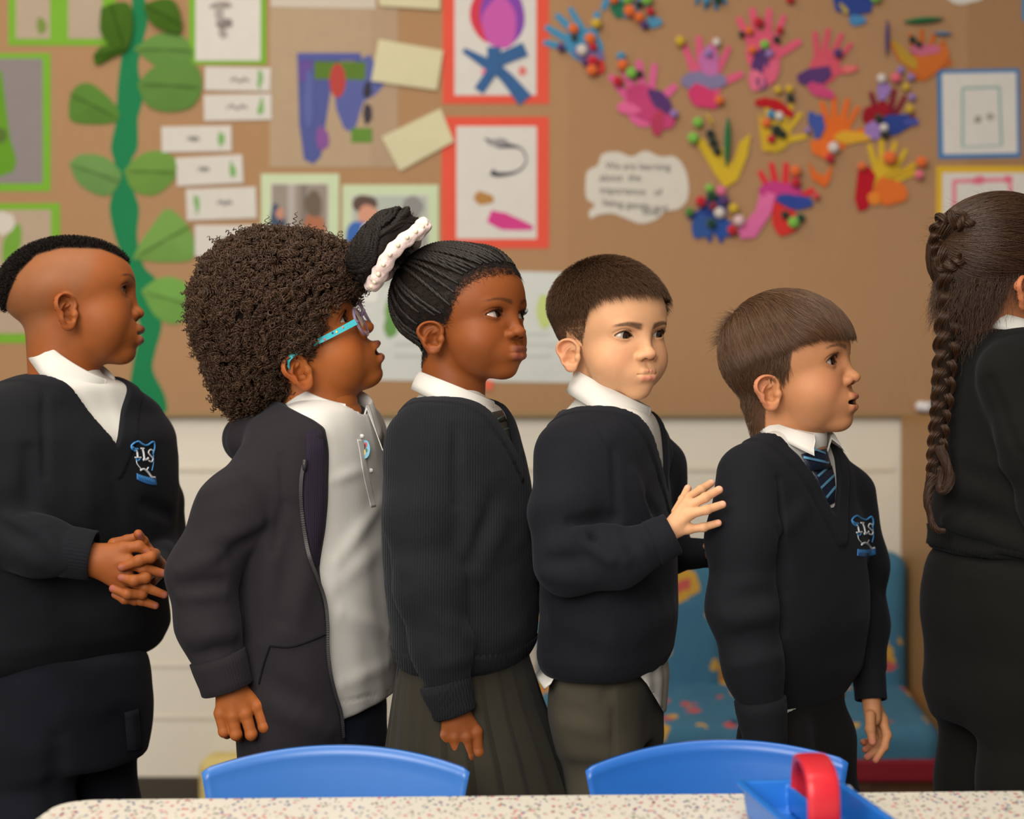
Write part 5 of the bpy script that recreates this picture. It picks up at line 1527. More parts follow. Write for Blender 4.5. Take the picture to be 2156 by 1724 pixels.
# ---- fourth child: boy with raised hand
def build_p4():
    d = 2000
    root = ROOT['p4'] = person('p4', 'boy with cropped brown hair in navy jumper and grey trousers raising his spread hand', 1280, d)
    T = Torso([(842, 1215, 1352, 60), (872, 1180, 1385, 100), (920, 1148, 1402, 130), (1000, 1136, 1410, 135), (1100, 1138, 1421, 135), (1200, 1140, 1428, 135),
               (1300, 1138, 1428, 138), (1360, 1132, 1420, 138), (1404, 1144, 1402, 130)], 15, d)
    near = arm_pts([(1196, 960, -85, 66), (1187, 1080, -122, 67), (1196, 1182, -135, 65), (1300, 1178, -152, 54), (1380, 1140, -150, 45)], d)
    far = arm_pts([(1392, 985, 70, 55), (1392, 1110, 110, 52), (1400, 1165, 95, 40), (1450, 1166, 70, 34)], d)
    N = W(1280, 850, d); R = frame(24, -24)
    zV = ((1192, 858), (1404, 1032))
    F_l = [(1215, 1118, 1292, 1112, 8, 10), (1232, 1140, 1285, 1180, 7, 9), (1262, 1112, 1288, 1176, 6, 10), (1205, 1100, 1290, 1090, 7, -12), (1290, 1120, 1318, 1180, 7, 5), (1145, 1212, 1240, 1226, 10, 5),
           (1345, 1138, 1365, 1190, 6, 3), (1240, 1130, 1258, 1152, 6, -7), (1165, 1150, 1225, 1135, 12, 5), (1160, 1180, 1230, 1175, 8, -4), (1308, 1118, 1330, 1150, 6, -4), (1140, 1060, 1230, 1040, 16, 4),
           (1252, 892, 1292, 950, 2.5, -2.5), (1292, 950, 1300, 1085, 5, -6), (1330, 1000, 1365, 1095, 10, 5), (1360, 1050, 1385, 1085, 8, -4), (1248, 1300, 1250, 1400, 3, -2.0), (1170, 1300, 1280, 1345, 16, 5), (1300, 1340, 1415, 1290, 18, 5), (1180, 1270, 1380, 1262, 12, -5)]
    f, outer, op = jumper_parts(T, [near, far], N, R[:, 2], 50, zV, 1.45, fold_lines=F_l, seed=2)
    cloth_mesh('jumper', f, np.concatenate([T_corners(T), near[0], far[0]]), root, MAT['navy'], 3.5)
    a, b = W(1372, 1145, d - 150), W(1417, 1123, d - 150)
    mesh_obj('cuff', *cuff_mesh(a, b, 27.5, 25.5, rib=60, amp=.15), MAT['navy'], root)
    mesh_obj('cuff', *cuff_mesh(W(1445, 1166, d + 72), W(1492, 1164, d + 60), 21, 19, rib=60, amp=.15), MAT['navy'], root)
    sf = shirt_fill(T, op, zV, N, R[:, 2])
    cloth_mesh('shirt', sf, np.array([N - 75, N + 75, W(1400, 1060, d)]), root, MAT['shirt'], 3.5)
    V, F = collar_mesh(N + R[:, 2] * 4, 8, 27, 50, 46, 16, 30, 34, gap=16, flare=14, tip=24, wave=0.8)
    mesh_obj('collar', V, F, MAT['shirt'], root)
    # shirt tail hanging out
    hx = [1120, 1132, 1146, 1160, 1176, 1250, 1330, 1362, 1398, 1412, 1425]; hy = [1400, 1430, 1452, 1440, 1412, 1408, 1404, 1440, 1500, 1497, 1420]
    T2 = Torso([(1330, 1150, 1410, 120), (1395, 1146, 1406, 122), (1420, 1128, 1408, 128), (1460, 1130, 1406, 130), (1520, 1132, 1402, 130)], 15, d)
    def tail(P):
        px = 1078 + P[:, 0] / P[:, 1] * F_PX
        zh = CAM_H - (np.interp(px, hx, hy) - 862) / F_PX * P[:, 1]
        q = T2.sdf(P) + 3.0 * wob(P * np.array([1, 1, .25]), 42, 3)
        return smax(smax(q, -(q + 7), 1), (zh - P[:, 2]) * .55, 2.5)
    cloth_mesh('shirt_tail', tail, T_corners(T2), root, MAT['shirt'], 2.0, 12)
    # trousers
    hip = Torso([(1370, 1165, 1392, 105), (1430, 1160, 1390, 110), (1500, 1168, 1388, 114), (1560, 1185, 1388, 110)], 20, d)
    legs = legs_at([[(1245, 1500, -48, 82), (1282, 1700, -55, 78), (1285, 1950, -60, 62), (1280, 2320, -60, 58)], [(1318, 1500, 50, 74), (1330, 1700, 55, 70), (1330, 1950, 60, 58), (1325, 2320, 60, 54)]], d)
    fl = [(1290, 1410, 1270, 1480, 7, -5), (1285, 1420, 1295, 1690, 2.5, -2.5), (1180, 1460, 1270, 1490, 9, 4),
          (1180, 1520, 1270, 1540, 10, 4), (1300, 1440, 1380, 1450, 10, 4)]
    leg_set(root, hip, legs, MAT['grey_trouser'], fold_lines=fl)
    feet(root, legs, 40)
    h1 = hand_spec(d, [(1398, 1124, -148, 1447, 1056, -146, 16, 11), (1398, 1126, -150, 1451, 1084, -152, 16, 10.5), (1402, 1128, -148, 1449, 1112, -149, 15, 10)],
                   [[(1450, 1047, -140, 9.6), (1476, 1031, -128, 9.2), (1497, 1017, -116, 8)], [(1455, 1063, -150, 10), (1485, 1047, -150, 9.6), (1514, 1031, -142, 8.6)],
                    [(1451, 1083, -153, 10), (1488, 1073, -154, 9.4), (1521, 1062, -148, 8.3)], [(1450, 1114, -149, 9.4), (1481, 1110, -150, 8.8), (1512, 1101, -145, 7.8)],
                    [(1424, 1078, -135, 11), (1438, 1052, -112, 9.6), (1448, 1028, -100, 8)]], (-0.3, -1, 0.35))
    h2 = hand_spec(d, [(1480, 1165, 62, 1500, 1160, 50, 13, 12)], [[(1498, 1150, 50, 8), (1520, 1146, 42, 8), (1530, 1158, 38, 7)], [(1500, 1163, 50, 8), (1524, 1162, 40, 8), (1534, 1172, 36, 7)],
                   [(1500, 1173, 50, 7), (1522, 1176, 44, 7), (1530, 1184, 40, 6)], [(1498, 1180, 54, 7), (1514, 1186, 50, 6.5), (1520, 1190, 48, 6)], [(1488, 1150, 45, 8), (1502, 1140, 34, 7.5), (1514, 1136, 28, 6.5)]], (0, -1, .3))
    inn, box = inner_body(T, [near, far], hip, legs, N)
    build_body('p4', root, W(1272, 905, d + 5), (42, 44), [h1, h2], inn, box, SCALP.get('p4'))
    return f

# ---- fifth child: boy with a striped tie
def build_p5():
    d = 2000
    root = ROOT['p5'] = person('p5', 'boy with smooth brown fringe in navy jumper with striped blue tie and crest', 1690, d)
    T = Torso([(897, 1605, 1742, 58), (925, 1572, 1768, 95), (970, 1548, 1806, 122), (1030, 1535, 1836, 138), (1150, 1525, 1846, 138), (1300, 1522, 1850, 140), (1420, 1535, 1838, 140), (1455, 1548, 1815, 135), (1484, 1570, 1788, 128)], 38, d)
    near = arm_pts([(1568, 1000, -75, 58), (1562, 1130, -105, 70), (1563, 1280, -115, 70), (1585, 1400, -120, 58), (1602, 1480, -118, 48)], d)
    far = arm_pts([(1792, 1040, 95, 48), (1812, 1190, 125, 52), (1820, 1310, 125, 46), (1828, 1400, 108, 38)], d)
    N = W(1678, 905, d); R = frame(40, -20)
    zV = ((1580, 902), (1766, 1094))
    F_l = [(1640, 1010, 1648, 1330, 5, -7), (1648, 1120, 1700, 1060, 12, 4), (1660, 1240, 1640, 1120, 8, -4),
           (1545, 1265, 1625, 1250, 12, -6), (1540, 1345, 1630, 1325, 10, -5), (1530, 1300, 1620, 1295, 12, 4),
           (1550, 1400, 1635, 1380, 9, 4), (1700, 1420, 1810, 1400, 18, 4), (1830, 1180, 1862, 1250, 10, -6)]
    f, outer, op = jumper_parts(T, [near, far], N, R[:, 2], 46, zV, 1.6, fold_lines=F_l, band=24, seed=5)
    cloth_mesh('jumper', f, np.concatenate([T_corners(T), near[0], far[0]]), root, MAT['navy_fleece'], 3.5)
    mesh_obj('cuff', *cuff_mesh(W(1600, 1470, d - 118), W(1612, 1566, d - 115), 31, 27, rib=60, amp=.15), MAT['navy_fleece'], root)
    mesh_obj('cuff', *cuff_mesh(W(1828, 1405, d + 106), W(1834, 1474, d + 92), 22, 21, rib=60, amp=.15), MAT['navy_fleece'], root)
    sf = shirt_fill(T, op, zV, N, R[:, 2])
    cloth_mesh('shirt', sf, np.array([N - 75, N + 75, W(1760, 1110, d)]), root, MAT['shirt'], 3.5)
    V, F = collar_mesh(N + R[:, 2] * 2, 40, 18, 44, 43, 5, 18, 15, gap=34, flare=11, tip=6)
    mesh_obj('collar', V, F, MAT['shirt'], root)
    tie(root, sf, [(1686, 956), (1740, 944), (1752, 985), (1706, 992)], [((1712, 985), (1752, 980)), ((1722, 1020), (1758, 1005)), ((1735, 1045), (1760, 1030)), ((1746, 1064), (1758, 1058))],
        [((1692, 962), (1746, 974), 5, 8.5), ((1712, 944), (1744, 956), 4, 8.5), ((1722, 1003), (1742, 985), 5, 2), ((1726, 1030), (1757, 1000), 5, 2), ((1740, 1048), (1760, 1024), 5, 2)], MAT['tie_navy'], MAT['tie_blue'])
    crest(root, f, lambda x, y: (1792 + 46 * x + 4 * y, 1086 + 82 * y), MAT)
    # white shirt corner under the hem
    T2 = Torso([(1440, 1552, 1800, 140), (1530, 1552, 1800, 140)], 38, d)
    hx = [1500, 1635, 1646, 1690, 1700, 1900]; hy = [1470, 1512, 1512, 1484, 1470, 1470]
    def tail(P):
        px = 1078 + P[:, 0] / P[:, 1] * F_PX
        zh = CAM_H - (np.interp(px, hx, hy) - 862) / F_PX * P[:, 1]
        q = T2.sdf(P)
        return smax(smax(q, -(q + 6), 1), (zh - P[:, 2]) * .8, 1.2)
    cloth_mesh('shirt_tail', tail, T_corners(T2), root, MAT['shirt'], 3.5, 10)
    hip = Torso([(1440, 1570, 1790, 118), (1500, 1562, 1792, 122), (1570, 1560, 1795, 120), (1620, 1565, 1795, 112)], 42, d)
    legs = legs_at([[(1630, 1560, -52, 76), (1640, 1700, -55, 72), (1640, 1950, -58, 60), (1640, 2320, -58, 56)], [(1728, 1560, 48, 72), (1730, 1700, 52, 70), (1728, 1950, 56, 58), (1728, 2320, 56, 54)]], d)
    leg_set(root, hip, legs, MAT['dark_trouser'], seed=4)
    feet(root, legs, 40)
    h1 = hand_spec(d, [(1834, 1468, 92, 1838, 1512, 82, 20, 17), (1838, 1480, 98, 1857, 1516, 92, 17, 12)],
                   [[(1832, 1506, 72, 11), (1832, 1535, 62, 10), (1837, 1562, 58, 8.2)], [(1858, 1514, 90, 10), (1868, 1548, 80, 9), (1862, 1572, 74, 8.2), (1844, 1600, 70, 7)],
                    [(1852, 1520, 104, 10), (1860, 1556, 98, 9), (1846, 1580, 90, 8.4), (1826, 1594, 86, 7.4)], [(1846, 1522, 114, 9.5), (1850, 1552, 112, 9), (1834, 1574, 104, 8), (1822, 1578, 100, 7.2)],
                    [(1838, 1522, 120, 9), (1838, 1548, 120, 8.4), (1826, 1566, 114, 7.4), (1818, 1562, 108, 6.8)]], (-0.2, -0.9, .3))
    h2 = hand_spec(d, [(1610, 1555, -115, 1612, 1610, -112, 22, 19)], [[(1596, 1612, -112, 10), (1596, 1640, -110, 10), (1600, 1660, -102, 8)], [(1608, 1616, -114, 10), (1608, 1648, -112, 10), (1610, 1668, -104, 8)],
                   [(1618, 1616, -114, 10), (1620, 1646, -112, 10), (1622, 1664, -104, 8)], [(1628, 1612, -110, 9), (1630, 1636, -108, 9), (1632, 1650, -102, 8)], [(1626, 1585, -100, 10), (1636, 1606, -92, 9), (1638, 1625, -88, 8)]], (0, -1, 0))
    inn, box = inner_body(T, [near, far], hip, legs, N)
    build_body('p5', root, W(1668, 950, d + 5), (41, 43), [h1, h2], inn, box, SCALP.get('p5'))
    return f

# ---- third child: girl with braids
def build_p3():
    d = 1960
    root = ROOT['p3'] = person('p3', 'girl with braided bun and pink scrunchie in ribbed navy jumper and charcoal skirt', 965, d)
    T = Torso([(830, 878, 1030, 56), (856, 858, 1058, 90), (895, 838, 1080, 118), (950, 825, 1098, 128), (1010, 818, 1112, 130), (1100, 815, 1124, 130), (1200, 822, 1129, 130), (1300, 832, 1129, 130), (1355, 838, 1124, 132), (1398, 858, 1104, 126)], 15, d)
    near = arm_pts([(888, 935, -75, 64), (884, 1090, -112, 72), (903, 1240, -124, 68), (928, 1360, -128, 58), (940, 1415, -128, 53)], d)
    far = arm_pts([(1030, 950, 100, 48), (1005, 1100, 135, 52), (960, 1250, 140, 46), (930, 1380, 130, 40)], d)
    N = W(955, 835, d); R = frame(30, -20)
    zV = ((868, 826), (1086, 957))
    F_l = [(960, 900, 962, 1060, 6, -6), (1000, 1060, 970, 1200, 14, 5), (1060, 1090, 1010, 1200, 14, 5), (1035, 1060, 985, 1180, 10, -4),
           (920, 1300, 975, 1330, 12, 4), (930, 1400, 985, 1385, 9, 4), (830, 1180, 880, 1220, 14, 3), (1000, 1345, 1100, 1330, 20, 4)]
    f, outer, op = jumper_parts(T, [near, far], N, R[:, 2], 50, zV, 1.3, fold_lines=F_l, band=22, seed=9)
    cloth_mesh('jumper', f, np.concatenate([T_corners(T), near[0], far[0]]), root, MAT['navy_rib'], 3.5)
    mesh_obj('cuff', *cuff_mesh(W(936, 1432, d - 128), W(959, 1502, d - 128), 30, 26, rib=40, amp=0.9), MAT['navy_rib'], root)
    hem_band(root, lambda P: T.sdf(P) + 1.6 * wob(P, 130, 9) + .8 * wob(P * np.array([1, 1, 1.6]), 55, 12), T, W(0, 1398, d)[2], MAT['navy_rib'], 30)
    sf = shirt_fill(T, op, zV, N, R[:, 2])
    cloth_mesh('shirt', sf, np.array([N - 75, N + 75, W(1090, 975, d)]), root, MAT['shirt'], 3.5)
    V, F = collar_mesh(N + R[:, 2] * 3, -2, 22, 48, 46, 10, 24, 30, gap=14, flare=14, tip=24)
    mesh_obj('collar', V, F, MAT['shirt'], root)
    tie(root, sf, [(1034, 868), (1062, 862), (1072, 884), (1048, 890)], [((1036, 870), (1062, 866)), ((1052, 895), (1074, 890)), ((1066, 920), (1082, 912)), ((1076, 940), (1086, 934))],
        [((1048, 882), (1066, 872), 3, 8.5), ((1056, 905), (1078, 900), 3, 2)], MAT['tie_green'], MAT['tie_teal'], 3)
    for pts in ([(962, 880), (985, 905), (998, 940), (1000, 980), (962, 1020)],):
        pass
    # pleated skirt
    def skirt():
        rows = [(1372, 838, 1118, 118), (1400, 832, 1126, 124), (1480, 820, 1152, 138), (1560, 810, 1182, 150), (1640, 802, 1208, 160), (1760, 792, 1240, 172), (1850, 788, 1258, 178)]
        n = 264; V = []
        prof = [(r, 0.0) for r in rows] + [(r, 3.0) for r in rows[::-1]]
        for (py, xl, xr, b), inn in prof:
            z = CAM_H - (py - 862) / F_PX * d
            cx = ((xl + xr) / 2 - 1078) / F_PX * d; s_ = (xr - xl) / 2 / F_PX * d
            a = math.sqrt(max(s_ ** 2 - (b * math.sin(.4)) ** 2, 100)) / math.cos(.4)
            t = np.linspace(0, 2 * np.pi, n, endpoint=False)
            k = (py - 1372) / 478.0
            ph = (t * 22 / (2 * np.pi)) % 1.0
            pl = np.where(ph < 0.72, ph / 0.72, (1 - ph) / 0.28) - 0.5
            rr = 1.0 + (0.012 + 0.075 * k) * pl
            sk = 0.10 * (ph - 0.5) * 0
            u = (a - inn) * np.cos(t + sk) * rr; v = (b - inn) * np.sin(t + sk) * rr
            V.append(np.array([cx, d, z]) + u[:, None] * T.f + v[:, None] * T.l)
        m = len(prof); V = np.concatenate(V)
        i, j = np.meshgrid(np.arange(m), np.arange(n), indexing='ij'); i, j = i.ravel(), j.ravel()
        F = np.stack([i * n + j, i * n + (j + 1) % n, ((i + 1) % m) * n + (j + 1) % n, ((i + 1) % m) * n + j], 1)
        return V, F
    o = mesh_obj('skirt', *skirt(), MAT['skirt'], root, smooth=False)
    hip = Torso([(1372, 850, 1105, 105), (1480, 850, 1105, 110), (1600, 865, 1095, 105)], 26, d)
    legs = legs_at([[(945, 1560, -50, 62), (950, 1800, -50, 58), (950, 1980, -50, 50), (948, 2320, -50, 40)], [(1020, 1560, 45, 62), (1022, 1800, 45, 58), (1022, 1980, 45, 50), (1020, 2320, 45, 40)]], d)
    leg_set(root, hip, legs, MAT['navy_trouser'], 'tights', seed=6)
    feet(root, legs, 26)
    h1 = hand_spec(d, [(957, 1490, -128, 934, 1548, -132, 22, 12), (957, 1490, -130, 958, 1550, -135, 22, 13), (960, 1492, -128, 982, 1549, -134, 21, 13), (966, 1494, -128, 1003, 1540, -128, 20, 12)],
                   [[(932, 1548, -132, 12.5), (937, 1584, -132, 12), (944, 1590, -112, 10)], [(957, 1553, -135, 13), (961, 1592, -135, 12.5), (965, 1592, -112, 10)],
                    [(982, 1552, -134, 13), (985, 1594, -134, 12.5), (987, 1594, -110, 10)], [(1003, 1542, -130, 12.5), (1007, 1584, -130, 12), (1006, 1586, -106, 9.5)],
                    [(980, 1515, -105, 13), (1000, 1548, -92, 11), (1004, 1572, -90, 9.5)]], (0, -1, 0.1))
    inn, box = inner_body(T, [near, far], hip, legs, N)
    build_body('p3', root, W(950, 885, d + 5), (41, 43), [h1], inn, box, SCALP.get('p3'))
    return f

# ---- second child: boy with curls, glasses and open hooded top
def build_p2():
    d = 2000
    root = ROOT['p2'] = person('p2', 'boy with big curly afro and clear glasses in open charcoal hooded top over white polo', 660, d)
    T = Torso([(838, 628, 765, 56), (868, 600, 788, 92), (920, 570, 802, 120), (1000, 548, 806, 130), (1100, 538, 806, 132), (1200, 530, 812, 134), (1300, 526, 818, 134), (1400, 530, 822, 136), (1490, 535, 820, 136), (1570, 540, 800, 130)], 21, d)
    polo_h = W(0, 1490, d)[2]
    N = W(697, 850, d); R = frame(16, -24)
    pz_x = [(838, 560), (850, 585), (868, 628), (888, 668), (905, 686), (960, 694), (1040, 693), (1110, 688), (1190, 678), (1240, 684), (1290, 692), (1400, 702), (1500, 719), (1580, 726)]
    zz = np.array([CAM_H - (p[0] - 862) / F_PX * (d - 90) for p in pz_x])[::-1]; zx = np.array([p[1] for p in pz_x], float)[::-1]
    near = arm_pts([(572, 968, -78, 60), (492, 1075, -118, 74), (424, 1208, -128, 69), (436, 1310, -134, 61), (452, 1365, -134, 57)], d)
    far = arm_pts([(745, 930, 110, 55), (735, 1080, 150, 52), (700, 1240, 165, 46), (690, 1380, 150, 40)], d)
    Aup = R[:, 2]
    fl = [(380, 1200, 470, 1165, 9, 6), (385, 1235, 465, 1225, 9, -6), (380, 1255, 470, 1250, 9, 5), (440, 1140, 540, 1110, 12, 5),
          (470, 1175, 560, 1110, 10, -6), (395, 1345, 490, 1330, 10, 4), (405, 1380, 500, 1360, 8, -4), (415, 1400, 510, 1375, 8, 4),
          (590, 960, 600, 1060, 4, -4), (600, 1060, 575, 1160, 6, -5), (575, 1110, 560, 1350, 18, 6), (615, 1080, 590, 1300, 14, -5),
          (650, 1180, 610, 1330, 16, 6), (560, 1480, 690, 1540, 14, 5), (570, 1430, 650, 1490, 14, -4), (425, 1040, 500, 1010, 10, 5)]
    PF = []
    def polo(P):
        q = P - N; h = q @ Aup
        rad = np.sqrt(np.maximum((q * q).sum(1) - h * h, 0))
        dN = rad - 47 + np.maximum(0, -26 - h)
        dd = T.sdf(P) + 1.8 * wob(P * np.array([1, 1, .6]), 90, 7) + .9 * wob(P, 45, 2)
        dd = dd - folds(P, PF) if PF else dd
        return smax(smax(dd, (polo_h + (P[:, 0] - W(717, 0, d)[0]) * 0.18) - P[:, 2], 3), -np.maximum(dN, -dd - 60), 2)
    PF = fold_at(polo, [(700, 1010, 760, 990, 8, 2.5), (710, 1180, 800, 1060, 12, 4), (705, 1230, 800, 1150, 14, 3), (720, 1290, 815, 1330, 12, 3), (720, 1440, 815, 1400, 10, 3), (715, 1477, 822, 1456, 2.0, -1.5)])
    JF = []
    def jout(P):
        dd = T.sdf(P, 7.0)
        for pts, r in (near, far):
            a = chain(P, pts, r, 22)
            dd = smin(dd, a, 3 + 34 * np.exp(-(np.sqrt(((P - pts[0]) ** 2).sum(1)) / 85.0) ** 2))
        hd = chain(P, [W(664, 912, d - 105), W(640, 900, d - 92), W(570, 915, d - 62), W(530, 925, d - 20), W(520, 925, d + 40), W(580, 910, d + 90), W(690, 895, d + 100)], np.array([12, 17, 23, 27, 28, 24, 14.]), 16)
        dd = smin(dd, hd, 16)
        hd2 = chain(P, [W(668, 905, d - 70), W(620, 875, d - 62), W(590, 875, d - 20), W(600, 875, d + 40), W(690, 870, d + 66)], np.array([12, 17, 19, 17, 10.]), 16)
        dd = smin(dd, hd2, 16)
        dd = dd + 1.5 * wob(P, 120, 11) + .9 * wob(P, 52, 4)
        return dd - folds(P, JF) if JF else dd
    JF = fold_at(jout, fl, 1.15)
    def jopen(P):
        xz = (interp_s(P[:, 2], zz, zx) - 1078) / F_PX * (d - 90)
        u, v = T.uv(P)
        o = np.maximum(xz - P[:, 0], np.where(v > 40, 12 - u, -1e3))
        q = P - N; h = q @ Aup
        rad = np.sqrt(np.maximum((q * q).sum(1) - h * h, 0))
        return smin(o, rad - 47 + np.maximum(0, -45 - h), 10)
    def jacket(P):
        dd = jout(P)
        op = jopen(P)
        lay = np.where(P[:, 2] > polo_h + 15, 15.0, 15 + (polo_h + 15 - P[:, 2]) * 8)
        cut = np.maximum(op, -dd - lay)
        return smax(dd, -cut, 2.0)
    pts = np.concatenate([T_corners(T), near[0], far[0]])
    cloth_mesh('polo_shirt', polo, T_corners(T), root, MAT['polo'], 3.5, 20)
    cloth_mesh('hooded_top', jacket, pts, root, MAT['hoodie'], 3.5, 60)
    mesh_obj('cuff', *cuff_mesh(W(457, 1380, d - 134), W(479, 1451, d - 132), 33.5, 31, rib=50, amp=0.25), MAT['hoodie'], root)
    # collar, placket, buttons
    V, F = collar_mesh(N + R[:, 2] * 5, 42, 22, 47, 46, 12, 26, 36, gap=24, flare=20, tip=16)
    mesh_obj('collar', V, F, MAT['polo'], root)
    A = [(752, 925), (757, 950), (765, 1000), (774, 1040), (781, 1068)]; B = [(765, 925), (770, 950), (778, 1000), (786, 1040), (792, 1066)]
    A = spline(np.array(A, float), 22); B = spline(np.array(B, float), 22)
    mesh_obj('placket', *strip(polo, A, B, 0.7, 1.0), MAT['polo'], root)
    for bx, by in ((762, 918), (781, 990)):
        c = hit(polo, [(bx, by)], off=3.2)[0]
        V, F = tube([c + [0, -1.0, 0], c + [0, 1.0, 0]], [2.6, 2.6], 14)
        mesh_obj('button', V, F, MAT['shirt'], root)
    # zip along the near edge
    zp = [(641, 968), (634, 1010), (634, 1060), (641, 1120), (651, 1170), (668, 1215), (684, 1262), (690, 1310), (691, 1370), (697, 1420), (708, 1465), (719, 1502), (724, 1555)]
    Q = hit(jout, spline(np.array(zp, float), 150), off=1.2)
    mesh_obj('zip_tape', *tube(Q, 1.9, 6), MAT['zip'], root)
    parts = []
    for i in range(1, 149):
        t = nrm(Q[i + 1] - Q[i - 1]); n = nrm(CAM - Q[i]); b = np.cross(t, n)
        c = Q[i] + n * 1.6
        bx = [c + t * sx * 1.0 + b * sy * 2.1 + n * sz * .9 for sx in (-1, 1) for sy in (-1, 1) for sz in (-1, 1)]
        parts.append((np.array(bx), [[0, 1, 3, 2], [4, 6, 7, 5], [0, 4, 5, 1], [2, 3, 7, 6], [0, 2, 6, 4], [1, 5, 7, 3]]))
    zt = mesh_obj('zip_teeth', *join(parts), MAT['zip'], root, smooth=False); zt['kind'] = 'stuff'
    c = hit(jout, [(641, 978)], off=4)[0]
    mesh_obj('zip_stop', *tube([c + [0, 0, 6], c, c - [0, 0, 7]], [2.6, 3.2, 2.2], 8), MAT['zip'], root)
    # facing shown between the zip and the folded edge
    m = [(z_, x_) for z_, x_ in pz_x if 900 < z_ < 1200]
    A = [(x_ - 2, z_) for z_, x_ in m]; B = [(np.interp(z_, [p[1] for p in zp], [p[0] for p in zp]) + 4, z_) for z_, x_ in m]
    mesh_obj('lining', *strip(jacket, A, B, 1.4, 1.2), MAT['lining'], root)
    for pts_, r_ in (([(568, 1360), (610, 1362), (650, 1350), (690, 1333)], 1.3), ([(568, 1360), (555, 1400), (545, 1440)], 1.3)):
        mesh_obj('pocket_seam', *tube(hit(jout, spline(np.array(pts_, float), 24), off=.4), r_, 6), MAT['seam'], root)
    # round sticker badge with a coloured picture
    c = hit(polo, [(769, 946)], off=2.2)[0]
    n_ = nrm(np.array([-.15, -1, .1])); e1 = nrm(np.cross(n_, [0, 0, 1])); e2 = np.cross(e1, n_)
    th = np.linspace(0, 2 * np.pi, 28, endpoint=False)
    def disc(r, off, ax=.55): return c + n_ * off + r * (np.cos(th)[:, None] * e1 * ax + np.sin(th)[:, None] * e2)
    V = np.concatenate([disc(11.5, -2.5), disc(11.5, .8)]); n = 28
    F = [[i, (i + 1) % n, n + (i + 1) % n, n + i] for i in range(n)] + [list(range(n))[::-1], list(range(n, 2 * n))]
    bd = mesh_obj('badge', V, F, plain('badge_sky_blue', (110, 170, 200), .4), root, smooth=False, label='small round colourful sticker badge')
    for nm, (cx, cy, r, cc) in dict(badge_red=(-.1, .5, .32, (190, 60, 50)), badge_yellow=(.25, -.35, .4, (220, 190, 90)), badge_dark=(.2, .3, .36, (60, 40, 45)), badge_green=(-.3, -.1, .22, (60, 110, 70))).items():
        cc_ = c + n_ * 1.0 + e1 * .55 * 11 * cx + e2 * 11 * cy
        q = cc_ + 11 * r * (np.cos(th[::2])[:, None] * e1 * .55 + np.sin(th[::2])[:, None] * e2)
        V = np.concatenate([q - n_ * .6, q + n_ * .3]); k = 14
        F = [[i, (i + 1) % k, k + (i + 1) % k, k + i] for i in range(k)] + [list(range(k))[::-1], list(range(k, 2 * k))]
        mesh_obj('badge_patch', V, F, plain(nm, cc, .4), bd, smooth=False)
    hip = Torso([(1400, 552, 790, 120), (1500, 548, 800, 124), (1580, 552, 800, 120), (1640, 560, 790, 110)], 18, d)
    legs = legs_at([[(650, 1580, -55, 88), (655, 1720, -58, 80), (655, 1960, -60, 66), (655, 2320, -60, 60)], [(720, 1580, 55, 84), (722, 1720, 58, 78), (722, 1960, 60, 64), (722, 2320, 60, 58)]], d)
    leg_set(root, hip, legs, MAT['jeans'], seed=8)
    feet(root, legs, 18)
    h1 = hand_spec(d, [(480, 1440, -132, 466, 1500, -138, 26, 13), (482, 1440, -134, 491, 1505, -141, 26, 14), (486, 1442, -132, 516, 1500, -138, 25, 14), (492, 1444, -130, 540, 1484, -130, 22, 13)],
                   [[(463, 1502, -138, 12.5), (472, 1540, -138, 11.5), (478, 1546, -116, 10)], [(490, 1507, -141, 13), (497, 1546, -141, 12), (502, 1552, -118, 10.5)],
                    [(517, 1502, -138, 13), (529, 1546, -138, 12), (532, 1552, -116, 10.5)], [(542, 1486, -130, 12.5), (556, 1530, -130, 12), (553, 1544, -112, 10)],
                    [(520, 1468, -108, 14), (546, 1500, -94, 11.5), (552, 1528, -90, 10)]], (0, -1, .1))
    inn, box = inner_body(T, [near, far], hip, legs, N)
    build_body('p2', root, W(690, 895, d + 5), (42, 45), [h1], inn, box, SCALP.get('p2'))
    return polo

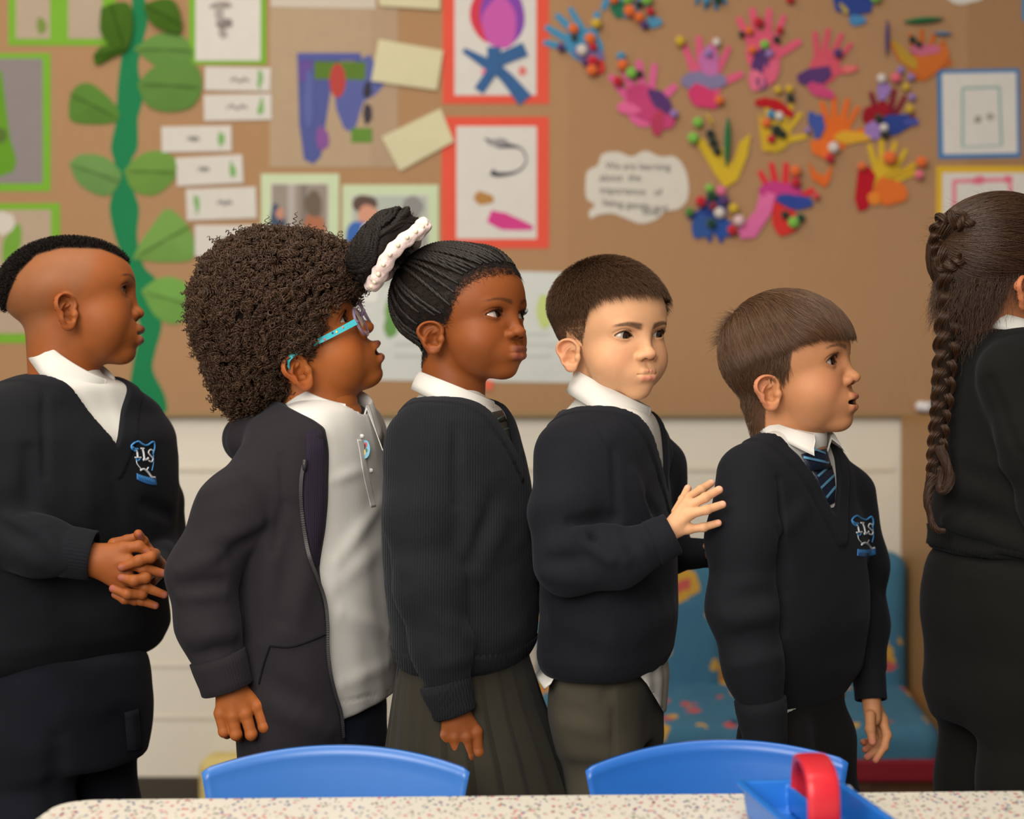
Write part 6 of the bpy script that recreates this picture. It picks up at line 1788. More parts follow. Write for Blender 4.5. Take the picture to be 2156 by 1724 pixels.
# ---- first child: boy with clasped hands
def build_p1():
    d = 2040
    root = ROOT['p1'] = person('p1', 'boy with shaved sides in crested navy jumper clasping his hands at the line end', 130, d)
    T = Torso([(785, 62, 232, 60), (815, 10, 268, 100), (860, -30, 302, 150), (930, -66, 332, 170), (1040, -76, 338, 172), (1150, -80, 328, 172), (1250, -78, 310, 172), (1325, -72, 317, 172), (1365, -62, 302, 166), (1392, -45, 280, 150)], 32, d)
    near = arm_pts([(28, 900, -85, 68), (-6, 1030, -122, 74), (-22, 1130, -130, 68), (80, 1150, -158, 58), (150, 1162, -160, 51)], d)
    far = arm_pts([(300, 940, 95, 45), (330, 1060, 135, 50), (338, 1125, 120, 46), (330, 1185, 20, 38), (322, 1200, -60, 32)], d)
    N = W(150, 785, d); R = frame(24, -30)
    zV = ((74, 764), (257, 938))
    F_l = [(92, 820, 95, 1000, 5, -5), (60, 950, 62, 1050, 10, -5), (20, 1090, 75, 1110, 8, 5), (-10, 1100, 60, 1140, 8, -5),
           (90, 1110, 130, 1190, 9, 4), (40, 1170, 110, 1200, 12, 4), (180, 960, 190, 1100, 16, 4), (235, 1000, 250, 1120, 14, -4),
           (100, 1290, 300, 1290, 26, 6), (305, 1060, 360, 1085, 9, -6)]
    f, outer, op = jumper_parts(T, [near, far], N, R[:, 2], 52, zV, 1.5, fold_lines=F_l, band=24, seed=13)
    cloth_mesh('jumper', f, np.concatenate([T_corners(T), near[0], far[0]]), root, MAT['navy_fleece'], 3.5)
    mesh_obj('cuff', *cuff_mesh(W(135, 1160, d - 160), W(198, 1170, d - 158), 31, 30, rib=44, amp=.2), MAT['navy_fleece'], root)
    sf = shirt_fill(T, op, zV, N, R[:, 2])
    cloth_mesh('shirt', sf, np.array([N - 80, N + 80, W(250, 960, d)]), root, MAT['shirt'], 3.5)
    V, F = collar_mesh(N + R[:, 2] * 4, 8, 34, 50, 47, 18, 30, 36, gap=18, flare=13, tip=30, wave=1.6, split=10)
    mesh_obj('collar', V, F, MAT['shirt'], root)
    crest(root, f, lambda x, y: (277 + 50 * x + 2 * y - 4 * math.sin(3.1 * y), 930 + 74 * y + 20 * x * (y - .1)), MAT)
    hip = Torso([(1370, -60, 285, 128), (1440, -70, 296, 132), (1520, -70, 297, 132), (1600, -60, 290, 120)], 26, d)
    legs = legs_at([[(60, 1560, -60, 100), (55, 1720, -62, 90), (60, 1960, -64, 74), (60, 2280, -64, 66)], [(190, 1540, 60, 96), (200, 1720, 62, 86), (200, 1960, 64, 72), (200, 2280, 64, 64)]], d)
    fl = [(20, 1350, -20, 1460, 3, -4), (26, 1352, -14, 1462, 4, 3), (140, 1500, 290, 1470, 16, 4), (120, 1560, 118, 1720, 12, -7)]
    tr, tf = leg_set(root, hip, legs, MAT['navy_trouser'], fold_lines=fl, seed=10)
    V, F = strip(tf, [(262, 1500), (292, 1492)], [(268, 1580), (300, 1580)], 5, 3)
    mesh_obj('pocket_flap', V, F, MAT['navy_trouser'], root)
    feet(root, legs, 26)
    z = -150
    h1 = hand_spec(d, [(192, 1174, z - 8, 258, 1156, z - 12, 30, 15), (192, 1176, z - 8, 270, 1182, z - 14, 30, 16), (192, 1180, z - 8, 268, 1212, z - 12, 29, 15), (200, 1186, z - 6, 258, 1234, z - 6, 26, 14)],
                   [[(258, 1154, z - 12, 13), (292, 1150, z - 10, 11.5), (311, 1162, z - 8, 9)], [(272, 1186, z - 14, 12), (302, 1196, z - 16, 11.5), (343, 1207, z - 8, 8.6)],
                    [(272, 1222, z - 12, 12), (305, 1236, z - 14, 11), (346, 1252, z - 6, 8.4)], [(262, 1244, z - 6, 11), (296, 1264, z - 8, 10), (327, 1275, z - 2, 8)],
                    [(240, 1146, z + 4, 14), (268, 1138, z + 14, 11.5), (292, 1128, z + 18, 9)]], (-.1, -1, .2))
    h2 = hand_spec(d, [(328, 1192, z + 60, 318, 1172, z + 24, 22, 18), (328, 1200, z + 60, 312, 1222, z + 24, 22, 18)],
                   [[(326, 1166, z + 14, 12), (318, 1172, z - 20, 11.5), (292, 1180, z - 28, 11), (256, 1194, z - 27, 9)], [(318, 1206, z + 14, 12), (306, 1216, z - 22, 11.5), (282, 1222, z - 30, 11), (256, 1216, z - 28, 9)],
                    [(308, 1238, z + 14, 11.5), (298, 1250, z - 16, 11), (268, 1250, z - 26, 10.5), (238, 1239, z - 22, 8.6)], [(300, 1254, z + 16, 10), (284, 1264, z - 8, 9.5), (262, 1262, z - 16, 9), (242, 1252, z - 14, 7.6)],
                    [(312, 1160, z + 30, 13), (300, 1140, z + 20, 11.5), (291, 1124, z + 8, 9.6)]], (.5, -1, .1))
    inn, box = inner_body(T, [near, far], hip, legs, N)
    build_body('p1', root, W(140, 850, d + 5), (44, 46), [h1, h2], inn, box, SCALP.get('p1'))
    return f

# ---- sixth child: girl seen from behind
def build_p6():
    d = 2000
    root = ROOT['p6'] = person('p6', 'girl in black with a long brown braid, cropped by the frame edge', 2130, d)
    T = Torso([(688, 2052, 2190, 56), (720, 2018, 2222, 95), (780, 2000, 2255, 125), (880, 1996, 2270, 130), (980, 1999, 2275, 130), (1050, 1996, 2275, 130), (1095, 1986, 2278, 132), (1130, 1990, 2280, 132), (1165, 1982, 2284, 132)], -18, d)
    near = arm_pts([(2125, 790, -92, 66), (2180, 930, -118, 70), (2215, 1080, -125, 62), (2290, 1150, -140, 52)], d)
    far = arm_pts([(2200, 800, 95, 55), (2260, 950, 110, 55), (2300, 1100, 100, 48)], d)
    N = W(2118, 700, d); R = frame(-15, -14)
    F_l = [(2085, 800, 2140, 950, 6, -5), (2000, 1010, 2120, 1060, 14, 6), (2000, 1060, 2150, 1110, 12, -6), (1992, 1095, 2150, 1150, 12, 7), (1990, 1120, 2150, 1172, 6, -5),
           (2010, 940, 2130, 1000, 16, 4)]
    f, outer, op = jumper_parts(T, [near, far], N, R[:, 2], 48, ((2030, 690), (2210, 730)), .4, fold_lines=F_l, band=12, seed=17)
    cloth_mesh('jumper', f, np.concatenate([T_corners(T), near[0], far[0]]), root, MAT['black'], 4.0)
    c = np.array([W(2130, 0, d)[0], d, W(0, 1178, d)[2]])
    V, F = ring_band(lambda P: T.sdf(P), c, nrm([0.16, 0, 1]), 0, 300, np.linspace(-8, 26, 5), 150, 90, .9, thick=8, off=1)
    mesh_obj('hem_band', V, F, MAT['black'], root)
    mesh_obj('cuff', *cuff_mesh(W(2280, 1145, d - 140), W(2340, 1190, d - 145), 28, 26), MAT['black'], root)
    V, F = collar_mesh(N + R[:, 2] * 4, -12, 16, 44, 44, 10, 20, 24, gap=14, flare=8, tip=6)
    mesh_obj('collar', V, F, MAT['shirt'], root)
    hip = Torso([(1150, 2000, 2268, 122), (1210, 1976, 2270, 130), (1280, 1970, 2272, 134), (1380, 1980, 2268, 132), (1460, 1975, 2262, 124), (1520, 1990, 2255, 116)], -18, d)
    legs = legs_at([[(2165, 1460, -58, 102), (2165, 1650, -60, 96), (2165, 1950, -62, 74), (2160, 2320, -62, 72)], [(2074, 1440, 55, 98), (2075, 1650, 58, 95), (2072, 1950, 60, 76), (2068, 2320, 60, 74)]], d)
    leg_set(root, hip, legs, MAT['black_trouser'], seed=12)
    feet(root, legs, -15)
    h1 = hand_spec(d, [(2335, 1190, -145, 2375, 1215, -145, 18, 15)], [[(2372, 1200, -145, 10), (2400, 1210, -145, 9.5), (2415, 1225, -140, 8)], [(2376, 1212, -147, 10), (2404, 1224, -147, 9.5), (2418, 1238, -140, 8)],
                   [(2376, 1222, -146, 10), (2402, 1236, -146, 9.5), (2414, 1248, -140, 8)], [(2372, 1230, -142, 9), (2392, 1244, -142, 8.5), (2402, 1254, -138, 7.5)], [(2350, 1200, -130, 10), (2372, 1190, -120, 9), (2390, 1192, -115, 8)]], (0, -1, .2))
    inn, box = inner_body(T, [near, far], hip, legs, N)
    build_body('p6', root, W(2118, 760, d + 5), (42, 44), [h1], inn, box, SCALP.get('p6'))
    return f

SCALP = {}
# ------------------------------------------------------------------ hair
HAIR = {}
HM = dict(p4=hair_mat('short_brown_hair', (74, 50, 33), .45, .3), p5=hair_mat('smooth_brown_hair', (84, 57, 36), .36, .45), p6=hair_mat('long_brown_hair', (62, 41, 27), .38, .4),
          p1=hair_mat('black_cropped_hair', (26, 20, 17), .6, .2), p2=hair_mat('dark_brown_curls', (66, 46, 32), .42, .35), p3=hair_mat('black_baby_hair', (24, 19, 17), .5, .3), lash=hair_mat('dark_lashes', (18, 13, 11), .5, .2))

def fb(P, H):
    d = head_base(warp(P, H), H)[0]
    if 'nk' in H: d = smin(d, cap(P, (-16, 0, -32), *H['nk']), 12)
    return d

def scalp_points(H, n, keep, seed, center=(-5, 0, 25)):
    """n random points on the head surface satisfying keep(P)"""
    rng = np.random.default_rng(seed)
    out = []
    tot = 0
    c = np.array(center, float)
    while tot < n:
        d = nrm(rng.normal(size=(n * 2, 3)))
        r = np.full(len(d), 75.0)
        for _ in range(14):
            r = np.clip(r - fb(c + d * r[:, None], H) * 0.85, 20, 130)
        P = c + d * r[:, None]
        P = P[keep(P)]
        out.append(P); tot += len(P)
    return np.concatenate(out)[:n], rng

def grow(P, H, L, field, steps, lift, rng, jitter=0.12, minh=0.6, drop=0.0, hmax=None):
    """strands following field over the head; lift(t) = angle in degrees above the scalp"""
    n = len(P); out = [P.copy()]
    ds = (L / (steps - 1))
    J = rng.normal(size=(n, 3)) * jitter
    for i in range(1, steps):
        t = i / (steps - 1)
        g, f0 = grad(lambda q: fb(q, H), P, 1.0)
        N = nrm(g)
        D = field(P, t) + J
        D = D - N * (D * N).sum(1)[:, None]
        D = nrm(D)
        a = np.radians(lift(t, P))[:, None] if not np.isscalar(lift(t, P)) else np.radians(lift(t, P))
        st = D * np.cos(a) + N * np.sin(a)
        st[:, 2] -= drop * t
        P = P + nrm(st) * ds[:, None]
        f1 = fb(P, H)
        push = np.maximum(minh * min(1, t * 3) - f1, 0)
        if hmax is not None: push = push - np.maximum(f1 - hmax, 0) * 0.6
        P = P + N * push[:, None]
        out.append(P.copy())
    return np.stack(out, 1)

def resample(S, frac):
    """cut every strand to a fraction of its length, same number of points"""
    n, k, _ = S.shape
    t = np.linspace(0, 1, k)[None] * frac[:, None] * (k - 1)
    i = np.clip(t.astype(int), 0, k - 2); w = (t - i)[..., None]
    a = np.take_along_axis(S, np.repeat(i[..., None], 3, 2), 1); b = np.take_along_axis(S, np.repeat(i[..., None] + 1, 3, 2), 1)
    return a + (b - a) * w

LINE_STD = [(0, 58), (25, 57), (45, 52), (58, 38), (68, 8), (80, -8), (88, 8), (100, 12), (115, -12), (130, -40), (180, -55)]

def scalp_tint(keepfun, colour, strength, fade=0.0):
    def g(V, c, H):
        w = sst(-3, 3, keepfun(V)) * (strength - fade * sst(45, -5, V[:, 2])) * (fb(V, H) < 6) * sst(6, 1, fb(V, H))
        return c * (1 - w[:, None]) + np.asarray(colour) * w[:, None]
    return g

def lashes(key, root, which=(-1, 1), n=30, L=7.5, up=0.55):
    H = PEOPLE[key]['H']; rng = np.random.default_rng(3)
    S = []
    e = np.radians(H['eye_tilt'])
    hu = 6.2 * H['eye_h'] - H['lid']; A = 12.6; R1 = (A * A + hu * hu) / (2 * hu)
    for sd in which:
        for u in np.linspace(-11, 11.5, n):
            v = math.sqrt(max(R1 * R1 - u * u, 0)) + hu - R1
            y, z = u * math.cos(e) - v * math.sin(e), u * math.sin(e) + v * math.cos(e)
            x = math.sqrt(max(13.6 ** 2 - y * y - z * z, 1))
            p = np.array([60 + x, (28.5 + y) * sd, z])
            d = nrm(np.array([1.0, sd * (0.25 + u * .05), 0.1 + rng.normal() * .06]))
            l = L * (.75 + .25 * rng.random()) * (0.7 + .3 * math.cos(u / 12))
            S.append([p + d * l * t + np.array([0, 0, up * l * t * t]) for t in np.linspace(0, 1, 5)])
    S = np.array(S)
    hair_obj('eyelashes', H2W(key, S), np.linspace(.28, .1, 5), HM['lash'], root)

# ---- p4: short crop with shaved lines over the ear
LINE_P4 = [(0, 52), (25, 52), (45, 48), (58, 36), (66, 6), (76, -12), (86, 0), (100, 6), (115, -16), (130, -40), (180, -58)]
def cut_lines(P):
    """two thin razor lines above the ear"""
    az = np.degrees(np.arctan2(-P[:, 1], P[:, 0]))
    on = (az > 50) & (az < 92)
    return on & ((np.abs(P[:, 2] - (25 + (az - 50) * -.05)) < 0.75) | ((np.abs(P[:, 2] - (15 + (az - 50) * -.05)) < 0.6) & (az > 66)))
SCALP['p4'] = scalp_tint(lambda P: hairline(P, LINE_P4) - 3 - 8 * cut_lines(P), srgb(70, 48, 33), 0.92, .38)
def hair_p4():
    H = PEOPLE['p4']['H']
    P, rng = scalp_points(H, 36000, lambda P: (hairline(P, LINE_P4) > rng0(len(P)) * 5) & ~cut_lines(P), 4)
    low = sst(8, 66, P[:, 2] + 26 * sst(20, 60, P[:, 0]))
    L = (2.4 + 16 * low) * rng.uniform(.7, 1.15, len(P))
    wh = np.array([-58, 8, 85.0])
    def field(q, t):
        d = nrm(q - wh)
        d[:, 2] -= 0.35 + 0.5 * (q[:, 2] < 45)
        d[:, 0] += 0.25
        return d
    S = grow(P, H, L, field, 5, lambda t, q: 62 - 48 * t, rng, .20, .5)
    hair_obj('hair', H2W('p4', S), np.array([.15, .15, .14, .11, .04]), HM['p4'], ROOT['p4'])
    lashes('p4', ROOT['p4'], n=26, L=5.0, up=.4)
_r0 = np.random.default_rng(77)
def rng0(n): return _r0.random(n)
HAIR['p4'] = hair_p4

# ---- p5: long smooth top over short sides
LINE_P5 = [(0, 56), (25, 56), (45, 50), (58, 36), (66, 0), (76, -16), (86, -2), (100, 2), (112, -34), (125, -70), (145, -84), (180, -88)]
SCALP['p5'] = scalp_tint(lambda P: hairline(P, LINE_P5) - 2, srgb(66, 46, 32), 0.9)
def hair_p5():
    H = PEOPLE['p5']['H']
    P, rng = scalp_points(H, 13000, lambda P: hairline(P, LINE_P5) > rng0(len(P)) * 5, 5)
    k = (P[:, 2] < 46) & ~((P[:, 0] > 30))
    Ps = P[k]
    L = (5 + 13 * sst(-45, 20, Ps[:, 2]) + 6 * sst(-20, -70, Ps[:, 0])) * rng.uniform(.75, 1.15, len(Ps))
    def fdn(q, t):
        d = np.zeros_like(q); d[:, 2] = -1; d[:, 0] = -0.25
        return d
    S1 = grow(Ps, H, L, fdn, 5, lambda t, q: 34 - 24 * t, rng, .2, .5)
    hair_obj('short_hair', H2W('p5', S1), np.array([.19, .19, .17, .14, .06]), HM['p5'], ROOT['p5'])
    P, rng = scalp_points(H, 17000, lambda P: (hairline(P, LINE_P5) > 0) & (P[:, 2] > 44) , 6)
    wh = np.array([-55, 4, 84.0])
    def field(q, t):
        d = nrm(q - wh)
        sd = sst(10, 62, np.abs(q[:, 1])) * sst(60, 20, q[:, 0])
        d[:, 2] -= 0.2 + 1.2 * sd
        d[:, 0] += 0.55 * (1 - sd) + .06
        d[:, 1] -= 0.18 * (1 - sd)
        return d
    L = np.full(len(P), 92.0) * rng.uniform(.85, 1.1, len(P))
    lay = rng.uniform(1.5, 9.0, len(P)) 
    S = grow(P, H, L, field, 20, lambda t, q: 34 * max(0, 1 - 2.2 * t), rng, .10, 1.2, 0.0, lay)
    az = np.degrees(np.arctan2(np.abs(S[..., 1]), S[..., 0]))
    zend = np.interp(az, [0, 20, 40, 55, 75, 100, 130, 180], [27, 27, 29, 26, 20, 15, 8, 2]) + rng.normal(size=(len(P), 1)) * 3.2
    below = S[..., 2] < zend
    first = np.where(below.any(1), below.argmax(1), 19)
    fr = np.clip(first / 19.0, .12, 1) * np.where(first >= 19, rng.uniform(.8, 1, len(P)), 1)
    back = P[:, 0] < -42
    fr = np.where(back, np.minimum(fr, rng.uniform(.25, .55, len(P))), fr)
    S = resample(S, fr)[:, ::2]
    m = S.shape[1]
    hair_obj('hair', H2W('p5', S), np.concatenate([np.full(m - 3, .2), [.18, .13, .06]]), HM['p5'], ROOT['p5'])
    # tuft standing up at the crown
    P, rng = scalp_points(H, 620, lambda P: np.sqrt(((P - np.array([-60, -14, 74])) ** 2).sum(1)) < 24, 8)
    D = nrm(P - np.array([-20, 0, 40])) * .8 + rng.normal(size=P.shape) * .42 + np.array([-.3, -.05, .12])
    D = nrm(D); L = rng.uniform(7, 19, len(P)) * rng.choice([1, 1, 1, 1.5], len(P))
    t = np.linspace(0, 1, 7)
    S = P[:, None] + D[:, None] * (L[:, None] * t)[..., None] + np.array([-.5, 0, -.55])[None, None] * ((L[:, None] * .5) * t ** 2)[..., None]
    hair_obj('hair_tuft', H2W('p5', S), np.array([.2, .2, .2, .18, .15, .1, .05]), HM['p5'], ROOT['p5'])
    lashes('p5', ROOT['p5'], n=30, L=9.0, up=.45)
HAIR['p5'] = hair_p5

# ---- p1: cropped top, shaved sides
def top_p1(P): return P[:, 2] - np.interp(P[:, 0], [-90, -78, -56, -30, 0, 50, 85], [-10, 0, 33, 55, 60, 55, 38])
def stubble_sheen_p1(V, c, H):
    w = (sst(-16, 16, hairline(V, LINE_STD) + 4 * wob(V, 40, 2)) * 0.42 * sst(6, 1, fb(V, H)))[:, None]
    c = c * (1 - w) + srgb(132, 96, 68) * w  # stubble tint, with the sheen of the shaved sides painted into it
    w = (sst(-2.5, 2.0, top_p1(V)) * sst(8, 2, fb(V, H)))[:, None] * .95
    return c * (1 - w) + srgb(30, 22, 18) * w
SCALP['p1'] = stubble_sheen_p1
def hair_p1():
    H = PEOPLE['p1']['H']
    P, rng = scalp_points(H, 15000, lambda P: top_p1(P) > rng0(len(P)) * 3, 11)
    g, _ = grad(lambda q: fb(q, H), P, 1.0)
    N = nrm(g); L = rng.uniform(4, 8.5, len(P)) * sst(-1, 6, top_p1(P) + 2)
    D = nrm(N + rng.normal(size=P.shape) * .35)
    t = np.linspace(0, 1, 5)
    w = rng.normal(size=(len(P), 1, 3)) * .9
    S = P[:, None] + D[:, None] * (L[:, None] * t)[..., None] + w * np.sin(t * 3.1)[None, :, None]
    hair_obj('hair', H2W('p1', S), np.array([.3, .3, .28, .24, .14]), HM['p1'], ROOT['p1'])
HAIR['p1'] = hair_p1

# ---- p2: big round mass of ringlets
AFRO = [(440, 700), (475, 735), (520, 752), (575, 757), (606, 752), (622, 728), (645, 694), (700, 674), (745, 655), (770, 636), (800, 606), (860, 602), (900, 545)]
def afro_f(P):
    d = 2000.0
    c = W(578, 660, d)
    q = P - c
    f = ell(P, c, (106, 98, 106)) + 6.5 * wob(P, 60, 3) + 3.2 * wob(P, 27, 6)
    low = ell(P, W(528, 800, d), (42, 66, 54)); f = smin(f, low, 34)
    frt = ell(P, W(690, 575, d), (42, 62, 42)); f = smin(f, frt, 30)
    z = np.array([CAM_H - (a - 862) / F_PX * 1930 for a, b in AFRO])[::-1]; x = np.array([(b - 1078) / F_PX * 1930 for a, b in AFRO])[::-1]
    xm = np.interp(P[:, 2], z, x)
    f = smax(f, (P[:, 0] - xm) * .8, 7)
    o = H2W('p2', [(-3, -72, -24)])[0]
    return smax(f, -(np.sqrt(((P - o) ** 2 * np.array([1, .35, 1])).sum(1)) - 26), 5)
SCALP['p2'] = scalp_tint(lambda P: hairline(P, [(a, z - 6) for a, z in LINE_STD]), srgb(40, 28, 22), 0.95)
def hair_p2():
    root = ROOT['p2']
    c = W(585, 690, 2000)
    V, Q = poly_surface(lambda P: afro_f(P) + 9.5, c - 150, c + 150, 5)
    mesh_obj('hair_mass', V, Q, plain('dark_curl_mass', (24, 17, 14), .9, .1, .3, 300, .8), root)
    rng = np.random.default_rng(21)
    D = nrm(rng.normal(size=(14000, 3)))
    D = D[D[:, 1] < 0.7]
    r = np.full(len(D), 95.0)
    for _ in range(40): r = np.clip(r - afro_f(c + D * r[:, None]) * .6, 15, 170)
    P = c + D * r[:, None]
    P = P[np.abs(afro_f(P)) < 2][:6600]
    n = len(P)
    g, _ = grad(afro_f, P, 1.0); N = nrm(g)
    A = nrm(N * rng.uniform(.15, 1.1, (n, 1)) + rng.normal(size=(n, 3)) * .5 + np.array([-.1, 0, -.4]))
    e1 = nrm(np.cross(A, rng.normal(size=(n, 3)))); e2 = np.cross(A, e1)
    k = 46
    stray = rng.random(n) < .10
    turns = rng.uniform(2.6, 4.4, n) + stray * 1.2; R = rng.uniform(1.5, 3.6, n); pitch = rng.uniform(2.2, 4.2, n)
    t = np.linspace(0, 1, k)
    ph0 = rng.uniform(0, 6.28, (n, 1)); bend = rng.normal(size=(n, 3)) * 3.4
    cl = 4.0 * wob(P, 17, 9)
    for q in range(2):
        ang = turns[:, None] * 2 * np.pi * t + ph0 + q * .35
        h = (turns * pitch)[:, None] * (t - np.where(stray, .25, .66)[:, None]) + cl[:, None]
        rr = R[:, None] * (0.8 + .3 * np.sin(t * 3.1)) * (1 - .12 * q)
        S = P[:, None] + A[:, None] * (h + q * .7)[..., None] + e1[:, None] * (rr * np.cos(ang))[..., None] + e2[:, None] * (rr * np.sin(ang))[..., None] + bend[:, None] * (t ** 2)[None, :, None]
        rad = np.full(k, .36); rad[-6:] = np.linspace(.34, .12, 6)
        hair_obj('hair', S, rad, HM['p2'], root)
    # loose fine frizz
    P2 = P[rng.integers(0, n, 2600)]; g, _ = grad(afro_f, P2, 1.0); N = nrm(g); n2 = len(P2)
    A = nrm(N + rng.normal(size=(n2, 3)) * .7); e1 = nrm(np.cross(A, rng.normal(size=(n2, 3)))); e2 = np.cross(A, e1)
    t = np.linspace(0, 1, 26); ang = rng.uniform(5, 14, (n2, 1)) * t + rng.uniform(0, 6, (n2, 1)); R = rng.uniform(1.5, 4, (n2, 1))
    S = P2[:, None] + A[:, None] * (rng.uniform(4, 11, (n2, 1)) * t - 2)[..., None] + e1[:, None] * (R * np.cos(ang))[..., None] + e2[:, None] * (R * np.sin(ang))[..., None]
    hair_obj('hair_frizz', S, np.linspace(.2, .1, 26), HM['p2'], root)
    lashes('p2', root, n=22, L=6.0)
HAIR['p2'] = hair_p2

def rope(path, R, r, tw, nseg, phase=0.0, strands=2, sides=6):
    """twisted rope of round strands along a path (mm)"""
    Pp = spline(path, nseg) if len(path) < nseg else np.asarray(path)
    T = nrm(np.gradient(Pp, axis=0)); ln = np.concatenate([[0], np.cumsum(np.linalg.norm(np.diff(Pp, axis=0), axis=1))])
    u = nrm(np.cross(T, [0.3, 1, 0.2])); v = np.cross(T, u)
    R = np.broadcast_to(R, (len(Pp),)); r = np.broadcast_to(r, (len(Pp),))
    parts = []
    for s in range(strands):
        a = ln / tw * 2 * np.pi + phase + s * 2 * np.pi / strands
        parts.append(tube(Pp + u * (R * np.cos(a))[:, None] + v * (R * np.sin(a))[:, None], r, sides))
    return join(parts)

# ---- p3: thin braids drawn up into a bun
LINE_P3 = [(0, 60), (25, 58), (40, 53), (52, 45), (60, 30), (70, 6), (82, -4), (92, 6), (104, 8), (118, -16), (132, -40), (180, -58)]
def scalp_p3(V, c, H):
    h = hairline(V, LINE_P3)
    w = (sst(-9, 10, h + 3 * wob(V, 14, 3)) * .96 * sst(6, 1, fb(V, H)))[:, None]
    return c * (1 - w) + srgb(30, 22, 19) * w
SCALP['p3'] = scalp_p3
TIE3 = np.array([-82.0, 0, 80.0])
def hair_p3():
    root = ROOT['p3']; H = PEOPLE['p3']['H']; rng = np.random.default_rng(31)
    c = np.array([-8, 0, 26.0])
    m = plain('black_braided_hair', (30, 25, 23), .48, .35, .25, 500, .4)
    mb = plain('black_bun_hair', (24, 19, 17), .6, .25, .25, 500, .5)
    braids = []
    azs = np.concatenate([np.linspace(4, 62, 13), np.linspace(68, 178, 13)])
    i = 0
    for sd in (-1, 1):
        for az in azs:
            a = math.radians(az + rng.normal() * 1.2)
            z0 = np.interp(az, [t[0] for t in LINE_P3], [t[1] for t in LINE_P3]) + (7 if az < 66 else 5) + rng.normal() * 1.5
            p0 = np.array([math.cos(a) * 70, sd * math.sin(a) * 70, z0])
            path = []
            for t in np.linspace(0, 1, 26):
                q = (p0 - c) * (1 - t) + (TIE3 + np.array([6, sd * 7 * math.sin(a), -5]) - c) * t
                q = q + np.array([0, sd * 16 * math.sin(t * math.pi) * (1 if az < 100 else .3), 10 * math.sin(t * math.pi) * (1 if az < 70 else 0)])
                d = nrm(q); r = 60.0
                for _ in range(12): r = r - (fb((c + d * r)[None], H)[0] - 2.4 - 2.0 * t) * .85
                path.append(c + d * r)
            path = H2W('p3', np.array(path))
            V, F = rope(path, np.concatenate([np.linspace(.5, 1.5, 12), np.full(58, 1.5)]), np.concatenate([np.linspace(.9, 1.75, 12), np.full(58, 1.75)]), 5.2, 70, i * 1.3, 3, 6)
            mesh_obj('braid', V, F, m, root); i += 1
    # baby hair along the hairline
    P, rng = scalp_points(H, 5200, lambda P: (np.abs(hairline(P, LINE_P3) + 1) < 9), 33)
    back = nrm(TIE3 - P)
    def field(q, t):
        d = nrm(TIE3 - q); return d
    S = grow(P, H, rng.uniform(4, 11, len(P)), field, 5, lambda t, q: 14.0, rng, .8, .3)
    hair_obj('baby_hair', H2W('p3', S), np.array([.12, .12, .11, .09, .05]), HM['p3'], root)
    P, rng = scalp_points(H, 9000, lambda P: hairline(P, LINE_P3) > 0, 35)
    S = grow(P, H, rng.uniform(6, 14, len(P)), field, 5, lambda t, q: 8.0, rng, .35, .4)
    hair_obj('hair', H2W('p3', S), np.array([.2, .2, .2, .17, .08]), HM['p3'], root)
    # bun
    d = 1960 - 5
    B0 = W(812, 520, d)
    ax = nrm(W(760, 470, d) - W(835, 535, d)); sd_ = nrm(W(880, 460, d) - W(770, 590, d)); dep = np.cross(ax, sd_)
    def bun_f(P):
        q = P - B0
        a, b, cc = q @ ax, q @ sd_, q @ dep
        return ell(np.stack([a - 4, b, cc], 1), (0, 0, 0), (29, 51, 40)) + 2.5 * wob(P, 30, 2)
    V, Q = poly_surface(bun_f, B0 - 75, B0 + 75, 4)
    mesh_obj('bun_core', V, Q, mb, root)
    for i in range(34):
        th = rng.uniform(0, 2 * np.pi); tilt = rng.uniform(.1, 1.0)
        u0, u1 = rng.uniform(-2.6, -.6), rng.uniform(.6, 2.6)
        pts = []
        for t in np.linspace(u0, u1, 14):
            dl = nrm(np.array([tilt + .25 * math.sin(t * 2 + th), math.cos(t + th * .5), math.sin(t + th)]))
            dr = ax * dl[0] + sd_ * dl[1] + dep * dl[2]
            r = 40.0
            for _ in range(14): r = max(5, r - (bun_f((B0 + dr * r)[None])[0] - 1.5) * .7)
            pts.append(B0 + dr * r)
        V, F = rope(pts, 2.2, 2.6, 9, 46, i, 3, 6)
        mesh_obj('bun_braid', V, F, mb, root)
    # loose fuzz on the bun
    D = nrm(rng.normal(size=(1500, 3))); r = np.full(1500, 40.0)
    for _ in range(20): r = r - bun_f(B0 + D * r[:, None]) * .7
    P = B0 + D * r[:, None]; t = np.linspace(0, 1, 8)
    S = P[:, None] + nrm(D + rng.normal(size=D.shape) * .8)[:, None] * (rng.uniform(3, 9, (1500, 1)) * t)[..., None] + rng.normal(size=(1500, 1, 3)) * np.sin(t * 5)[None, :, None] * 1.2
    hair_obj('bun_fuzz', S, np.linspace(.16, .07, 8), HM['p3'], root)
    # scrunchie: fluffy ring with beads
    S0 = W(838, 536, d - 4)
    sx = nrm(W(893, 478, d) - W(785, 602, d)); an = nrm(np.cross(sx, dep))
    a_ = np.linspace(0, 2 * np.pi, 160, endpoint=False)
    def ringp(a): return S0 + sx * 46 * np.cos(a) + dep * 38 * np.sin(a) + an * 2.5 * np.sin(3 * a)
    def scr_f(P):
        q = P - S0
        x, y, z = q @ sx / 46, q @ dep / 38, q @ an
        rr = np.sqrt(x * x + y * y) + 1e-6; ang = np.arctan2(y, x)
        dr = (rr - 1) * 41
        return np.sqrt(dr * dr + (z - 2.5 * np.sin(3 * ang)) ** 2) - (9.6 + 1.0 * np.sin(ang * 15) + 1.9 * wob(P, 11, 5))
    V, Q = poly_surface(scr_f, S0 - 72, S0 + 72, 2.5)
    pk = plain('pale_pink_plush', (240, 214, 210), 0.95, .1, .05, 300, .5, .5)
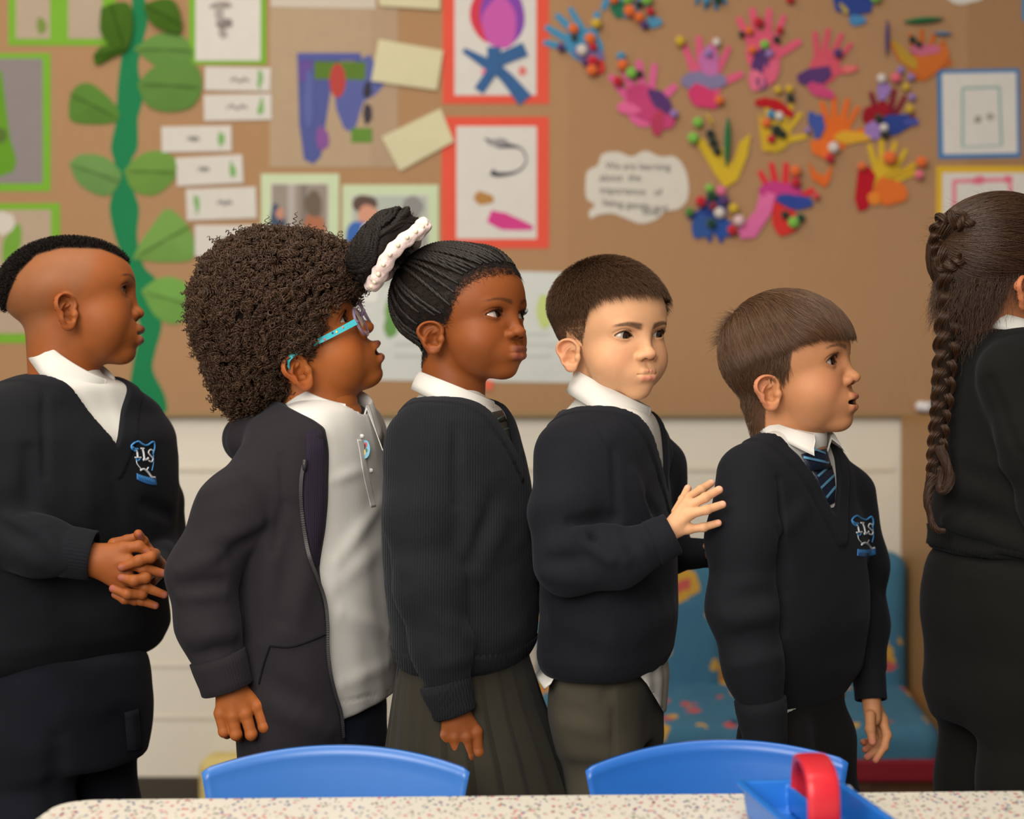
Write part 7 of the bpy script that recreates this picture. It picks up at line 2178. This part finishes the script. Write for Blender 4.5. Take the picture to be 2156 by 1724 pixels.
    sc = mesh_obj('scrunchie', V, Q, pk, root, label='fluffy pale pink scrunchie with pearly beads')
    k = rng.integers(0, len(V), 5000)
    g, _ = grad(scr_f, V[k], .6); t = np.linspace(0, 1, 4)
    S = V[k][:, None] + nrm(nrm(g) + rng.normal(size=(5000, 3)) * .5)[:, None] * (rng.uniform(1.5, 3.4, (5000, 1)) * t)[..., None]
    hair_obj('plush_pile', S, np.array([.16, .15, .13, .07]), hair_mat('pink_pile', (244, 222, 218), .9, .1, .06), sc)
    sc_children = []
    pearl = plain('pearl_bead', (240, 232, 205), .15, .6)
    for a in np.linspace(0, 2 * np.pi, 22, endpoint=False):
        p = ringp(a); out = nrm(p - S0) * .25 - dep * .0
        tow = nrm(CAM - p) 
        base = p + nrm(nrm(p - S0) + 0.9 * tow) * 10.5
        V, F = ball(base, 3.0)
        mesh_obj('bead', V, F, pearl, sc)
    lashes('p3', root, n=26, L=7.0)
HAIR['p3'] = hair_p3

def ball(c, r, n=8, m=6):
    V, F = [], []
    for i in range(m + 1):
        a = math.pi * i / m
        for j in range(n):
            b = 2 * math.pi * j / n
            V.append(np.array(c) + r * np.array([math.sin(a) * math.cos(b), math.sin(a) * math.sin(b), math.cos(a)]))
    for i in range(m):
        for j in range(n):
            F.append([i * n + j, (i + 1) * n + j, (i + 1) * n + (j + 1) % n, i * n + (j + 1) % n])
    return np.array(V), F

# ---- p6: hair drawn back into one long braid
LINE_P6 = [(0, 58), (45, 52), (60, 38), (70, 2), (80, -12), (90, 2), (102, 6), (118, -20), (132, -46), (180, -62)]
SCALP['p6'] = scalp_tint(lambda P: hairline(P, LINE_P6) + 2, srgb(52, 36, 26), 0.95)
def braid3(path, width, n_fine, k, seed, turn):
    """fine hairs following the three strands of a plait; path (m,3) mm, width (m,) mm"""
    rng = np.random.default_rng(seed)
    Pp = spline(path, k); w = np.interp(np.linspace(0, 1, k), np.linspace(0, 1, len(width)), width)
    T = nrm(np.gradient(Pp, axis=0)); dep = nrm(np.cross(T, [1, 0, 0])); sd = np.cross(dep, T)
    ln = np.concatenate([[0], np.cumsum(np.linalg.norm(np.diff(Pp, axis=0), axis=1))])
    ph = np.cumsum(np.gradient(ln) / (w * turn)) * 2 * np.pi
    out = []
    for s in range(3):
        a = ph + s * 2 * np.pi / 3
        cpos = Pp + sd * (w * .27 * np.sin(a))[:, None] + dep * (w * .17 * np.sin(2 * a))[:, None]
        for _ in range(n_fine):
            r = math.sqrt(rng.random()) * .27; b = rng.uniform(0, 6.28)
            tw = b + ph * .12
            off = sd * (w * r * np.cos(tw))[:, None] + dep * (w * r * .85 * np.sin(tw))[:, None]
            out.append(cpos + off + rng.normal(size=3) * .25)
    return np.array(out)
def hair_p6():
    root = ROOT['p6']; H = PEOPLE['p6']['H']
    tie = np.array([-88.0, -4, 58.0])
    P, rng = scalp_points(H, 12000, lambda P: hairline(P, LINE_P6) > rng0(len(P)) * 5, 61)
    L = np.minimum(np.sqrt(((P - tie) ** 2).sum(1)) * 1.12 * rng.uniform(.8, 1, len(P)), 170) + 4
    lay = rng.uniform(1.5, 7.5, len(P))
    S = grow(P, H, L, lambda q, t: nrm(tie - q) + np.array([0, 0, -.12 * math.sin(t * 3)]), 12, lambda t, q: 18 * max(0, 1 - 3 * t), rng, .10, 1.0, 0, lay)
    m = S.shape[1]
    hair_obj('hair', H2W('p6', S), np.concatenate([np.full(m - 2, .26), [.2, .08]]), HM['p6'], root)
    # loose flyaways and nape curls
    P, rng = scalp_points(H, 2600, lambda P: (hairline(P, LINE_P6) > -4) & (P[:, 2] < 14) & (P[:, 0] < 0), 63)
    t = np.linspace(0, 1, 14); n = len(P)
    S = P[:, None] + (np.array([-.30, 0, -1.0]) * rng.uniform(14, 62, (n, 1)))[:, None] * t[None, :, None] + rng.normal(size=(n, 1, 3)) * (4.2 * np.sin(t * 8))[None, :, None] * t[None, :, None]
    g, _ = grad(lambda q: fb(q, H), S.reshape(-1, 3), 1.0); f0 = fb(S.reshape(-1, 3), H)
    S = (S.reshape(-1, 3) + nrm(g) * np.maximum(2 - f0, 0)[:, None]).reshape(S.shape)
    hair_obj('nape_hair', H2W('p6', S), np.linspace(.2, .1, 14), HM['p6'], root)
    P, rng = scalp_points(H, 420, lambda P: P[:, 2] > 40, 64); n = len(P)
    D = nrm(P - np.array([0, 0, 10])) * .55 + nrm(tie - P) + rng.normal(size=P.shape) * .25
    S = P[:, None] + nrm(D)[:, None] * (rng.uniform(10, 34, (n, 1)) * t)[..., None] + rng.normal(size=(n, 1, 3)) * np.sin(t * 4)[None, :, None] * 1.5
    hair_obj('flyaway_hair', H2W('p6', S), np.linspace(.11, .05, 14), HM['p6'], root)
    d = 1975
    path = [W(2040, 470, d), W(2012, 478, d - 8), W(2002, 520, d - 6), W(2006, 570, d - 4), W(2004, 630, d), W(1996, 700, d + 2), W(1990, 770, d + 4), W(1984, 840, d + 4), W(1976, 910, d + 4), W(1970, 980, d), W(1966, 1010, d)]
    wd = np.array([66, 88, 80, 82, 70, 66, 60, 54, 50, 44, 36]) * .50
    hair_obj('braid', braid3(path, wd, 230, 150, 65, 2.2), np.full(150, .3), HM['p6'], root)
    def core(P):
        Pp = spline(path, 40); w = np.interp(np.linspace(0, 1, 40), np.linspace(0, 1, 11), wd)
        return chain(P, Pp, w * .26, 6)
    V, Q = poly_surface(core, *bounds(np.array(path), 30), 3)
    mesh_obj('braid_core', V, Q, plain('dark_braid_core', (28, 19, 14), .8, .1), root)
    # coiled knot where the braid starts
    kn = [W(2050, 500, d - 20), W(2030, 470, d - 30), W(2000, 458, d - 18), W(1982, 480, d - 6), W(1982, 530, d - 4), W(2000, 560, d - 16), W(2030, 545, d - 34)]
    hair_obj('braid_coil', braid3(kn, np.array([30, 40, 46, 46, 46, 42, 30.]) * .6, 130, 70, 66, 1.6), np.full(70, .3), HM['p6'], root)
    # loose ends below the plait
    rng = np.random.default_rng(67)
    def lock(pts, n, w, curl, name):
        Pp = spline([W(*q) for q in pts], 60); T = nrm(np.gradient(Pp, axis=0)); u = nrm(np.cross(T, [0, 1, .1])); v = np.cross(T, u)
        t = np.linspace(0, 1, 60); S = []
        for _ in range(n):
            a, r = rng.uniform(0, 6.28), math.sqrt(rng.random())
            ww = np.interp(t, np.linspace(0, 1, len(w)), w) * r
            ph = a + curl * t
            S.append(Pp + u * (ww * np.cos(ph))[:, None] + v * (ww * np.sin(ph))[:, None] + rng.normal(size=3) * .4)
        hair_obj(name, np.array(S), np.linspace(.26, .1, 60), HM['p6'], root)
    lock([(1966, 1000, d), (1956, 1030, d - 4), (1952, 1060, d - 6), (1958, 1085, d - 6), (1964, 1105, d - 8), (1975, 1116, d - 10), (1990, 1118, d - 12)], 150, [9, 6, 4.5, 3.5, 4, 4, 2.5], 9, 'braid_tail')
    lock([(1972, 985, d), (1980, 1010, d - 4), (1984, 1030, d - 10), (1996, 1022, d - 16), (2000, 1000, d - 16), (1998, 985, d - 16)], 150, [9, 8, 6, 6, 5, 3], 5, 'braid_curl')
    lock([(1976, 940, d - 10), (1992, 975, d - 16), (1998, 1005, d - 18), (1988, 1030, d - 18), (1978, 1034, d - 16)], 90, [7, 6, 5, 4, 2], 5, 'braid_curl')
HAIR['p6'] = hair_p6
# ------------------------------------------------------------------ build the children
for k_, fn_ in (('p1', build_p1), ('p2', build_p2), ('p3', build_p3), ('p4', build_p4), ('p5', build_p5), ('p6', build_p6)):
    fn_()
    if k_ in HAIR: HAIR[k_]()
# ------------------------------------------------------------------ glasses worn by the second child
if 'p2' in BUILD:
    gl = thing('glasses', 'clear lilac rimmed glasses with printed turquoise arms, worn by the curly haired boy', 'glasses', H2W('p2', [(90, 0, -12)])[0])
    m, nt, b = new_mat('clear_lilac_plastic')
    b.inputs['Base Color'].default_value = (*srgb(206, 190, 226), 1); b.inputs['Roughness'].default_value = .08; b.inputs['Transmission Weight'].default_value = .75; b.inputs['IOR'].default_value = 1.4
    m2, nt2, b2 = new_mat('spectacle_lens')
    b2.inputs['Base Color'].default_value = (.97, .97, 1, 1); b2.inputs['Roughness'].default_value = .02; b2.inputs['Transmission Weight'].default_value = 1.0; b2.inputs['IOR'].default_value = 1.12
    teal = plain('turquoise_plastic', (70, 186, 200), .3, .5, .08, 60)
    rings = []
    tt = np.linspace(0, 2 * np.pi, 49)
    for sd in (-1, 1):
        c = np.array([86.0 + (5 if sd > 0 else 0), sd * 26.5, -11.0 + (5 if sd > 0 else -1)])
        pts = np.array([c + np.array([-2.2 * (math.cos(t) * sd * 0.0) - 0.10 * 20 * abs(math.sin(0)) + 2.0 * math.sin(t) * .6, 19.5 * math.cos(t), 16.8 * math.sin(t)]) for t in tt])
        pts[:, 0] -= .006 * (pts[:, 1] ** 2) * .35
        rings.append(tube(H2W('p2', pts), 1.9, 10, caps=False))
        n = 48
        inner = np.array([c + (p - c) * .95 for p in pts[:-1]])
        A = H2W('p2', inner + [.6, 0, 0]); B = H2W('p2', inner - [.6, 0, 0])
        V = np.concatenate([A, B]); F = [list(range(n)), list(range(n, 2 * n))[::-1]] + [[i, n + i, n + (i + 1) % n, (i + 1) % n] for i in range(n)]
        mesh_obj('lens', V, F, m2, gl, smooth=False)
        hinge = np.array([80.0, sd * 47, -8.0])
        rings.append(tube(H2W('p2', [c + [-2, sd * 18.5, 3], hinge + [0, 0, 0]]), 2.4, 8))
        a = np.array([82.0, sd * 48, -8.0]); e = np.array([2.0, sd * 72.5, -3.0])
        path = spline([a, a * .6 + e * .4 + [0, sd * 5, 0], e, e + [-12, -sd * 1.5, -10]], 24)
        PW = H2W('p2', path); up = H2W('p2', [(0, 0, 1)])[0] - H2W('p2', [(0, 0, 0)])[0]; la = H2W('p2', [(0, 1, 0)])[0] - H2W('p2', [(0, 0, 0)])[0]
        hgt = np.linspace(3.6, 2.4, 24); V = []
        for i in range(24):
            for du, dl in ((1, 1), (1, -1), (-1, -1), (-1, 1)): V.append(PW[i] + up * hgt[i] * du + la * 1.0 * dl)
        F = [[i * 4 + j, i * 4 + (j + 1) % 4, (i + 1) * 4 + (j + 1) % 4, (i + 1) * 4 + j] for i in range(23) for j in range(4)] + [[0, 1, 2, 3][::-1], [92, 93, 94, 95]]
        tm = mesh_obj('temple_arm', np.array(V), F, teal, gl, smooth=False)
        r = np.random.default_rng(4)
        for i, cc in zip((4, 6, 7, 9, 10, 12), ((224, 120, 90), (236, 206, 120), (60, 60, 110), (226, 90, 110), (240, 220, 160), (230, 130, 70))):
            p = PW[i] + la * sd * 1.2 + up * r.uniform(-1.4, 1.4)
            V2, F2 = ball(p, 1.5, 8, 5)
            q = V2 - p; V2 = p + q - np.outer(q @ la, la) * .75
            mesh_obj('printed_dot', V2, F2, plain('dot_%d' % i, cc, .4), tm)
    rings.append(tube(H2W('p2', spline([(87, -8, -7), (89, -3, -4.5), (89, 3, -4.5), (87, 8, -7)], 12)), 1.8, 8))
    V, F = join(rings)
    mesh_obj('frame', V, F, m, gl)
